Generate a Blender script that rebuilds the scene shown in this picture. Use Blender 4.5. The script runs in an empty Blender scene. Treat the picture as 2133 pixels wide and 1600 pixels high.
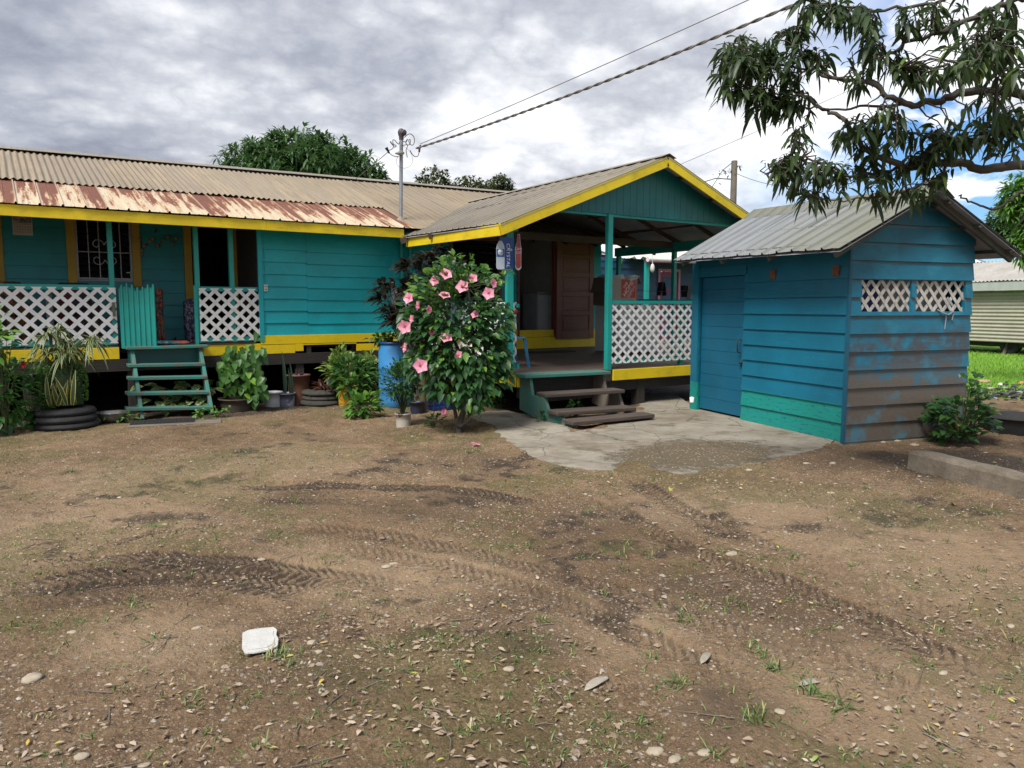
import bpy, math, random
import numpy as np
from mathutils import Vector, Matrix
from mathutils.geometry import tessellate_polygon
random.seed(7); np.random.seed(7)
R = math.radians
sc = bpy.context.scene
COL = sc.collection
V = Vector
# ------------------------------------------------------------------ camera
FPX = 1573.0; YAW = R(34); PIT = math.atan(160 / FPX); CH = 1.55
FW = V((math.sin(YAW) * math.cos(PIT), math.cos(YAW) * math.cos(PIT), -math.sin(PIT)))
RT = V((math.cos(YAW), -math.sin(YAW), 0))
UP = RT.cross(FW)
EYE = V((0, 0, CH))
cam = bpy.data.cameras.new('camera'); co = bpy.data.objects.new('camera', cam); COL.objects.link(co)
co.matrix_world = Matrix(((RT.x, UP.x, -FW.x, 0), (RT.y, UP.y, -FW.y, 0), (RT.z, UP.z, -FW.z, CH), (0, 0, 0, 1)))
cam.sensor_width = 36; cam.lens = 36 * FPX / 2133; cam.clip_end = 5000; cam.clip_start = 0.05
sc.camera = co
# survey helpers: where a sight line from the tripod meets a known real plane
def ray(px, py): return FW + RT * ((px - 1066.5) / FPX) - UP * ((py - 800) / FPX)
def PZ(px, py, z=0.0):
    r = ray(px, py); return EYE + r * ((z - CH) / r.z)
def PY(px, py, y):
    r = ray(px, py); return EYE + r * (y / r.y)
def PX(px, py, x):
    r = ray(px, py); return EYE + r * (x / r.x)
def PD(px, py, d): return EYE + ray(px, py) * d
def PP(px, py, p, n):
    r = ray(px, py); return EYE + r * ((V(p) - EYE).dot(n) / r.dot(n))

# ------------------------------------------------------------------ mesh builder
class MB:
    def __init__(s): s.v = []; s.f = []; s.uv = []; s.r = []; s.m = []; s.sm = []
    def face(s, pts, uv=None, r=None, m=0, smooth=False):
        i = len(s.v); s.v.extend(tuple(p) for p in pts); s.f.append(tuple(range(i, i + len(pts))))
        s.uv.append(uv or [(0, 0)] * len(pts)); s.r.append(random.random() if r is None else r); s.m.append(m); s.sm.append(smooth)
    def grid(s, rows, uvs=None, r=None, m=0, smooth=True, closed=False):
        # rows: list of equal-length point lists, shared vertices
        i0 = len(s.v); n = len(rows[0])
        for row in rows: s.v.extend(tuple(p) for p in row)
        r = random.random() if r is None else r
        for a in range(len(rows) - 1):
            for b in range(n if closed else n - 1):
                c = (b + 1) % n
                s.f.append((i0 + a * n + b, i0 + a * n + c, i0 + (a + 1) * n + c, i0 + (a + 1) * n + b))
                if uvs: s.uv.append([uvs[a][b], uvs[a][b + 1 if closed else c], uvs[a + 1][b + 1 if closed else c], uvs[a + 1][b]])
                else: s.uv.append([(b / n, a), ((b + 1) / n, a), ((b + 1) / n, a + 1), (b / n, a + 1)])
                s.r.append(r); s.m.append(m); s.sm.append(smooth)
    def hexa(s, a, b, m=0, r=None, L=1.0, Wd=1.0, uo=None):
        # a: 4 points bottom ring, b: 4 points top ring
        r = random.random() if r is None else r
        a = [V(p) for p in a]; b = [V(p) for p in b]
        fs = [(a[3], a[2], a[1], a[0]), (b[0], b[1], b[2], b[3])] + [(a[i], a[(i + 1) % 4], b[(i + 1) % 4], b[i]) for i in range(4)]
        for q in fs:
            e1 = (q[1] - q[0]).length; e2 = (q[3] - q[0]).length
            o = r * 17.3 if uo is None else uo
            if e1 >= e2: uv = [(o, o), (o + e1, o), (o + e1, o + e2), (o, o + e2)]
            else: uv = [(o, o), (o, o + e1), (o + e2, o + e1), (o + e2, o)]
            s.face(q, uv, r, m)
    def box(s, lo, hi, m=0, r=None):
        x0, y0, z0 = lo; x1, y1, z1 = hi
        s.hexa([(x0, y0, z0), (x1, y0, z0), (x1, y1, z0), (x0, y1, z0)], [(x0, y0, z1), (x1, y0, z1), (x1, y1, z1), (x0, y1, z1)], m, r)
    def bar(s, p0, p1, w, h, up=(0, 0, 1), m=0, r=None, off=(0, 0)):
        # rectangular bar from p0 to p1; w across, h along 'up'; off shifts (across, up)
        p0 = V(p0); p1 = V(p1); d = (p1 - p0).normalized(); u = V(up)
        sd = d.cross(u)
        if sd.length < 1e-4: sd = d.cross(V((1, 0, 0)))
        sd.normalize(); u = sd.cross(d).normalized()
        o = sd * off[0] + u * off[1]
        q = [-sd * w / 2 - u * h / 2, sd * w / 2 - u * h / 2, sd * w / 2 + u * h / 2, -sd * w / 2 + u * h / 2]
        s.hexa([p0 + k + o for k in q], [p1 + k + o for k in q], m, r)
    def tube(s, path, rad, n=6, m=0, r=None, cap=True):
        path = [V(p) for p in path]; rad = rad if isinstance(rad, (list, tuple)) else [rad] * len(path)
        rows = []; uvs = []; L = 0; prev = None
        for i, p in enumerate(path):
            d = (path[min(i + 1, len(path) - 1)] - path[max(i - 1, 0)])
            if d.length < 1e-9: d = V((0, 0, 1))
            d.normalize()
            if prev is None:
                a = d.cross(V((0, 0, 1)));
                if a.length < 1e-3: a = d.cross(V((1, 0, 0)))
            else: a = prev - d * prev.dot(d)
            a.normalize(); prev = a; b = d.cross(a)
            if i: L += (p - path[i - 1]).length
            rows.append([p + (a * math.cos(t) + b * math.sin(t)) * rad[i] for t in [2 * math.pi * k / n for k in range(n)]])
            uvs.append([(L, k / n * 6.283 * rad[0]) for k in range(n + 1)])
        s.grid(rows, uvs, r, m, True, True)
        if cap:
            for row in (rows[0][::-1], rows[-1]): s.face(row, None, r, m)
    def lathe(s, base, prof, n=24, m=0, r=None, axis=None, capb=True, jit=0):
        # prof: (radius, height) pairs
        base = V(base); rows = []; uvs = []
        A = V(axis).normalized() if axis else V((0, 0, 1))
        X = A.cross(V((0, 1, 0)))
        if X.length < 1e-3: X = V((1, 0, 0))
        X.normalize(); Yv = A.cross(X)
        h = 0
        for i, (rr, z) in enumerate(prof):
            rows.append([base + A * z + (X * math.cos(t) + Yv * math.sin(t)) * (rr * (1 + jit * math.sin(3 * t + z * 9))) for t in [2 * math.pi * k / n for k in range(n)]])
            if i: h += math.hypot(rr - prof[i - 1][0], z - prof[i - 1][1])
            uvs.append([(k / n * 6.283 * prof[0][0], h) for k in range(n + 1)])
        s.grid(rows, uvs, r, m, True, True)
        if capb and prof[0][0] > 1e-4: s.face(rows[0][::-1], None, r, m)
        if capb and prof[-1][0] > 1e-4: s.face(rows[-1], None, r, m)
    def leaf(s, p, d, up, L, W, droop=0.3, seg=3, fold=0.25, r=None, m=0, shape=0, curl=0.0):
        # a blade from p along d; shape 0 ovate, 1 lanceolate, 2 strap, 3 heart
        p = V(p); d = V(d).normalized(); up = V(up); sd = d.cross(up)
        if sd.length < 1e-3: sd = d.cross(V((1, 0, .2)))
        sd.normalize(); nn = sd.cross(d).normalized(); r = random.random() if r is None else r
        rows = []; uvs = []
        for i in range(seg + 1):
            t = i / seg
            if shape == 0: w = math.sin(math.pi * min(1, t ** 0.75)) ** 0.8 if 0 < t < 1 else 0
            elif shape == 1: w = math.sin(math.pi * t ** 0.9) ** 0.55 if 0 < t < 1 else 0
            elif shape == 2: w = (1 - t ** 3) * min(1, .55 + t * 2)
            else: w = 0 if t >= 1 else (0.75 if i == 0 else (1 - t) ** .55 * 1.15)
            w = max(w, 0.03) * W / 2
            c = p + d * (L * t) - V((0, 0, 1)) * (droop * L * t * t) + nn * (curl * L * math.sin(math.pi * t))
            rows.append([c - sd * w + nn * fold * w, c, c + sd * w + nn * fold * w])
            uvs.append([(-1, t), (0, t), (1, t)])
        s.grid(rows, uvs, r, m, True)
    def blob(s, c, rad, seed=0, n=8, k=5, m=0, amp=.25, r=None):
        # lumpy closed stone / mound
        rnd = random.Random(seed); c = V(c); ph = [rnd.uniform(0, 6.28) for _ in range(6)]
        rows = []
        for i in range(k + 1):
            a = math.pi * i / k - math.pi / 2
            row = []
            for j in range(n):
                t = 2 * math.pi * j / n
                q = 1 + amp * (math.sin(2 * t + ph[0]) * .5 + math.sin(3 * t + ph[1] + i) * .4 + math.sin(i * 2.1 + ph[2]) * .3)
                row.append(c + V((math.cos(a) * math.cos(t) * rad[0] * q, math.cos(a) * math.sin(t) * rad[1] * q, math.sin(a) * rad[2])))
            rows.append(row)
        s.grid(rows, None, r, m, True, True)
    def prism(s, pts, n, th, m=0, r=None, uvf=None):
        # flat polygon pts (3D) extruded by th along -n
        pts = [V(p) for p in pts]; n = V(n).normalized(); bk = [p - n * th for p in pts]
        tris = tessellate_polygon([pts]); r = random.random() if r is None else r
        e = (pts[1] - pts[0]).normalized(); g = n.cross(e)
        U = uvf or (lambda p: (p.dot(e), p.dot(g)))
        for t in tris:
            t = list(t)
            nn = (pts[t[1]] - pts[t[0]]).cross(pts[t[2]] - pts[t[0]])
            if nn.dot(n) < 0: t = t[::-1]
            s.face([pts[i] for i in t], [U(pts[i]) for i in t], r, m)
            if th: s.face([bk[i] for i in t[::-1]], [U(pts[i]) for i in t[::-1]], r, m)
        if th:
            k = len(pts); area = sum(((pts[i] - pts[0]).cross(pts[(i + 1) % k] - pts[0])).dot(n) for i in range(k))
            for i in range(k):
                j = (i + 1) % k
                q = [pts[i], bk[i], bk[j], pts[j]] if area > 0 else [pts[j], bk[j], bk[i], pts[i]]
                s.face(q, [U(a) for a in q], r, m)
    def build(s, name, mats, parent=None, bevel=0):
        if not isinstance(mats, (list, tuple)): mats = [mats]
        me = bpy.data.meshes.new(name)
        off = V((0, 0, 0)); q = parent
        while q is not None: off += q.location; q = q.parent
        vs = np.array(s.v, dtype=np.float64).reshape(-1, 3) - np.array(off)
        me.from_pydata(vs.tolist(), [], s.f)
        for k in mats: me.materials.append(k)
        uvl = me.uv_layers.new(name='UVMap')
        uvl.data.foreach_set('uv', [c for fu in s.uv for p in fu for c in p])
        at = me.attributes.new('rnd', 'FLOAT', 'FACE'); at.data.foreach_set('value', s.r)
        me.polygons.foreach_set('material_index', s.m)
        me.polygons.foreach_set('use_smooth', s.sm)
        me.update()
        o = bpy.data.objects.new(name, me); COL.objects.link(o)
        if parent is not None: o.parent = parent
        if bevel:
            b = o.modifiers.new('bevel', 'BEVEL'); b.width = bevel; b.segments = 1; b.limit_method = 'ANGLE'
            w = o.modifiers.new('weld', 'WELD'); w.merge_threshold = 0.0002
            o.modifiers.move(1, 0)
        return o

def tag(o, label=None, cat=None, group=None, kind=None):
    if label: o['label'] = label
    if cat: o['category'] = cat
    if group: o['group'] = group
    if kind: o['kind'] = kind
    return o
def thing(name, label, cat, loc=(0, 0, 0), group=None):
    o = bpy.data.objects.new(name, None); o.empty_display_size = .1; COL.objects.link(o); o.location = loc
    return tag(o, label, cat, group)
def seat(o):
    # move a lone mesh's origin to the bottom middle of its shape
    me = o.data; n = len(me.vertices); a = np.zeros(n * 3); me.vertices.foreach_get('co', a); a = a.reshape(-1, 3)
    c = np.array([(a[:, 0].min() + a[:, 0].max()) / 2, (a[:, 1].min() + a[:, 1].max()) / 2, a[:, 2].min()])
    me.vertices.foreach_set('co', (a - c).ravel()); me.update(); o.location = V(c) + o.location
    return o
def solo(mb, name, mats, label, cat, group=None, bevel=0, kind=None):
    o = mb.build(name, mats, None, bevel); seat(o); return tag(o, label, cat, group, kind)

# ------------------------------------------------------------------ node helper
class NT:
    def __init__(s, name):
        s.m = bpy.data.materials.new(name); s.m.use_nodes = True; s.t = s.m.node_tree; s.t.nodes.clear()
        s.out = s.n('ShaderNodeOutputMaterial'); s.b = s.n('ShaderNodeBsdfPrincipled'); s.t.links.new(s.b.outputs[0], s.out.inputs[0])
    def n(s, ty, **k):
        q = s.t.nodes.new(ty)
        for a, b in k.items(): setattr(q, a, b)
        return q
    def set(s, sock, val):
        if val is None: return
        if isinstance(val, bpy.types.NodeSocket): s.t.links.new(val, sock)
        else:
            if isinstance(val, (int, float)) and sock.type == 'RGBA': val = (val, val, val, 1)
            if isinstance(val, tuple) and len(val) == 3 and len(sock.default_value) == 4: val = val + (1,)
            sock.default_value = val
    def co(s, kind='Object', scale=(1, 1, 1), rot=(0, 0, 0), loc=(0, 0, 0)):
        c = s.n('ShaderNodeTexCoord'); mp = s.n('ShaderNodeMapping'); s.t.links.new(c.outputs[kind], mp.inputs[0])
        mp.inputs['Scale'].default_value = scale; mp.inputs['Rotation'].default_value = rot; mp.inputs['Location'].default_value = loc
        return mp.outputs[0]
    def pos(s, scale=(1, 1, 1)):
        c = s.n('ShaderNodeNewGeometry'); mp = s.n('ShaderNodeMapping'); s.t.links.new(c.outputs['Position'], mp.inputs[0]); mp.inputs['Scale'].default_value = scale
        return mp.outputs[0]
    def noise(s, co, scale=5, detail=4, rough=.55, dist=0, out='Fac'):
        q = s.n('ShaderNodeTexNoise'); s.set(q.inputs['Vector'], co); q.inputs['Scale'].default_value = scale; q.inputs['Detail'].default_value = detail
        q.inputs['Roughness'].default_value = rough; q.inputs['Distortion'].default_value = dist; return q.outputs[out]
    def voro(s, co, scale=5, feature='F1', out='Distance', rnd=1):
        q = s.n('ShaderNodeTexVoronoi'); q.feature = feature; s.set(q.inputs['Vector'], co); q.inputs['Scale'].default_value = scale; q.inputs['Randomness'].default_value = rnd
        return q.outputs[out]
    def wave(s, co, scale=5, dist=0, detail=2, bands='X'):
        q = s.n('ShaderNodeTexWave'); q.bands_direction = bands; s.set(q.inputs['Vector'], co); q.inputs['Scale'].default_value = scale; q.inputs['Distortion'].default_value = dist; q.inputs['Detail'].default_value = detail
        return q.outputs['Fac']
    def ramp(s, fac, stops, interp='LINEAR'):
        q = s.n('ShaderNodeValToRGB'); q.color_ramp.interpolation = interp; e = q.color_ramp.elements
        while len(e) < len(stops): e.new(.5)
        for i, (p, c) in enumerate(stops):
            e[i].position = p
            if not isinstance(c, tuple): c = (c, c, c)
            e[i].color = c + (1,)
        s.set(q.inputs[0], fac); return q.outputs[0]
    def step(s, fac, a, b):
        q = s.n('ShaderNodeMapRange'); s.set(q.inputs[0], fac); q.inputs[1].default_value = a; q.inputs[2].default_value = b; return q.outputs[0]
    def mix(s, fac, a, b, mode='MIX'):
        q = s.n('ShaderNodeMix', data_type='RGBA', blend_type=mode); s.set(q.inputs[0], fac); s.set(q.inputs[6], a); s.set(q.inputs[7], b); return q.outputs[2]
    def math(s, op, a, b=None, c=None):
        q = s.n('ShaderNodeMath', operation=op); s.set(q.inputs[0], a); s.set(q.inputs[1], b)
        if c is not None: s.set(q.inputs[2], c)
        return q.outputs[0]
    def attr(s, name='rnd', out='Fac'):
        q = s.n('ShaderNodeAttribute'); q.attribute_name = name; return q.outputs[out]
    def sep(s, vec):
        q = s.n('ShaderNodeSeparateXYZ'); s.set(q.inputs[0], vec); return q.outputs
    def bump(s, h, dist=.01, strength=1, prev=None):
        q = s.n('ShaderNodeBump'); q.inputs['Distance'].default_value = dist; q.inputs['Strength'].default_value = strength; s.set(q.inputs['Height'], h)
        if prev is not None: s.set(q.inputs['Normal'], prev)
        s.set(s.b.inputs['Normal'], q.outputs[0]); return q.outputs[0]
    def done(s, col=None, rough=None, metal=None, spec=None):
        s.set(s.b.inputs['Base Color'], col); s.set(s.b.inputs['Roughness'], rough); s.set(s.b.inputs['Metallic'], metal); s.set(s.b.inputs['Specular IOR Level'], spec)
        return s.m
# ------------------------------------------------------------------ materials
def mul(c, k): return tuple(min(1, x * k) for x in c)
def paint(name, c, var=.18, grime=(.09, .08, .06), gr=.25, rough=.5, wear=None, wearamt=.0, grain=True):
    # old oil paint on sawn boards; u runs along the board
    t = NT(name); uv = t.co('UV'); ob = t.pos()
    n1 = t.noise(ob, 1.7, 5, .6); rnd = t.attr()
    base = t.mix(t.step(n1, .3, .7), mul(c, 1 - var), mul(c, 1 + var))
    base = t.mix(t.math('MULTIPLY', t.step(rnd, 0, 1), .35), base, mul(c, 1 - var * 1.2))
    g = t.noise(t.co('UV', (2.2, 26, 1)), 1.6, 6, .65)
    gm = t.math('MULTIPLY', t.step(t.noise(ob, 3.1, 8, .72), .50, .78), t.step(g, .35, .7))
    base = t.mix(t.math('MULTIPLY', gm, gr * 2.2), base, grime)
    if wear:
        w = t.noise(t.co('UV', (3, 16, 1)), 2.3, 9, .75)
        base = t.mix(t.step(w, 1 - wearamt - .02, 1 - wearamt + .03), base, wear)
    hb = t.noise(t.co('UV', (1.2, 60, 1)), 2.0, 4, .6)
    t.bump(t.math('ADD', hb, t.math('MULTIPLY', n1, .4)), .004 if grain else .002, .5)
    return t.done(base, t.step(n1, -.6 + rough, 1.7 - rough) if 0 else rough)
def plain(name, c, rough=.6, var=.12, scale=6, metal=0, bump=.0, spec=None, dirt=0, dirtc=(.1, .08, .06)):
    t = NT(name); ob = t.pos(); n = t.noise(ob, scale, 5, .6)
    col = t.mix(t.step(n, .3, .7), mul(c, 1 - var), mul(c, 1 + var))
    if dirt: col = t.mix(t.math('MULTIPLY', t.step(t.noise(ob, scale * 1.7, 8, .7), .5, .75), dirt), col, dirtc)
    if bump: t.bump(t.noise(ob, scale * 6, 4), bump, .6)
    return t.done(col, rough, metal, spec)
def wood(name, c1, c2, rough=.8, sc_=1.0, dirt=None):
    t = NT(name); g = t.noise(t.co('UV', (1.5 * sc_, 34 * sc_, 1)), 2.0, 7, .65, .6); n = t.noise(t.pos(), 2.5, 5)
    col = t.mix(t.step(g, .28, .72), c1, c2); col = t.mix(t.math('MULTIPLY', t.attr(), .4), col, c1)
    col = t.mix(t.math('MULTIPLY', t.step(n, .45, .75), .5), col, dirt or mul(c1, .6))
    t.bump(g, .006, .7); return t.done(col, rough)
def leafmat(name, c1, c2, back=None, rough=.45, trans=.3, rib=.35, edge=None, edgew=.5, spots=None, young=None):
    t = NT(name); r = t.attr(); uv = t.co('UV'); x, y, _ = t.sep(uv)
    ax = t.math('ABSOLUTE', x)
    col = t.ramp(r, [(0, c1), (.55, tuple((a + b) / 2 for a, b in zip(c1, c2))), (1, c2)])
    if young: col = t.mix(t.step(r, .93, .95), col, young)
    if rib: col = t.mix(t.math('MULTIPLY', t.step(ax, .14, .02), rib), col, mul(c2, 1.7))
    if edge: col = t.mix(t.step(t.math('ADD', ax, t.math('MULTIPLY', t.noise(t.co('UV', (2, 5, 1)), 3, 2), .3)), edgew + .1, edgew + .25), col, edge)
    if spots: col = t.mix(t.step(t.noise(t.pos(), 38, 3, .6), .5, .56), col, spots)
    t.done(col, rough, 0, .4)
    tr = t.n('ShaderNodeBsdfTranslucent'); t.set(tr.inputs[0], t.mix(.5, col, mul(c2, 1.6)))
    mx = t.n('ShaderNodeMixShader'); mx.inputs[0].default_value = trans
    t.t.links.new(t.b.outputs[0], mx.inputs[1]); t.t.links.new(tr.outputs[0], mx.inputs[2]); t.t.links.new(mx.outputs[0], t.out.inputs[0])
    return t.m
M = {}
TEAL = (.002, .37, .425); YEL = (.80, .57, .008); BLUE = (.004, .125, .21)
M['teal'] = paint('teal_paint', TEAL, .15, (.03, .13, .14), .38, .45)
M['teal_shaded'] = paint('shaded_teal_paint', (.004, .19, .215), .14, (.01, .05, .055), .3, .5)  # teal darkened to paint in the shade of the recessed porch
M['teal_trim'] = paint('teal_trim_paint', (.012, .30, .265), .14, (.05, .08, .08), .25, .5, (.30, .33, .30), .14)
M['teal_old'] = paint('worn_teal_paint', (.012, .20, .17), .25, (.05, .06, .05), .5, .65, (.12, .105, .085), .495)
M['yellow'] = paint('yellow_paint', YEL, .10, (.26, .18, .03), .36, .45)
M['ochre'] = paint('dull_yellow_frame_paint', (.33, .21, .015), .2, (.08, .06, .02), .4, .6)
M['gyellow'] = paint('mouldy_yellow_paint', (.72, .53, .006), .14, (.17, .125, .015), .5, .55)
M['white'] = plain('white_vinyl', (.72, .72, .72), .45, .10, 5, 0, 0, None, .45, (.42, .38, .30))
M['dwood'] = wood('weathered_dark_wood', (.040, .030, .025), (.12, .09, .075))
M['gwood'] = wood('grey_weathered_wood', (.10, .085, .07), (.24, .205, .17))
M['deck'] = wood('brown_deck_boards', (.085, .06, .05), (.17, .125, .105), .6)
M['beam'] = wood('sooty_beam_wood', (.020, .017, .016), (.055, .045, .04))
M['doorwood'] = wood('mahogany_door', (.13, .034, .028), (.25, .078, .062), .45)
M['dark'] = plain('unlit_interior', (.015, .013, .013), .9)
M['room'] = plain('room_wall', (.48, .48, .50), .8)
M['glass'] = plain('dark_louvre_glass', (.012, .014, .018), .15, .1, 3)
M['grille'] = plain('pale_grille_metal', (.34, .34, .36), .5, .15, 10, .3)
M['alu'] = plain('window_alu', (.30, .32, .38), .45, .1, 8, .4)
M['black'] = plain('black_rubber', (.018, .018, .020), .75, .3, 14, 0, .004)
M['pipe'] = plain('grey_pipe', (.22, .24, .27), .5, .1, 5, .2)
M['cable'] = plain('grey_cable', (.14, .13, .12), .7, .2, 30)
M['bark'] = wood('bark', (.045, .038, .032), (.12, .105, .09), .9, .6)
M['stem'] = plain('green_stem', (.05, .06, .02), .7)
M['soil'] = plain('potting_soil', (.025, .018, .013), .95, .3, 30, 0, .01)

def roofmat(name, kind):
    t = NT(name); x, y, _ = t.sep(t.co('UV')); uv = t.co('UV')
    big = t.noise(t.pos(), .7, 5, .6)
    if kind == 'beige':
        st = t.noise(t.co('UV', (16, .55, 1)), 1.5, 7, .7)
        spk = t.noise(t.co('UV', (30, 16, 1)), 1.5, 6, .7)
        col = t.mix(t.step(big, .3, .7), (.225, .18, .125), (.29, .235, .165))
        col = t.mix(t.math('MULTIPLY', t.step(st, .46, .68), .8), col, (.13, .115, .095))
        col = t.mix(t.math('MULTIPLY', t.step(spk, .55, .75), .55), col, (.10, .09, .08))
        # end laps of sheets every few metres
        pn = t.noise(t.co('UV', (1.1, .01, 1)), 1.0, 0); col = t.mix(t.math('MULTIPLY', t.step(pn, .5, .53), .35), col, (.20, .175, .14))
        t.bump(spk, .003, .4)
        return t.done(col, .75, 0)
    if kind == 'grey':
        st = t.noise(t.co('UV', (14, .5, 1)), 1.5, 7, .7); spk = t.noise(t.co('UV', (22, 12, 1)), 1.5, 6, .7)
        col = t.mix(t.step(big, .3, .7), (.20, .178, .14), (.28, .25, .205))
        col = t.mix(t.math('MULTIPLY', t.step(st, .45, .7), .7), col, (.14, .13, .115))
        col = t.mix(t.math('MULTIPLY', t.step(spk, .55, .75), .5), col, (.11, .10, .09))
        return t.done(col, .7, .0)
    if kind == 'rust':
        pan = t.math('FLOOR', t.math('DIVIDE', x, .26))
        wn = t.n('ShaderNodeTexWhiteNoise'); wn.noise_dimensions = '1D'; t.set(wn.inputs['W'], pan)
        amt = wn.outputs['Value']
        st = t.noise(t.co('UV', (9, .75, 1)), 1.3, 5, .6); rag = t.noise(t.co('UV', (16, 12, 1)), 1.2, 8, .72)
        # v: 0 at eave .. 1.5 at the lap
        f = t.math('ADD', t.math('MULTIPLY', st, 1.32), t.math('MULTIPLY', rag, .42))
        f = t.math('ADD', f, t.math('MULTIPLY', y, .20)); f = t.math('ADD', f, t.math('MULTIPLY', amt, .34))
        halo = t.step(f, 1.05, 1.20); mk = t.step(f, 1.13, 1.23)
        col = t.mix(t.step(t.noise(t.co('UV', (12, .8, 1)), 2, 5), .35, .7), (.43, .35, .235), (.54, .465, .345))
        col = t.mix(halo, col, (.27, .105, .04)); col = t.mix(mk, col, t.mix(t.step(rag, .35, .65), (.115, .038, .024), (.18, .07, .042)))
        rb = t.math('PINGPONG', t.math('ADD', x, .0), .13); col = t.mix(t.math('MULTIPLY', t.step(rb, .030, .012), .72), col, (.52, .43, .32))
        t.bump(rag, .002, .4)
        return t.done(col, .72, 0)
    # zinc: bare galvanised sheet with algae on part of it
    st = t.noise(t.co('UV', (10, .5, 1)), 1.5, 7, .7)
    col = t.mix(t.step(st, .35, .7), (.17, .185, .20), (.27, .285, .30))
    al = t.math('ADD', t.math('MULTIPLY', t.noise(t.co('UV', (1.4, .8, 1)), 1.6, 7, .7), .75), t.math('MULTIPLY', t.step(x, 0.6, 3.2), .55))
    col = t.mix(t.math('MULTIPLY', t.step(al, .50, .98), .7), col, t.mix(st, (.10, .105, .055), (.19, .19, .105))); rf = t.math('FRACT', t.math('DIVIDE', x, .25)); col = t.mix(t.math('MULTIPLY', t.math('MULTIPLY', t.step(rf, .78, .86), t.step(rf, .93, .90)), .8), col, (.05, .055, .06))
    col = t.mix(t.math('MULTIPLY', t.step(t.noise(t.co('UV', (30, 6, 1)), 1.5, 6, .7), .58, .75), .5), col, (.13, .11, .09))
    return t.done(col, .62, .08)
for k in ('beige', 'grey', 'rust', 'zinc'): M['roof_' + k] = roofmat(k + '_roof_sheet', k)
M['under'] = plain('underside_of_roof_sheet', (.36, .36, .40), .5, .25, 2.5, .2)

def shedmat(name, dirty):
    t = NT(name); uv = t.co('UV'); x, y, z = t.sep(t.pos()); ob = t.pos(); r = t.attr()
    n = t.noise(ob, 1.6, 5, .6)
    col = t.mix(t.step(n, .3, .7), mul(BLUE, .85), mul(BLUE, 1.2)); col = t.mix(t.math('MULTIPLY', r, .35), col, mul(BLUE, .75))
    wv = t.noise(t.co('UV', (1.2, 9, 1)), 2, 6, .7)
    col = t.mix(t.math('MULTIPLY', t.step(wv, .56, .75), .45), col, (.02, .20, .30))
    nd = t.math('ADD', t.math('MULTIPLY', t.noise(ob, 2.3, 10, .72, .3), .75), t.math('MULTIPLY', t.noise(t.co('UV', (1.5, 22, 1)), 2, 6, .7), .25)); fine = t.noise(ob, 34, 4, .7)
    if dirty:
        # mud splash climbing up from the ground, a smoke smudge under the window, greyed board tops
        m = t.math('ADD', t.step(z, 1.15, .35), t.math('MULTIPLY', t.math('SUBTRACT', nd, .5), 2.2))
        band = t.math('MULTIPLY', t.step(z, .75, .98), t.step(z, 1.42, 1.2))
        m2 = t.math('MULTIPLY', band, t.step(t.math('ADD', nd, t.math('MULTIPLY', fine, .12)), .53, .62))
        mud = t.mix(fine, (.066, .046, .031), (.135, .098, .066))
        col = t.mix(t.math('MULTIPLY', t.step(m, .30, .62), .92), col, mud)
        col = t.mix(t.math('MULTIPLY', m2, .85), col, t.mix(fine, (.03, .022, .02), (.075, .055, .045)))
        tp = t.math('FRACT', t.math('DIVIDE', t.math('SUBTRACT', z, .02), .205)); col = t.mix(t.math('MULTIPLY', t.math('MULTIPLY', t.step(tp, .80, .95), t.step(nd, .38, .55)), .75), col, (.17, .135, .10))
        col = t.mix(t.math('MULTIPLY', t.step(t.noise(ob, 2.6, 6, .6), .54, .66), .55), col, (.015, .20, .30))
        sp = t.noise(ob, 55, 3, .7); col = t.mix(t.math('MULTIPLY', t.step(sp, .68, .74), t.math('MULTIPLY', band, .4)), col, (.35, .33, .28))
    else:
        # an older turquoise coat shows along the two bottom boards where the blue has flaked
        pk = t.noise(t.co('UV', (4.2, 17, 1)), 2.1, 9, .74)
        e = t.math('ADD', t.step(z, .44, .40), t.math('MULTIPLY', t.math('SUBTRACT', pk, .5), 1.5))
        mk = t.math('MULTIPLY', t.step(z, .455, .435), t.step(pk, .575, .55))
        col = t.mix(mk, col, t.mix(n, (.005, .195, .165), (.010, .27, .225)))
        bare = t.math('MULTIPLY', t.step(z, .46, .42), t.step(t.noise(t.co('UV', (4, 24, 1)), 2.2, 9, .75), .66, .70)); col = t.mix(bare, col, (.03, .055, .07))
        rb = t.math('MULTIPLY', t.step(t.noise(ob, 48, 2, .5), .765, .785), .5); col = t.mix(rb, col, (.45, .5, .5))
    t.bump(t.math('ADD', t.noise(t.co('UV', (1.2, 55, 1)), 2, 4), t.math('MULTIPLY', n, .5)), .005, .55)
    return t.done(col, .5)
M['shed_a'] = shedmat('blue_shed_paint', False); M['shed_b'] = shedmat('smudged_blue_shed_paint', True)
M['shed_door'] = paint('flat_blue_door_paint', (.004, .105, .19), .12, (.02, .05, .08), .3, .5)
M['lat_dirty'] = plain('mouldy_white_lattice', (.50, .48, .45), .7, .2, 8, 0, 0, None, .95, (.13, .11, .085))
M['conc'] = plain('mossy_concrete', (.20, .185, .15), .9, .25, 5, 0, .01, None, .5, (.09, .08, .05))
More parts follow.
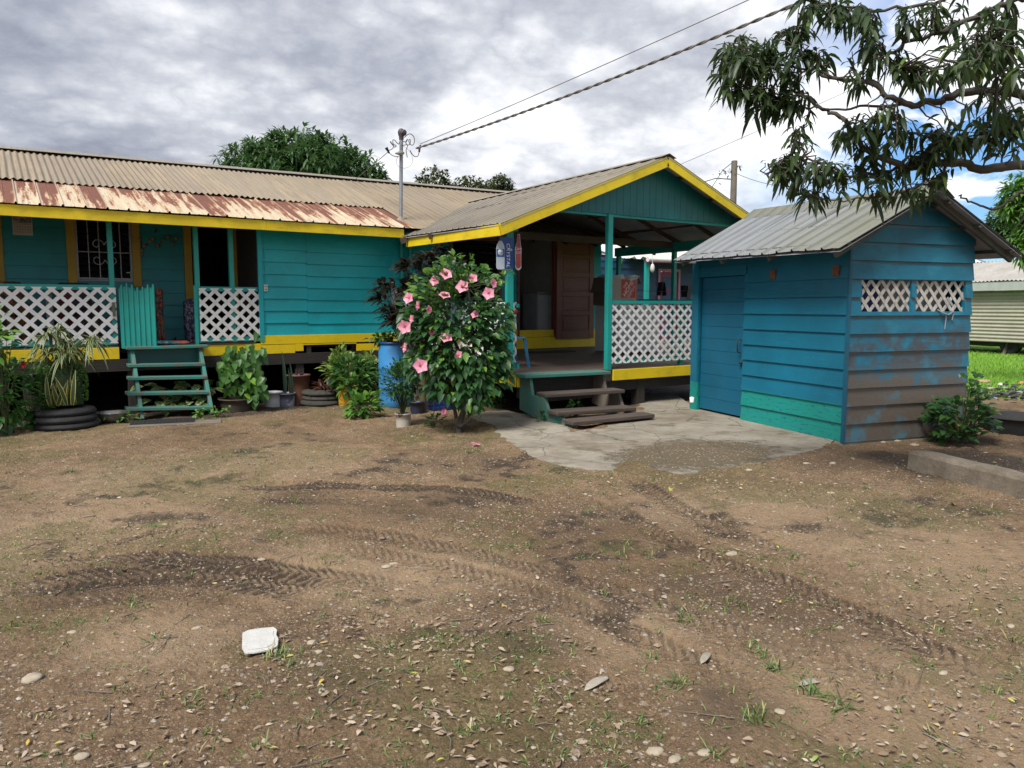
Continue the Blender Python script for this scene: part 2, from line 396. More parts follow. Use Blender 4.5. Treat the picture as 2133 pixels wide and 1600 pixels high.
# ------------------------------------------------------------------ builders for board walls, lattice, sheets
def siding(mb, O, U, L, z0, z1, expo, N, openings=(), urange=None, top=.006, bot=.032, back=.035, zcut=None):
    O = V(O); U = V(U).normalized(); N = V(N).normalized(); z = z0; k = 0
    while z < z1 - 1e-4:
        ze = min(z + expo, z1); cuts = sorted({z, ze} | {c for o in openings for c in (o[2], o[3]) if z + .002 < c < ze - .002} | ({zcut} if zcut and z + .002 < zcut < ze - .002 else set()))
        rr = random.random()
        for a, b in zip(cuts[:-1], cuts[1:]):
            mid = (a + b) / 2
            ua, ub = urange(a) if urange else (0, L), urange(b) if urange else (0, L)
            segs = [(ua[0], ua[1], ub[0], ub[1])]
            for (o0, o1, oz0, oz1) in openings:
                if oz0 < mid < oz1:
                    ns = []
                    for (p, q, p2, q2) in segs:
                        if o1 <= p or o0 >= q: ns.append((p, q, p2, q2)); continue
                        if o0 > p: ns.append((p, o0, p2, o0))
                        if o1 < q: ns.append((o1, q, o1, q2))
                    segs = ns
            ta = bot + (top - bot) * (a - z) / (ze - z); tb = bot + (top - bot) * (b - z) / (ze - z)
            for (p, q, p2, q2) in segs:
                if q - p < .01: continue
                def P(u, zz, t): return O + U * u + N * t + V((0, 0, zz))
                mb.hexa([P(p, a, -back), P(p, a, ta), P(q, a, ta), P(q, a, -back)], [P(p2, b, -back), P(p2, b, tb), P(q2, b, tb), P(q2, b, -back)], 0, rr)
        z = ze; k += 1
def clip_rect(poly, x0, x1, y0, y1):
    for ax, lim, sg in ((0, x0, 1), (0, x1, -1), (1, y0, 1), (1, y1, -1)):
        out = []
        for i in range(len(poly)):
            a, b = poly[i], poly[(i + 1) % len(poly)]
            da, db = (a[ax] - lim) * sg, (b[ax] - lim) * sg
            if da >= 0: out.append(a)
            if (da >= 0) != (db >= 0):
                t = da / (da - db); out.append((a[0] + (b[0] - a[0]) * t, a[1] + (b[1] - a[1]) * t))
        poly = out
        if len(poly) < 3: return []
    return poly
def lattice(mb, O, U, W, N, L, H, pitch=.17, sw=.056, th=.006, asp=1.0, skip=None):
    # two layers of crossing slats, clipped to an L x H panel
    O, U, W, N = V(O), V(U).normalized(), V(W), V(N).normalized()
    for layer, s in ((0, 1), (1, -1)):
        k = -int(H / pitch) - 3
        while k * pitch < L + H + pitch:
            x0 = k * pitch + random.uniform(-.006, .006); hw = sw / 2 * math.sqrt(2) * random.uniform(.93, 1.05)
            q = [(x0 - hw - (0 if s > 0 else -H * asp * 0), 0)]
            if s > 0: poly = [(x0 - hw, -.01), (x0 + hw, -.01), (x0 + hw + (H + .02) * asp, H + .01), (x0 - hw + (H + .02) * asp, H + .01)]
            else: poly = [(x0 - hw + (H + .02) * asp, -.01), (x0 + hw + (H + .02) * asp, -.01), (x0 + hw, H + .01), (x0 - hw, H + .01)]
            for p in ([poly] if not skip else skip(poly, s, x0)):
                p = clip_rect(p, 0, L, 0, H)
                if len(p) >= 3:
                    pts = [O + U * a + W * b + N * ((layer + 1) * th) for a, b in p]
                    n = N
                    if (pts[1] - pts[0]).cross(pts[2] - pts[1]).dot(N) < 0: pts = pts[::-1]
                    mb.prism(pts, n, th)
            k += 1
def sheet(mb, A, B, C, D, pitch, amp, kind='sine', nv=2, sag=.0, v0=0, jit=0, u0=0):
    # ribbed sheet: A-B along the eave, D-C along the top; ribs run up the slope
    A, B, C, D = V(A), V(B), V(C), V(D); n = (B - A).cross(D - A).normalized(); L = (B - A).length; H = (D - A).length
    if kind == 'sine':
        per = 8; us = [(k * pitch / per, amp * math.sin(2 * math.pi * k / per)) for k in range(int(L / pitch * per) + 1)]
    else:
        us = []; k = 0
        while k * pitch < L:
            o = k * pitch
            us += [(o, 0), (o + pitch * .40, 0), (o + pitch * .44, amp * .25), (o + pitch * .48, 0), (o + pitch * .86, 0), (o + pitch * .91, amp), (o + pitch * .96, amp)]; k += 1
        us = [q for q in us if q[0] <= L]
    us.append((L, 0)); rows = []; uvs = []
    rnd = random.Random(int(A.x * 100 + A.y * 37)); ph = [rnd.uniform(0, 6) for _ in range(4)]
    for j in range(nv + 1):
        t = j / nv; row = []; uv = []
        for u, h in us:
            f = u / L; p = A.lerp(B, f).lerp(D.lerp(C, f), t)
            w = sag * (math.sin(u * 1.7 + ph[0]) + .6 * math.sin(u * 4.1 + ph[1])) * (1 if j in (0, nv) else .5)
            e = jit * (math.sin(u * 23 + ph[2]) * .5 + math.sin(u * 7.3 + ph[3])) if j in (0,) else 0
            row.append(p + n * (h + w) + (A - D).normalized() * e); uv.append((u + u0, v0 + t * H))
        rows.append(row); uvs.append(uv)
    mb.grid(rows, uvs, .5, 0, False)

# ------------------------------------------------------------------ the long house
HY = 12.30                       # front wall plane
house = thing('house', 'long low turquoise clapboard house with yellow trim, rust-streaked metal roof and a gabled porch', 'house', (5, HY, 0))
FLZ = 1.0; XL = -3.5; XR = 10.55; XC = 3.43; RY = 13.6
Nf = (0, -1, 0); Ux = (1, 0, 0)
# walls
w = MB()
siding(w, (XC, HY, 0), Ux, .78, 1.10, 3.05, .1955, Nf)
siding(w, (XC + .783, HY, 0), Ux, 2.25, 1.078, 3.05, .196, Nf)
siding(w, (XC + 3.036, HY, 0), Ux, XR - XC - 3.036, 1.09, 3.05, .1955, Nf, [(6.95 - XC - 3.036, 7.95 - XC - 3.036, 1.66, 2.8), (8.45 - XC - 3.036, 9.30 - XC - 3.036, .9, 2.95)])
w.build('front_wall', M['teal'], house)
w = MB()
dx0, dx1 = 2.70, 3.40
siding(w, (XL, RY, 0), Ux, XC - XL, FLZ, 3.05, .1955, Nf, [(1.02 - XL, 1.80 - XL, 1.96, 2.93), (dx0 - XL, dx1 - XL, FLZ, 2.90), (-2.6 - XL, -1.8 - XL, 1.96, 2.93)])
o_recess = w.build('porch_wall', M['teal_shaded'], house)
w = MB()
for k in range(8): w.box((XC, HY + .04 + k * .157, FLZ - .02), (XC + .03, HY + .04 + k * .157 + .148, 3.0))
w.build('porch_end_wall', M['beam'], house)
# back and end walls, room shell; extended to ground level to darken underfloor
w = MB()
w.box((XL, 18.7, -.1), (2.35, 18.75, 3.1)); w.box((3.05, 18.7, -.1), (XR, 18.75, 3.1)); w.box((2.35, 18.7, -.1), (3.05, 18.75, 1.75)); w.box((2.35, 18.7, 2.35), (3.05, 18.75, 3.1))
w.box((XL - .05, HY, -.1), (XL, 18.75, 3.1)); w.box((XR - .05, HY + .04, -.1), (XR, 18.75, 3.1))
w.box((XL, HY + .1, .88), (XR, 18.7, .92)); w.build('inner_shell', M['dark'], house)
w = MB(); w.box((8.2, 14.6, .93), (9.9, 14.65, 3.05)); w.box((8.18, HY + .05, .93), (8.22, 14.6, 3.05)); w.box((9.60, HY + .05, .93), (9.64, 14.6, 3.05)); w.build('kitchen_wall', M['room'], house)
w = MB(); w.box((8.55, 14.56, 1.2), (8.95, 14.6, 2.9)); w.build('inner_door', M['beam'], house)
# skirting boards in yellow
w = MB()
def yb(x0, x1, z0, z1, y=HY, t=.03): w.bar((x0, y - t / 2 - .005, (z0 + z1) / 2), (x1, y - t / 2 - .005, (z0 + z1) / 2), t, z1 - z0)
yb(XL, 1.40, .80, .97); yb(2.55, XC, .80, .97); yb(XC + .004, 5.96, .952, 1.098, HY, .035); yb(XC + .004, 3.98, .80, .948, HY, .03); yb(3.983, 4.12, .83, .95, HY, .035)
yb(4.12, 5.05, .925, .948); yb(5.05, 5.96, .80, .922); yb(5.965, XR, .955, 1.098, HY, .03); yb(5.965, XR, .72, .95, HY, .034)
w.build('yellow_skirting', M['yellow'], house, .004)
w = MB(); w.box((XL, HY - .03, .62), (5.9, HY + .1, .795)); w.box((5.9, HY + .01, .5), (XR, HY + .12, .71))
for x in (XL, -1.6, .2, 1.5, 2.9, 4.0, 4.9, 5.85): w.box((x, HY, -.05), (x + .13, HY + .13, .62))
for x in (-2, 0, 2, 4, 6, 8, 10): w.box((x, 15.5, -.05), (x + .13, 15.63, .85)); w.box((x, HY + .1, .66), (x + .08, 18.6, .87))
w.box((4.18, HY - .01, .78), (4.26, HY + .05, .925)); w.box((5.0, HY + .06, .76), (5.09, HY + .12, .92))
w.build('floor_beams', M['beam'], house, .004)
w = MB()
for k in range(12): w.box((XL, HY + .12 + k * .106, .955), (XC, HY + .12 + k * .106 + .10, .998))
w.box((XL, HY - .02, .958), (1.40, HY + .11, .99)); w.box((2.60, HY - .05, .975), (XC - .12, HY + .11, .992))
w.build('porch_floor', M['dwood'], house)
# porch posts and rails (left porch)
for px, zt in ((236, 3.0), (413, 3.0), (485, 3.0)):
    x = PY(px, 650, HY + .05).x; w = MB(); w.box((x - .035, HY + .015, FLZ), (x + .035, HY + .09, 2.78)); w.build('porch_post', M['teal_trim'], house, .004)
xg0 = PY(243, 650, HY).x; xg1 = PY(413, 650, HY).x; xe = XC - .01
w = MB(); w.bar((XL, HY + .03, 1.83), (xg0 - .02, HY + .03, 1.83), .05, .07); w.bar((XL, HY + .035, 1.05), (xg0 - .02, HY + .035, 1.05), .05, .08)
w.build('porch_rail', M['teal_trim'], house)
w = MB(); w.bar((xg1 + .05, HY + .03, 1.83), (xe, HY + .03, 1.83), .05, .07); w.bar((xg1 + .05, HY + .035, 1.05), (xe, HY + .035, 1.05), .05, .08); w.box((xg1 - .055, HY - .01, .97), (xg1 - .01, HY + .03, 1.88))
w.build('porch_rail', M['teal_trim'], house)
hole = []
def left_skip(poly, s, x0):
    # a few slats of the left panel have snapped off near its lower left
    return [poly]
w = MB(); lattice(w, (XL, HY + .0, 1.03), Ux, V((0, 0, 1)), Nf, xg0 - XL, .80, .185, .050)
w.build('lattice_panel', M['white'], house)
w = MB(); lattice(w, (xg1 + .02, HY + .0, 1.03), Ux, V((0, 0, 1)), Nf, xe - xg1 + .02, .81, .185, .050)
w.build('lattice_panel', M['white'], house)
# gate of ribbed sheet standing half open
w = MB(); gd = V((.97, -.24, 0)).normalized(); g0 = V((xg0 + .03, HY - .08, 0)); gn = V((gd.y, -gd.x, 0)); rows = []; uvs = []
prof = [(0, 0), (.02, .0), (.03, .018), (.05, .018), (.06, 0)]
pts = [(k * .072 + a, b) for k in range(7) for a, b in prof]
gl = pts[-1][0]
rnd = random.Random(5); zt = [1.87 + .03 * math.sin(k * 1.4) for k in range(9)]
for z in (0, .15, .97, 1.0):
    rows.append([g0 + gd * (a * (.47 / gl)) + gn * b + V((0, 0, .955 - .03 * a + (zt[i // 5] - .955 - (.05 if b == 0 else 0)) * z)) for i, (a, b) in enumerate(pts)])
    uvs.append([(z, a) for a, b in pts])
w.grid(rows, uvs, .3, 0, False); 
gate = w.build('gate', M['teal_trim'], house); sm = gate.modifiers.new('thick', 'SOLIDIFY'); sm.thickness = .004
w = MB(); w.bar(g0 + gd * .02 + V((0, .02, 1.75)), g0 + gd * .46 + V((0, .02, 1.73)), .03, .05); w.build('gate_rail', M['teal_trim'], gate); w = MB(); w.bar(g0 + gd * .02 + V((0, .02, 1.1)), g0 + gd * .46 + V((0, .02, 1.09)), .03, .05); w.build('gate_rail', M['teal_trim'], gate)
w = MB(); w.box((xg0 - .055, HY - .045, 1.42), (xg0 - .02, HY - .015, 1.62)); w.build('latch', M['gwood'], gate)
# window and door of the left porch
def window(x0, x1, z0, z1, y, grille=True):
    f = MB(); cw = .125
    f.box((x0 - cw, y - .055, z0 - .08), (x0, y + .03, z1 + .1)); f.box((x1, y - .055, z0 - .08), (x1 + cw, y + .03, z1 + .1)); f.box((x0, y - .052, z1), (x1, y + .03, z1 + .1))
    wn = f.build('window', M['ochre'], house, .004)
    f = MB()
    for a in (x0, x1 - .03): f.box((a, y - .03, z0), (a + .03, y, z1))
    f.box((x0 + .03, y - .03, z0), (x1 - .03, y, z0 + .05)); f.box((x0 + .03, y - .03, z1 - .03), (x1 - .03, y, z1)); f.build('frame', M['alu'], wn)
    f = MB(); n = int((z1 - z0) / .1)
    for k in range(n):
        z = z0 + .05 + k * (z1 - z0 - .08) / n
        f.hexa([(x0 + .03, y + .01, z), (x1 - .03, y + .01, z), (x1 - .03, y + .015, z), (x0 + .03, y + .015, z)], [(x0 + .03, y + .06, z + .085), (x1 - .03, y + .06, z + .085), (x1 - .03, y + .065, z + .085), (x0 + .03, y + .065, z + .085)])
    f.build('pane', M['glass'], wn)
    if grille:
        f = MB(); yy = y - .07; xm = (x0 + x1) / 2; zm = z0 + .46 * (z1 - z0)
        for k in range(6):
            xx = x0 + .02 + k * (x1 - x0 - .04) / 5; f.tube([(xx, yy, z0 + .01), (xx, yy, z1)], .008, 5)
        for z in (z0 + .03, zm, z1 - .02): f.tube([(x0 + .01, yy, z), (x1 - .01, yy, z)], .009, 5)
        for sx in (-1, 1):
            for sz in (-1, 1):
                p = []
                for k in range(26):
                    t = k / 25; a = t * 5.6; rr = .095 * (1 - t * .75)
                    p.append((xm + sx * (.10 - rr * math.cos(a)), yy - .005, zm + sz * (.115 + rr * math.sin(a))))
                f.tube(p, .0075, 5)
        f.build('security_grille', M['grille'], wn)
    return wn
window(1.02, 1.80, 1.96, 2.93, RY); window(-2.6, -1.8, 1.96, 2.93, RY, False)
f = MB()
f.box((dx0 - .12, RY - .06, FLZ), (dx0, RY + .05, 3.0)); f.box((dx1 - .03, RY - .06, FLZ), (dx1 + .03, RY + .05, 3.0)); f.box((dx0, RY - .057, 2.88), (dx1 - .03, RY + .05, 3.0))
f.build('door_frame', M['ochre'], house, .004)
f = MB(); xx = PY(0, 500, RY).x; f.box((xx - .08, RY - .05, 1.0), (xx + .03, RY - .01, 2.95)); f.build('trim_board', M['ochre'], house, .004)
# corner trim, sockets, conduits
f = MB(); f.box((XC - .01, HY - .05, 1.0), (XC + .06, HY - .028, 2.85)); f.build('corner_board', M['teal'], house, .004)
f = MB(); p = PY(553, 600, HY - .03); f.box((p.x - .03, HY - .055, p.z - .055), (p.x + .03, HY - .022, p.z + .055)); ob = f.build('outlet_box', plain('ivory_plastic', (.62, .60, .50), .4), house, .006)
for zz in (-.022, .022):
    f = MB(); f.box((p.x - .010, HY - .0575, p.z + zz - .008), (p.x + .010, HY - .0545, p.z + zz + .008)); f.build('socket', M['black'], ob)
f = MB(); f.tube([(p.x, HY - .035, p.z + .05), (p.x - .003, HY - .035, 2.55), (p.x - .06, HY - .03, 2.6), (XC + .03, HY - .055, 2.62)], .005, 5); f.build('wall_cable', M['teal'], house)
f = MB()
for px in (838, 856):
    q = PY(px, 600, HY - .07); f.tube([(q.x, q.y, .9), (q.x, q.y, 3.05)], .032, 8)
f.build('conduit', M['teal_trim'], house)
f = MB(); q = PY(830, 612, HY - .12); f.lathe((q.x, HY - .03, q.z), [(.085, 0), (.085, .06), (.07, .07), (.07, .13), (.02, .145), (0, .145)], 20, axis=(0, -1, 0)); f.box((q.x - .1, HY - .09, q.z - .25), (q.x + .1, HY - .03, q.z + .1))
f.build('electric_meter', plain('grey_meter', (.30, .31, .32), .35), house)
# main roof
XE = 10.9; EY, EZ = 11.70, 2.875; LY, LZ = 13.15, 3.375; GY, GZ = 15.5, 4.19; gr = .011
def ez(x): return gr * x
f = MB(); sheet(f, (XL - .4, EY, EZ), (5.95, EY, EZ), (5.95, LY, LZ), (XL - .4, LY, LZ), .26, .026, 'trap', 3, .003, 0, .006)
f.build('roof_eave_sheet', M['roof_rust'], house)
f = MB(); sheet(f, (XL - .4, LY - .12, LZ - .01), (5.95, LY - .12, LZ - .01), (5.95, GY, GZ + ez(5.95)), (XL - .4, GY, GZ + ez(XL)), .09, .013, 'sine', 4, .006, 1.5, .012)
sheet(f, (5.93, EY + .02, EZ + .006), (XE, EY + .02, EZ + .006), (XE, GY, GZ + ez(XE)), (5.93, GY, GZ + ez(5.95)), .15, .02, 'trap', 4, .004, 0, .008)
f.build('roof_sheet', M['roof_beige'], house)
f = MB(); sheet(f, (XE, 19.3, 2.86), (XL - .4, 19.3, 2.86), (XL - .4, GY, GZ + ez(XL)), (XE, GY, GZ + ez(XE)), .15, .013, 'sine', 2); f.build('rear_roof_sheet', M['roof_beige'], house)
f = MB()
for k in range(5):
    xa = XL - .4 + k * 2.95; xb = min(xa + 3.0, XE); o = .002 * (k % 2)
    for s in (-1, 1):
        f.hexa([(xa, GY, GZ + ez(xa) + .035 + o), (xb, GY, GZ + ez(xb) + .035 + o), (xb, GY + s * .26, GZ + ez(xb) - .045 + o), (xa, GY + s * .26, GZ + ez(xa) - .045 + o)], [(xa, GY, GZ + ez(xa) + .04 + o), (xb, GY, GZ + ez(xb) + .04 + o), (xb, GY + s * .26, GZ + ez(xb) - .04 + o), (xa, GY + s * .26, GZ + ez(xa) - .04 + o)])
f.build('ridge_cap', M['roof_grey'], house)
f = MB(); xa = XL - .4
while xa < 5.7:
    xb = min(xa + 3.66, 5.72); f.bar((xa, EY + .045, 2.785), (xb - .003, EY + .045, 2.785), .03, .145); xa = xb
f.build('fascia', M['gyellow'], house, .003)
f = MB()
for k in range(20):
    x = XL + k * .75
    if x < 10.8: f.bar((x, EY + .07, EZ - .07), (x, GY, GZ + ez(x) - .10), .045, .10)
for y, z in ((12.2, 2.99), (13.4, 3.40), (14.6, 3.82)): f.bar((XL, y, z), (XE, y, z + .01), .07, .05)
f.build('rafters', M['beam'], house)
f = MB()
for x in (XL - .02, XR - .02):
    q = [(x, HY, 3.05), (x, 18.7, 3.05), (x, GY, GZ - .06)]; f = MB(); f.prism(q, (-1, 0, 0), .04); f.build('gable_end', M['teal'], house)

# ------------------------------------------------------------------ gabled porch in front
PFY = 8.70; DZ0, DZ1 = .61, .73; XPL = 5.95; XPR = 11.0
ea = V((5.49, 8.40, 2.645)); eb = V((5.72, 11.68, 2.715)); ap = V((8.53, 8.40, 3.835)); aq = V((8.53, 14.35, 3.80)); ra = V((11.55, 8.40, 2.68)); rb_ = V((11.55, 12.5, 2.75))
f = MB()
def lerp(a, b, t): return V(a).lerp(V(b), t)
vb = V((8.53, 14.3, 3.80)); va = V((5.70, 11.9, 2.74))
sheet(f, va, ea, ap, vb, .19, .018, 'trap', 4, .003, 0, .005)
sheet(f, ra, V((11.55, 11.9, 2.75)), vb, ap, .19, .018, 'trap', 4, .003, 0, .005)
f.build('porch_roof', M['roof_grey'], house)
f = MB(); n1 = (ap - ea).cross(va - ea).normalized()
f.hexa([p - V((0, 0, .032)) for p in (ea, ap, vb, va)], [p - V((0, 0, .024)) for p in (ea, ap, vb, va)])
f.hexa([p - V((0, 0, .032)) for p in (ap, ra, V((11.55, 11.9, 2.75)), vb)], [p - V((0, 0, .024)) for p in (ap, ra, V((11.55, 11.9, 2.75)), vb)])
f.build('roof_lining', M['under'], house)
f = MB()
for s in (-1, 1):
    sl = (ea - ap).normalized() if s < 0 else (ra - ap).normalized()
    a0, a1 = ap + V((0, -.02, .028)), vb + V((0, 0, .028)); b0, b1 = ap + V((0, -.02, .028)) + sl * .16, vb + V((0, 0, .028)) + sl * .16
    f.hexa([a0, a1, b1, b0], [p + V((0, 0, .004)) for p in (a0, a1, b1, b0)])
f.build('porch_ridge_cap', M['roof_grey'], house)
f = MB()
dz = V((0, 0, -.085)); fy = V((0, .02, 0))
f.bar(ea + dz + fy, ap + dz + fy + V((0, 0, .0)), .03, .15); f.bar(ap + dz + fy, ra + dz + fy, .03, .15)
f.build('gable_fascia', M['gyellow'], house, .003)
f = MB(); f.bar(ea + dz + V((.02, .037, 0)), eb + dz + V((.02, -.02, 0)), .03, .15); f.build('porch_eave_fascia', M['gyellow'], house, .003)
# gable infill of narrow vertical boards
f = MB(); gz = 2.93
def roofz(x, base=ap): return (ap.z - (ap.z - ea.z) * (ap.x - x) / (ap.x - ea.x) if x < ap.x else ap.z - (ap.z - ra.z) * (x - ap.x) / (ra.x - ap.x)) - .06
x = 6.40; k = 0
while x < 10.75:
    xb = x + .135
    za, zb = roofz(x), roofz(xb - .004); lo = gz + .012 * (x - 6.4) / 4
    if min(za, zb) > lo + .02:
        f.hexa([(x, PFY - .02, lo), (xb - .005, PFY - .02, lo), (xb - .005, PFY, lo), (x, PFY, lo)], [(x, PFY - .02, za), (xb - .005, PFY - .02, zb), (xb - .005, PFY, zb), (x, PFY, za)])
    x = xb
f.build('gable_panel', paint('gable_shaded_teal', (.004, .13, .135), .2, (.02, .06, .06), .3, .5), house)  # teal darkened to include the shade under the gable overhang
f = MB(); f.box((6.62, PFY + .003, 2.90), (10.6, PFY + .06, 2.98)); f.box((XPR - .1, PFY + .07, 2.62), (XPR - .02, HY - .04, 2.80)); f.box((XPL, PFY + .07, 2.60), (XPL + .07, HY - .04, 2.74)); f.build('porch_beam', M['teal_trim'], house)
f = MB()
for y in (9.6, 10.6, 11.6):
    for s, e in ((-1, ea), (1, ra)):
        a = V((ap.x, y, ap.z - .065)); b = V((e.x, y, e.z - .065 + .02)); f.bar(a, a.lerp(b, .965), .05, .09)
for t in (.18, .42, .66, .9):
    for e in (ea, ra):
        p = ap.lerp(e, t); f.bar((p.x, 8.42, p.z - .035), (p.x, 11.85, p.z - .035), .07, .045)
f.bar((6.4, 10.6, 2.75), (10.95, 10.6, 2.75), .05, .12)
f.build('porch_rafters', wood('brown_rafters', (.05, .035, .03), (.13, .09, .075)), house)
# deck
f = MB(); n = 26
for k in range(n):
    y0 = PFY + (HY - PFY - .04) * k / n; y1 = PFY + (HY - PFY - .04) * (k + 1) / n - .006
    z0 = DZ0 + (DZ1 - DZ0) * k / n; z1 = DZ0 + (DZ1 - DZ0) * (k + 1) / n
    f.hexa([(XPL, y0, z0 - .035), (XPR, y0, z0 - .035), (XPR, y1, z1 - .035), (XPL, y1, z1 - .035)], [(XPL, y0, z0), (XPR, y0, z0), (XPR, y1, z1), (XPL, y1, z1)])
f.build('porch_deck', M['deck'], house)
f = MB(); f.bar((7.72, PFY - .012, .513), (XPR, PFY - .012, .513), .03, .165); f.build('deck_fascia', M['gyellow'], house, .004)
f = MB(); f.bar((XPL - .018, PFY + .0, .52), (XPL - .018, HY - .07, .62), .03, .17); f.box((XPL - .003, PFY - .03, .43), (6.02, PFY - .002, .60))
f.build('deck_fascia', M['gyellow'], house, .004)
f = MB(); f.box((6.02, PFY - .02, .44), (6.2, PFY + .02, .57)); f.box((6.2, PFY + .005, .42), (7.7, PFY + .05, .57)); f.box((6.05, PFY + .06, .26), (XPR, PFY + .16, .42))
for x in (6.3, 8.3, 10.2): f.box((x, PFY + .05, -.05), (x + .16, PFY + .2, .42)); f.box((x, 11.2, -.05), (x + .16, 11.35, .6))
for x in (6.1, 7.3, 8.5, 9.7, 10.8): f.bar((x, PFY + .1, .50), (x, HY - .05, .62), .07, .13)
f.build('deck_frame', M['beam'], house, .004)
xl = PY(1061, 640, PFY).x; xr = PY(1268, 640, PFY).x
f = MB(); f.box((xl - .055, PFY - .025, .60), (xl + .055, PFY + .03, 2.66)); pl = f.build('porch_post', M['teal_trim'], house, .004)
f = MB(); q = PY(1074.5, 650, PFY - .03); f.lathe((q.x - .0, PFY - .025, q.z), [(.036, 0), (.036, .008), (.03, .012), (0, .012)], 18, axis=(0, -1, 0)); f.build('reflector', plain('red_reflector', (.16, .01, .015), .3), pl)
f = MB(); f.box((xr - .045, PFY - .03, .60), (xr + .045, PFY + .05, 2.93)); f.build('porch_post', M['teal_trim'], house, .004)
for x, y in ((XPR - .08, PFY), (XPR - .08, 10.5), (XPR - .08, 12.1), (9.25, PFY)):
    f = MB(); f.box((x - .04, y + .01, DZ0), (x + .04, y + .09, 2.64 if x > 10 else 1.6)); f.build('porch_post', M['teal_trim'], house, .004)
f = MB(); f.bar((xr + .05, PFY, 1.625), (XPR, PFY, 1.635), .07, .05); f.bar((xr + .05, PFY + .02, .72), (XPR, PFY + .02, .72), .04, .08); f.build('porch_rail', M['teal_trim'], house)
f = MB(); f.bar((XPR - .05, PFY + .1, 1.64), (XPR - .05, 12.1, 1.70), .07, .05); f.build('porch_rail', M['teal_trim'], house)
f = MB(); f.bar((XPL + .04, PFY + .04, 1.57), (XPL + .04, HY - .04, 1.66), .06, .05); f.bar((XPL + .05, PFY + .04, .72), (XPL + .05, HY - .04, .80), .04, .06); f.build('porch_rail', M['teal_trim'], house)
f = MB(); lattice(f, (xr + .03, PFY - .012, .69), Ux, V((0, 0, 1)), Nf, XPR - xr - .05, .90, .178, .045, .006, 1.12); f.build('lattice_panel', M['white'], house)
f = MB(); lattice(f, (XPL - .0, HY - .05, .78), (0, -1, 0), V((0, .0, 1)), (-1, 0, 0), HY - PFY - .06, .84, .178, .046); f.build('lattice_panel', M['white'], house)
# doorway, door leaf, dark louvre window on the porch
f = MB(); f.box((8.40, HY - .045, .95), (8.45, HY + .04, 2.95)); f.box((9.29, HY - .045, .95), (9.34, HY + .04, 2.95)); f.box((8.45, HY - .042, 2.9), (9.29, HY + .04, 2.98)); f.build('door_frame', M['doorwood'], house)
d0, d1, dzb, dzt = 9.32, 10.30, .905, 3.0; yy = HY - .10
f = MB(); ww = d1 - d0; st = .13
f.box((d0, yy, dzb), (d0 + st, yy + .045, dzt)); f.box((d1 - st, yy, dzb), (d1, yy + .045, dzt))
rl = [dzb, dzb + .17, dzb + .47, dzb + .58, dzb + .86, dzb + .97, dzb + 1.25, dzb + 1.36, dzb + 1.62, dzb + 1.72, dzb + 1.96, dzt]
for k in range(0, len(rl) - 1, 2): f.box((d0 + st, yy + .001, rl[k]), (d1 - st, yy + .044, rl[k + 1]))
door = f.build('door', M['doorwood'], house, .006)
f = MB()
for k in range(1, len(rl) - 2, 2):
    f.box((d0 + st, yy + .016, rl[k]), (d1 - st, yy + .03, rl[k + 1])); f.box((d0 + st + .04, yy + .008, rl[k] + .04), (d1 - st - .04, yy + .016, rl[k + 1] - .04))
f.build('door_panels', M['doorwood'], door, .004)
f = MB(); f.lathe((d1 - .06, yy, dzb + .98), [(.012, 0), (.012, .04), (.03, .05), (.03, .075), (0, .08)], 12, axis=(0, -1, 0)); f.build('handle', plain('brass', (.25, .18, .08), .3, .1, 5, .8), door)
f = MB(); f.box((6.88, HY - .06, 1.60), (6.95, HY + .03, 2.86)); f.box((7.95, HY - .06, 1.60), (8.02, HY + .03, 2.86)); f.box((6.95, HY - .058, 2.8), (7.95, HY + .03, 2.86)); f.box((6.95, HY - .058, 1.60), (7.95, HY + .03, 1.66)); wn = f.build('window', M['doorwood'], house)
f = MB()
for k in range(11): f.hexa([(6.95, HY - .01, 1.68 + k * .1), (7.95, HY - .01, 1.68 + k * .1), (7.95, HY, 1.68 + k * .1), (6.95, HY, 1.68 + k * .1)], [(6.95, HY + .04, 1.76 + k * .1), (7.95, HY + .04, 1.76 + k * .1), (7.95, HY + .05, 1.76 + k * .1), (6.95, HY + .05, 1.76 + k * .1)])
f.build('louvres', M['glass'], wn)

# ------------------------------------------------------------------ steps
st_ = thing('wooden_steps', 'turquoise wooden steps with four open treads below the picket gate', 'steps', (2.0, 11.8, 0))
lt = MB()
la, lb = PY(263, 727, 12.05), PY(433, 727, 12.05)
f = MB(); f.box((la.x, 11.98, .945), (lb.x, HY - .04, .985)); f.build('landing_board', M['teal_old'], st_, .005)
f = MB(); f.box((la.x + .04, HY - .075, .70), (lb.x - .04, HY - .042, .94)); f.build('riser_board', paint('dark_teal_riser', (.006, .10, .105), .2), st_)
for (pa, pb, py, y) in ((268, 428, 762, 11.86), (268, 431, 789, 11.72), (265, 434, 821, 11.57), (264, 438, 853, 11.42)):
    a = PY(pa, py, y); b = PY(pb, py - 3, y); zz = (a.z + b.z) / 2
    f = MB(); f.hexa([(a.x, y, a.z - .024), (b.x, y, b.z - .024), (b.x, y + .24, b.z - .024), (a.x, y + .24, a.z - .024)], [(a.x, y, a.z + .02), (b.x, y, b.z + .02), (b.x, y + .24, b.z + .02), (a.x, y + .24, a.z + .02)]); f.build('tread', M['teal_old'], st_, .005)
for px in (279, 421):
    a = PY(px, 762, 11.98).x; f = MB()
    f.bar((a, 12.13, .94), (a, 11.47, -.02), .05, .14, up=(0, -.7, .7)); f.build('stringer', M['teal_old'], st_, .004)
sp = thing('porch_steps', 'dark weathered plank steps with flaking turquoise side boards in front of the porch', 'steps', (6.6, 7.9, 0))
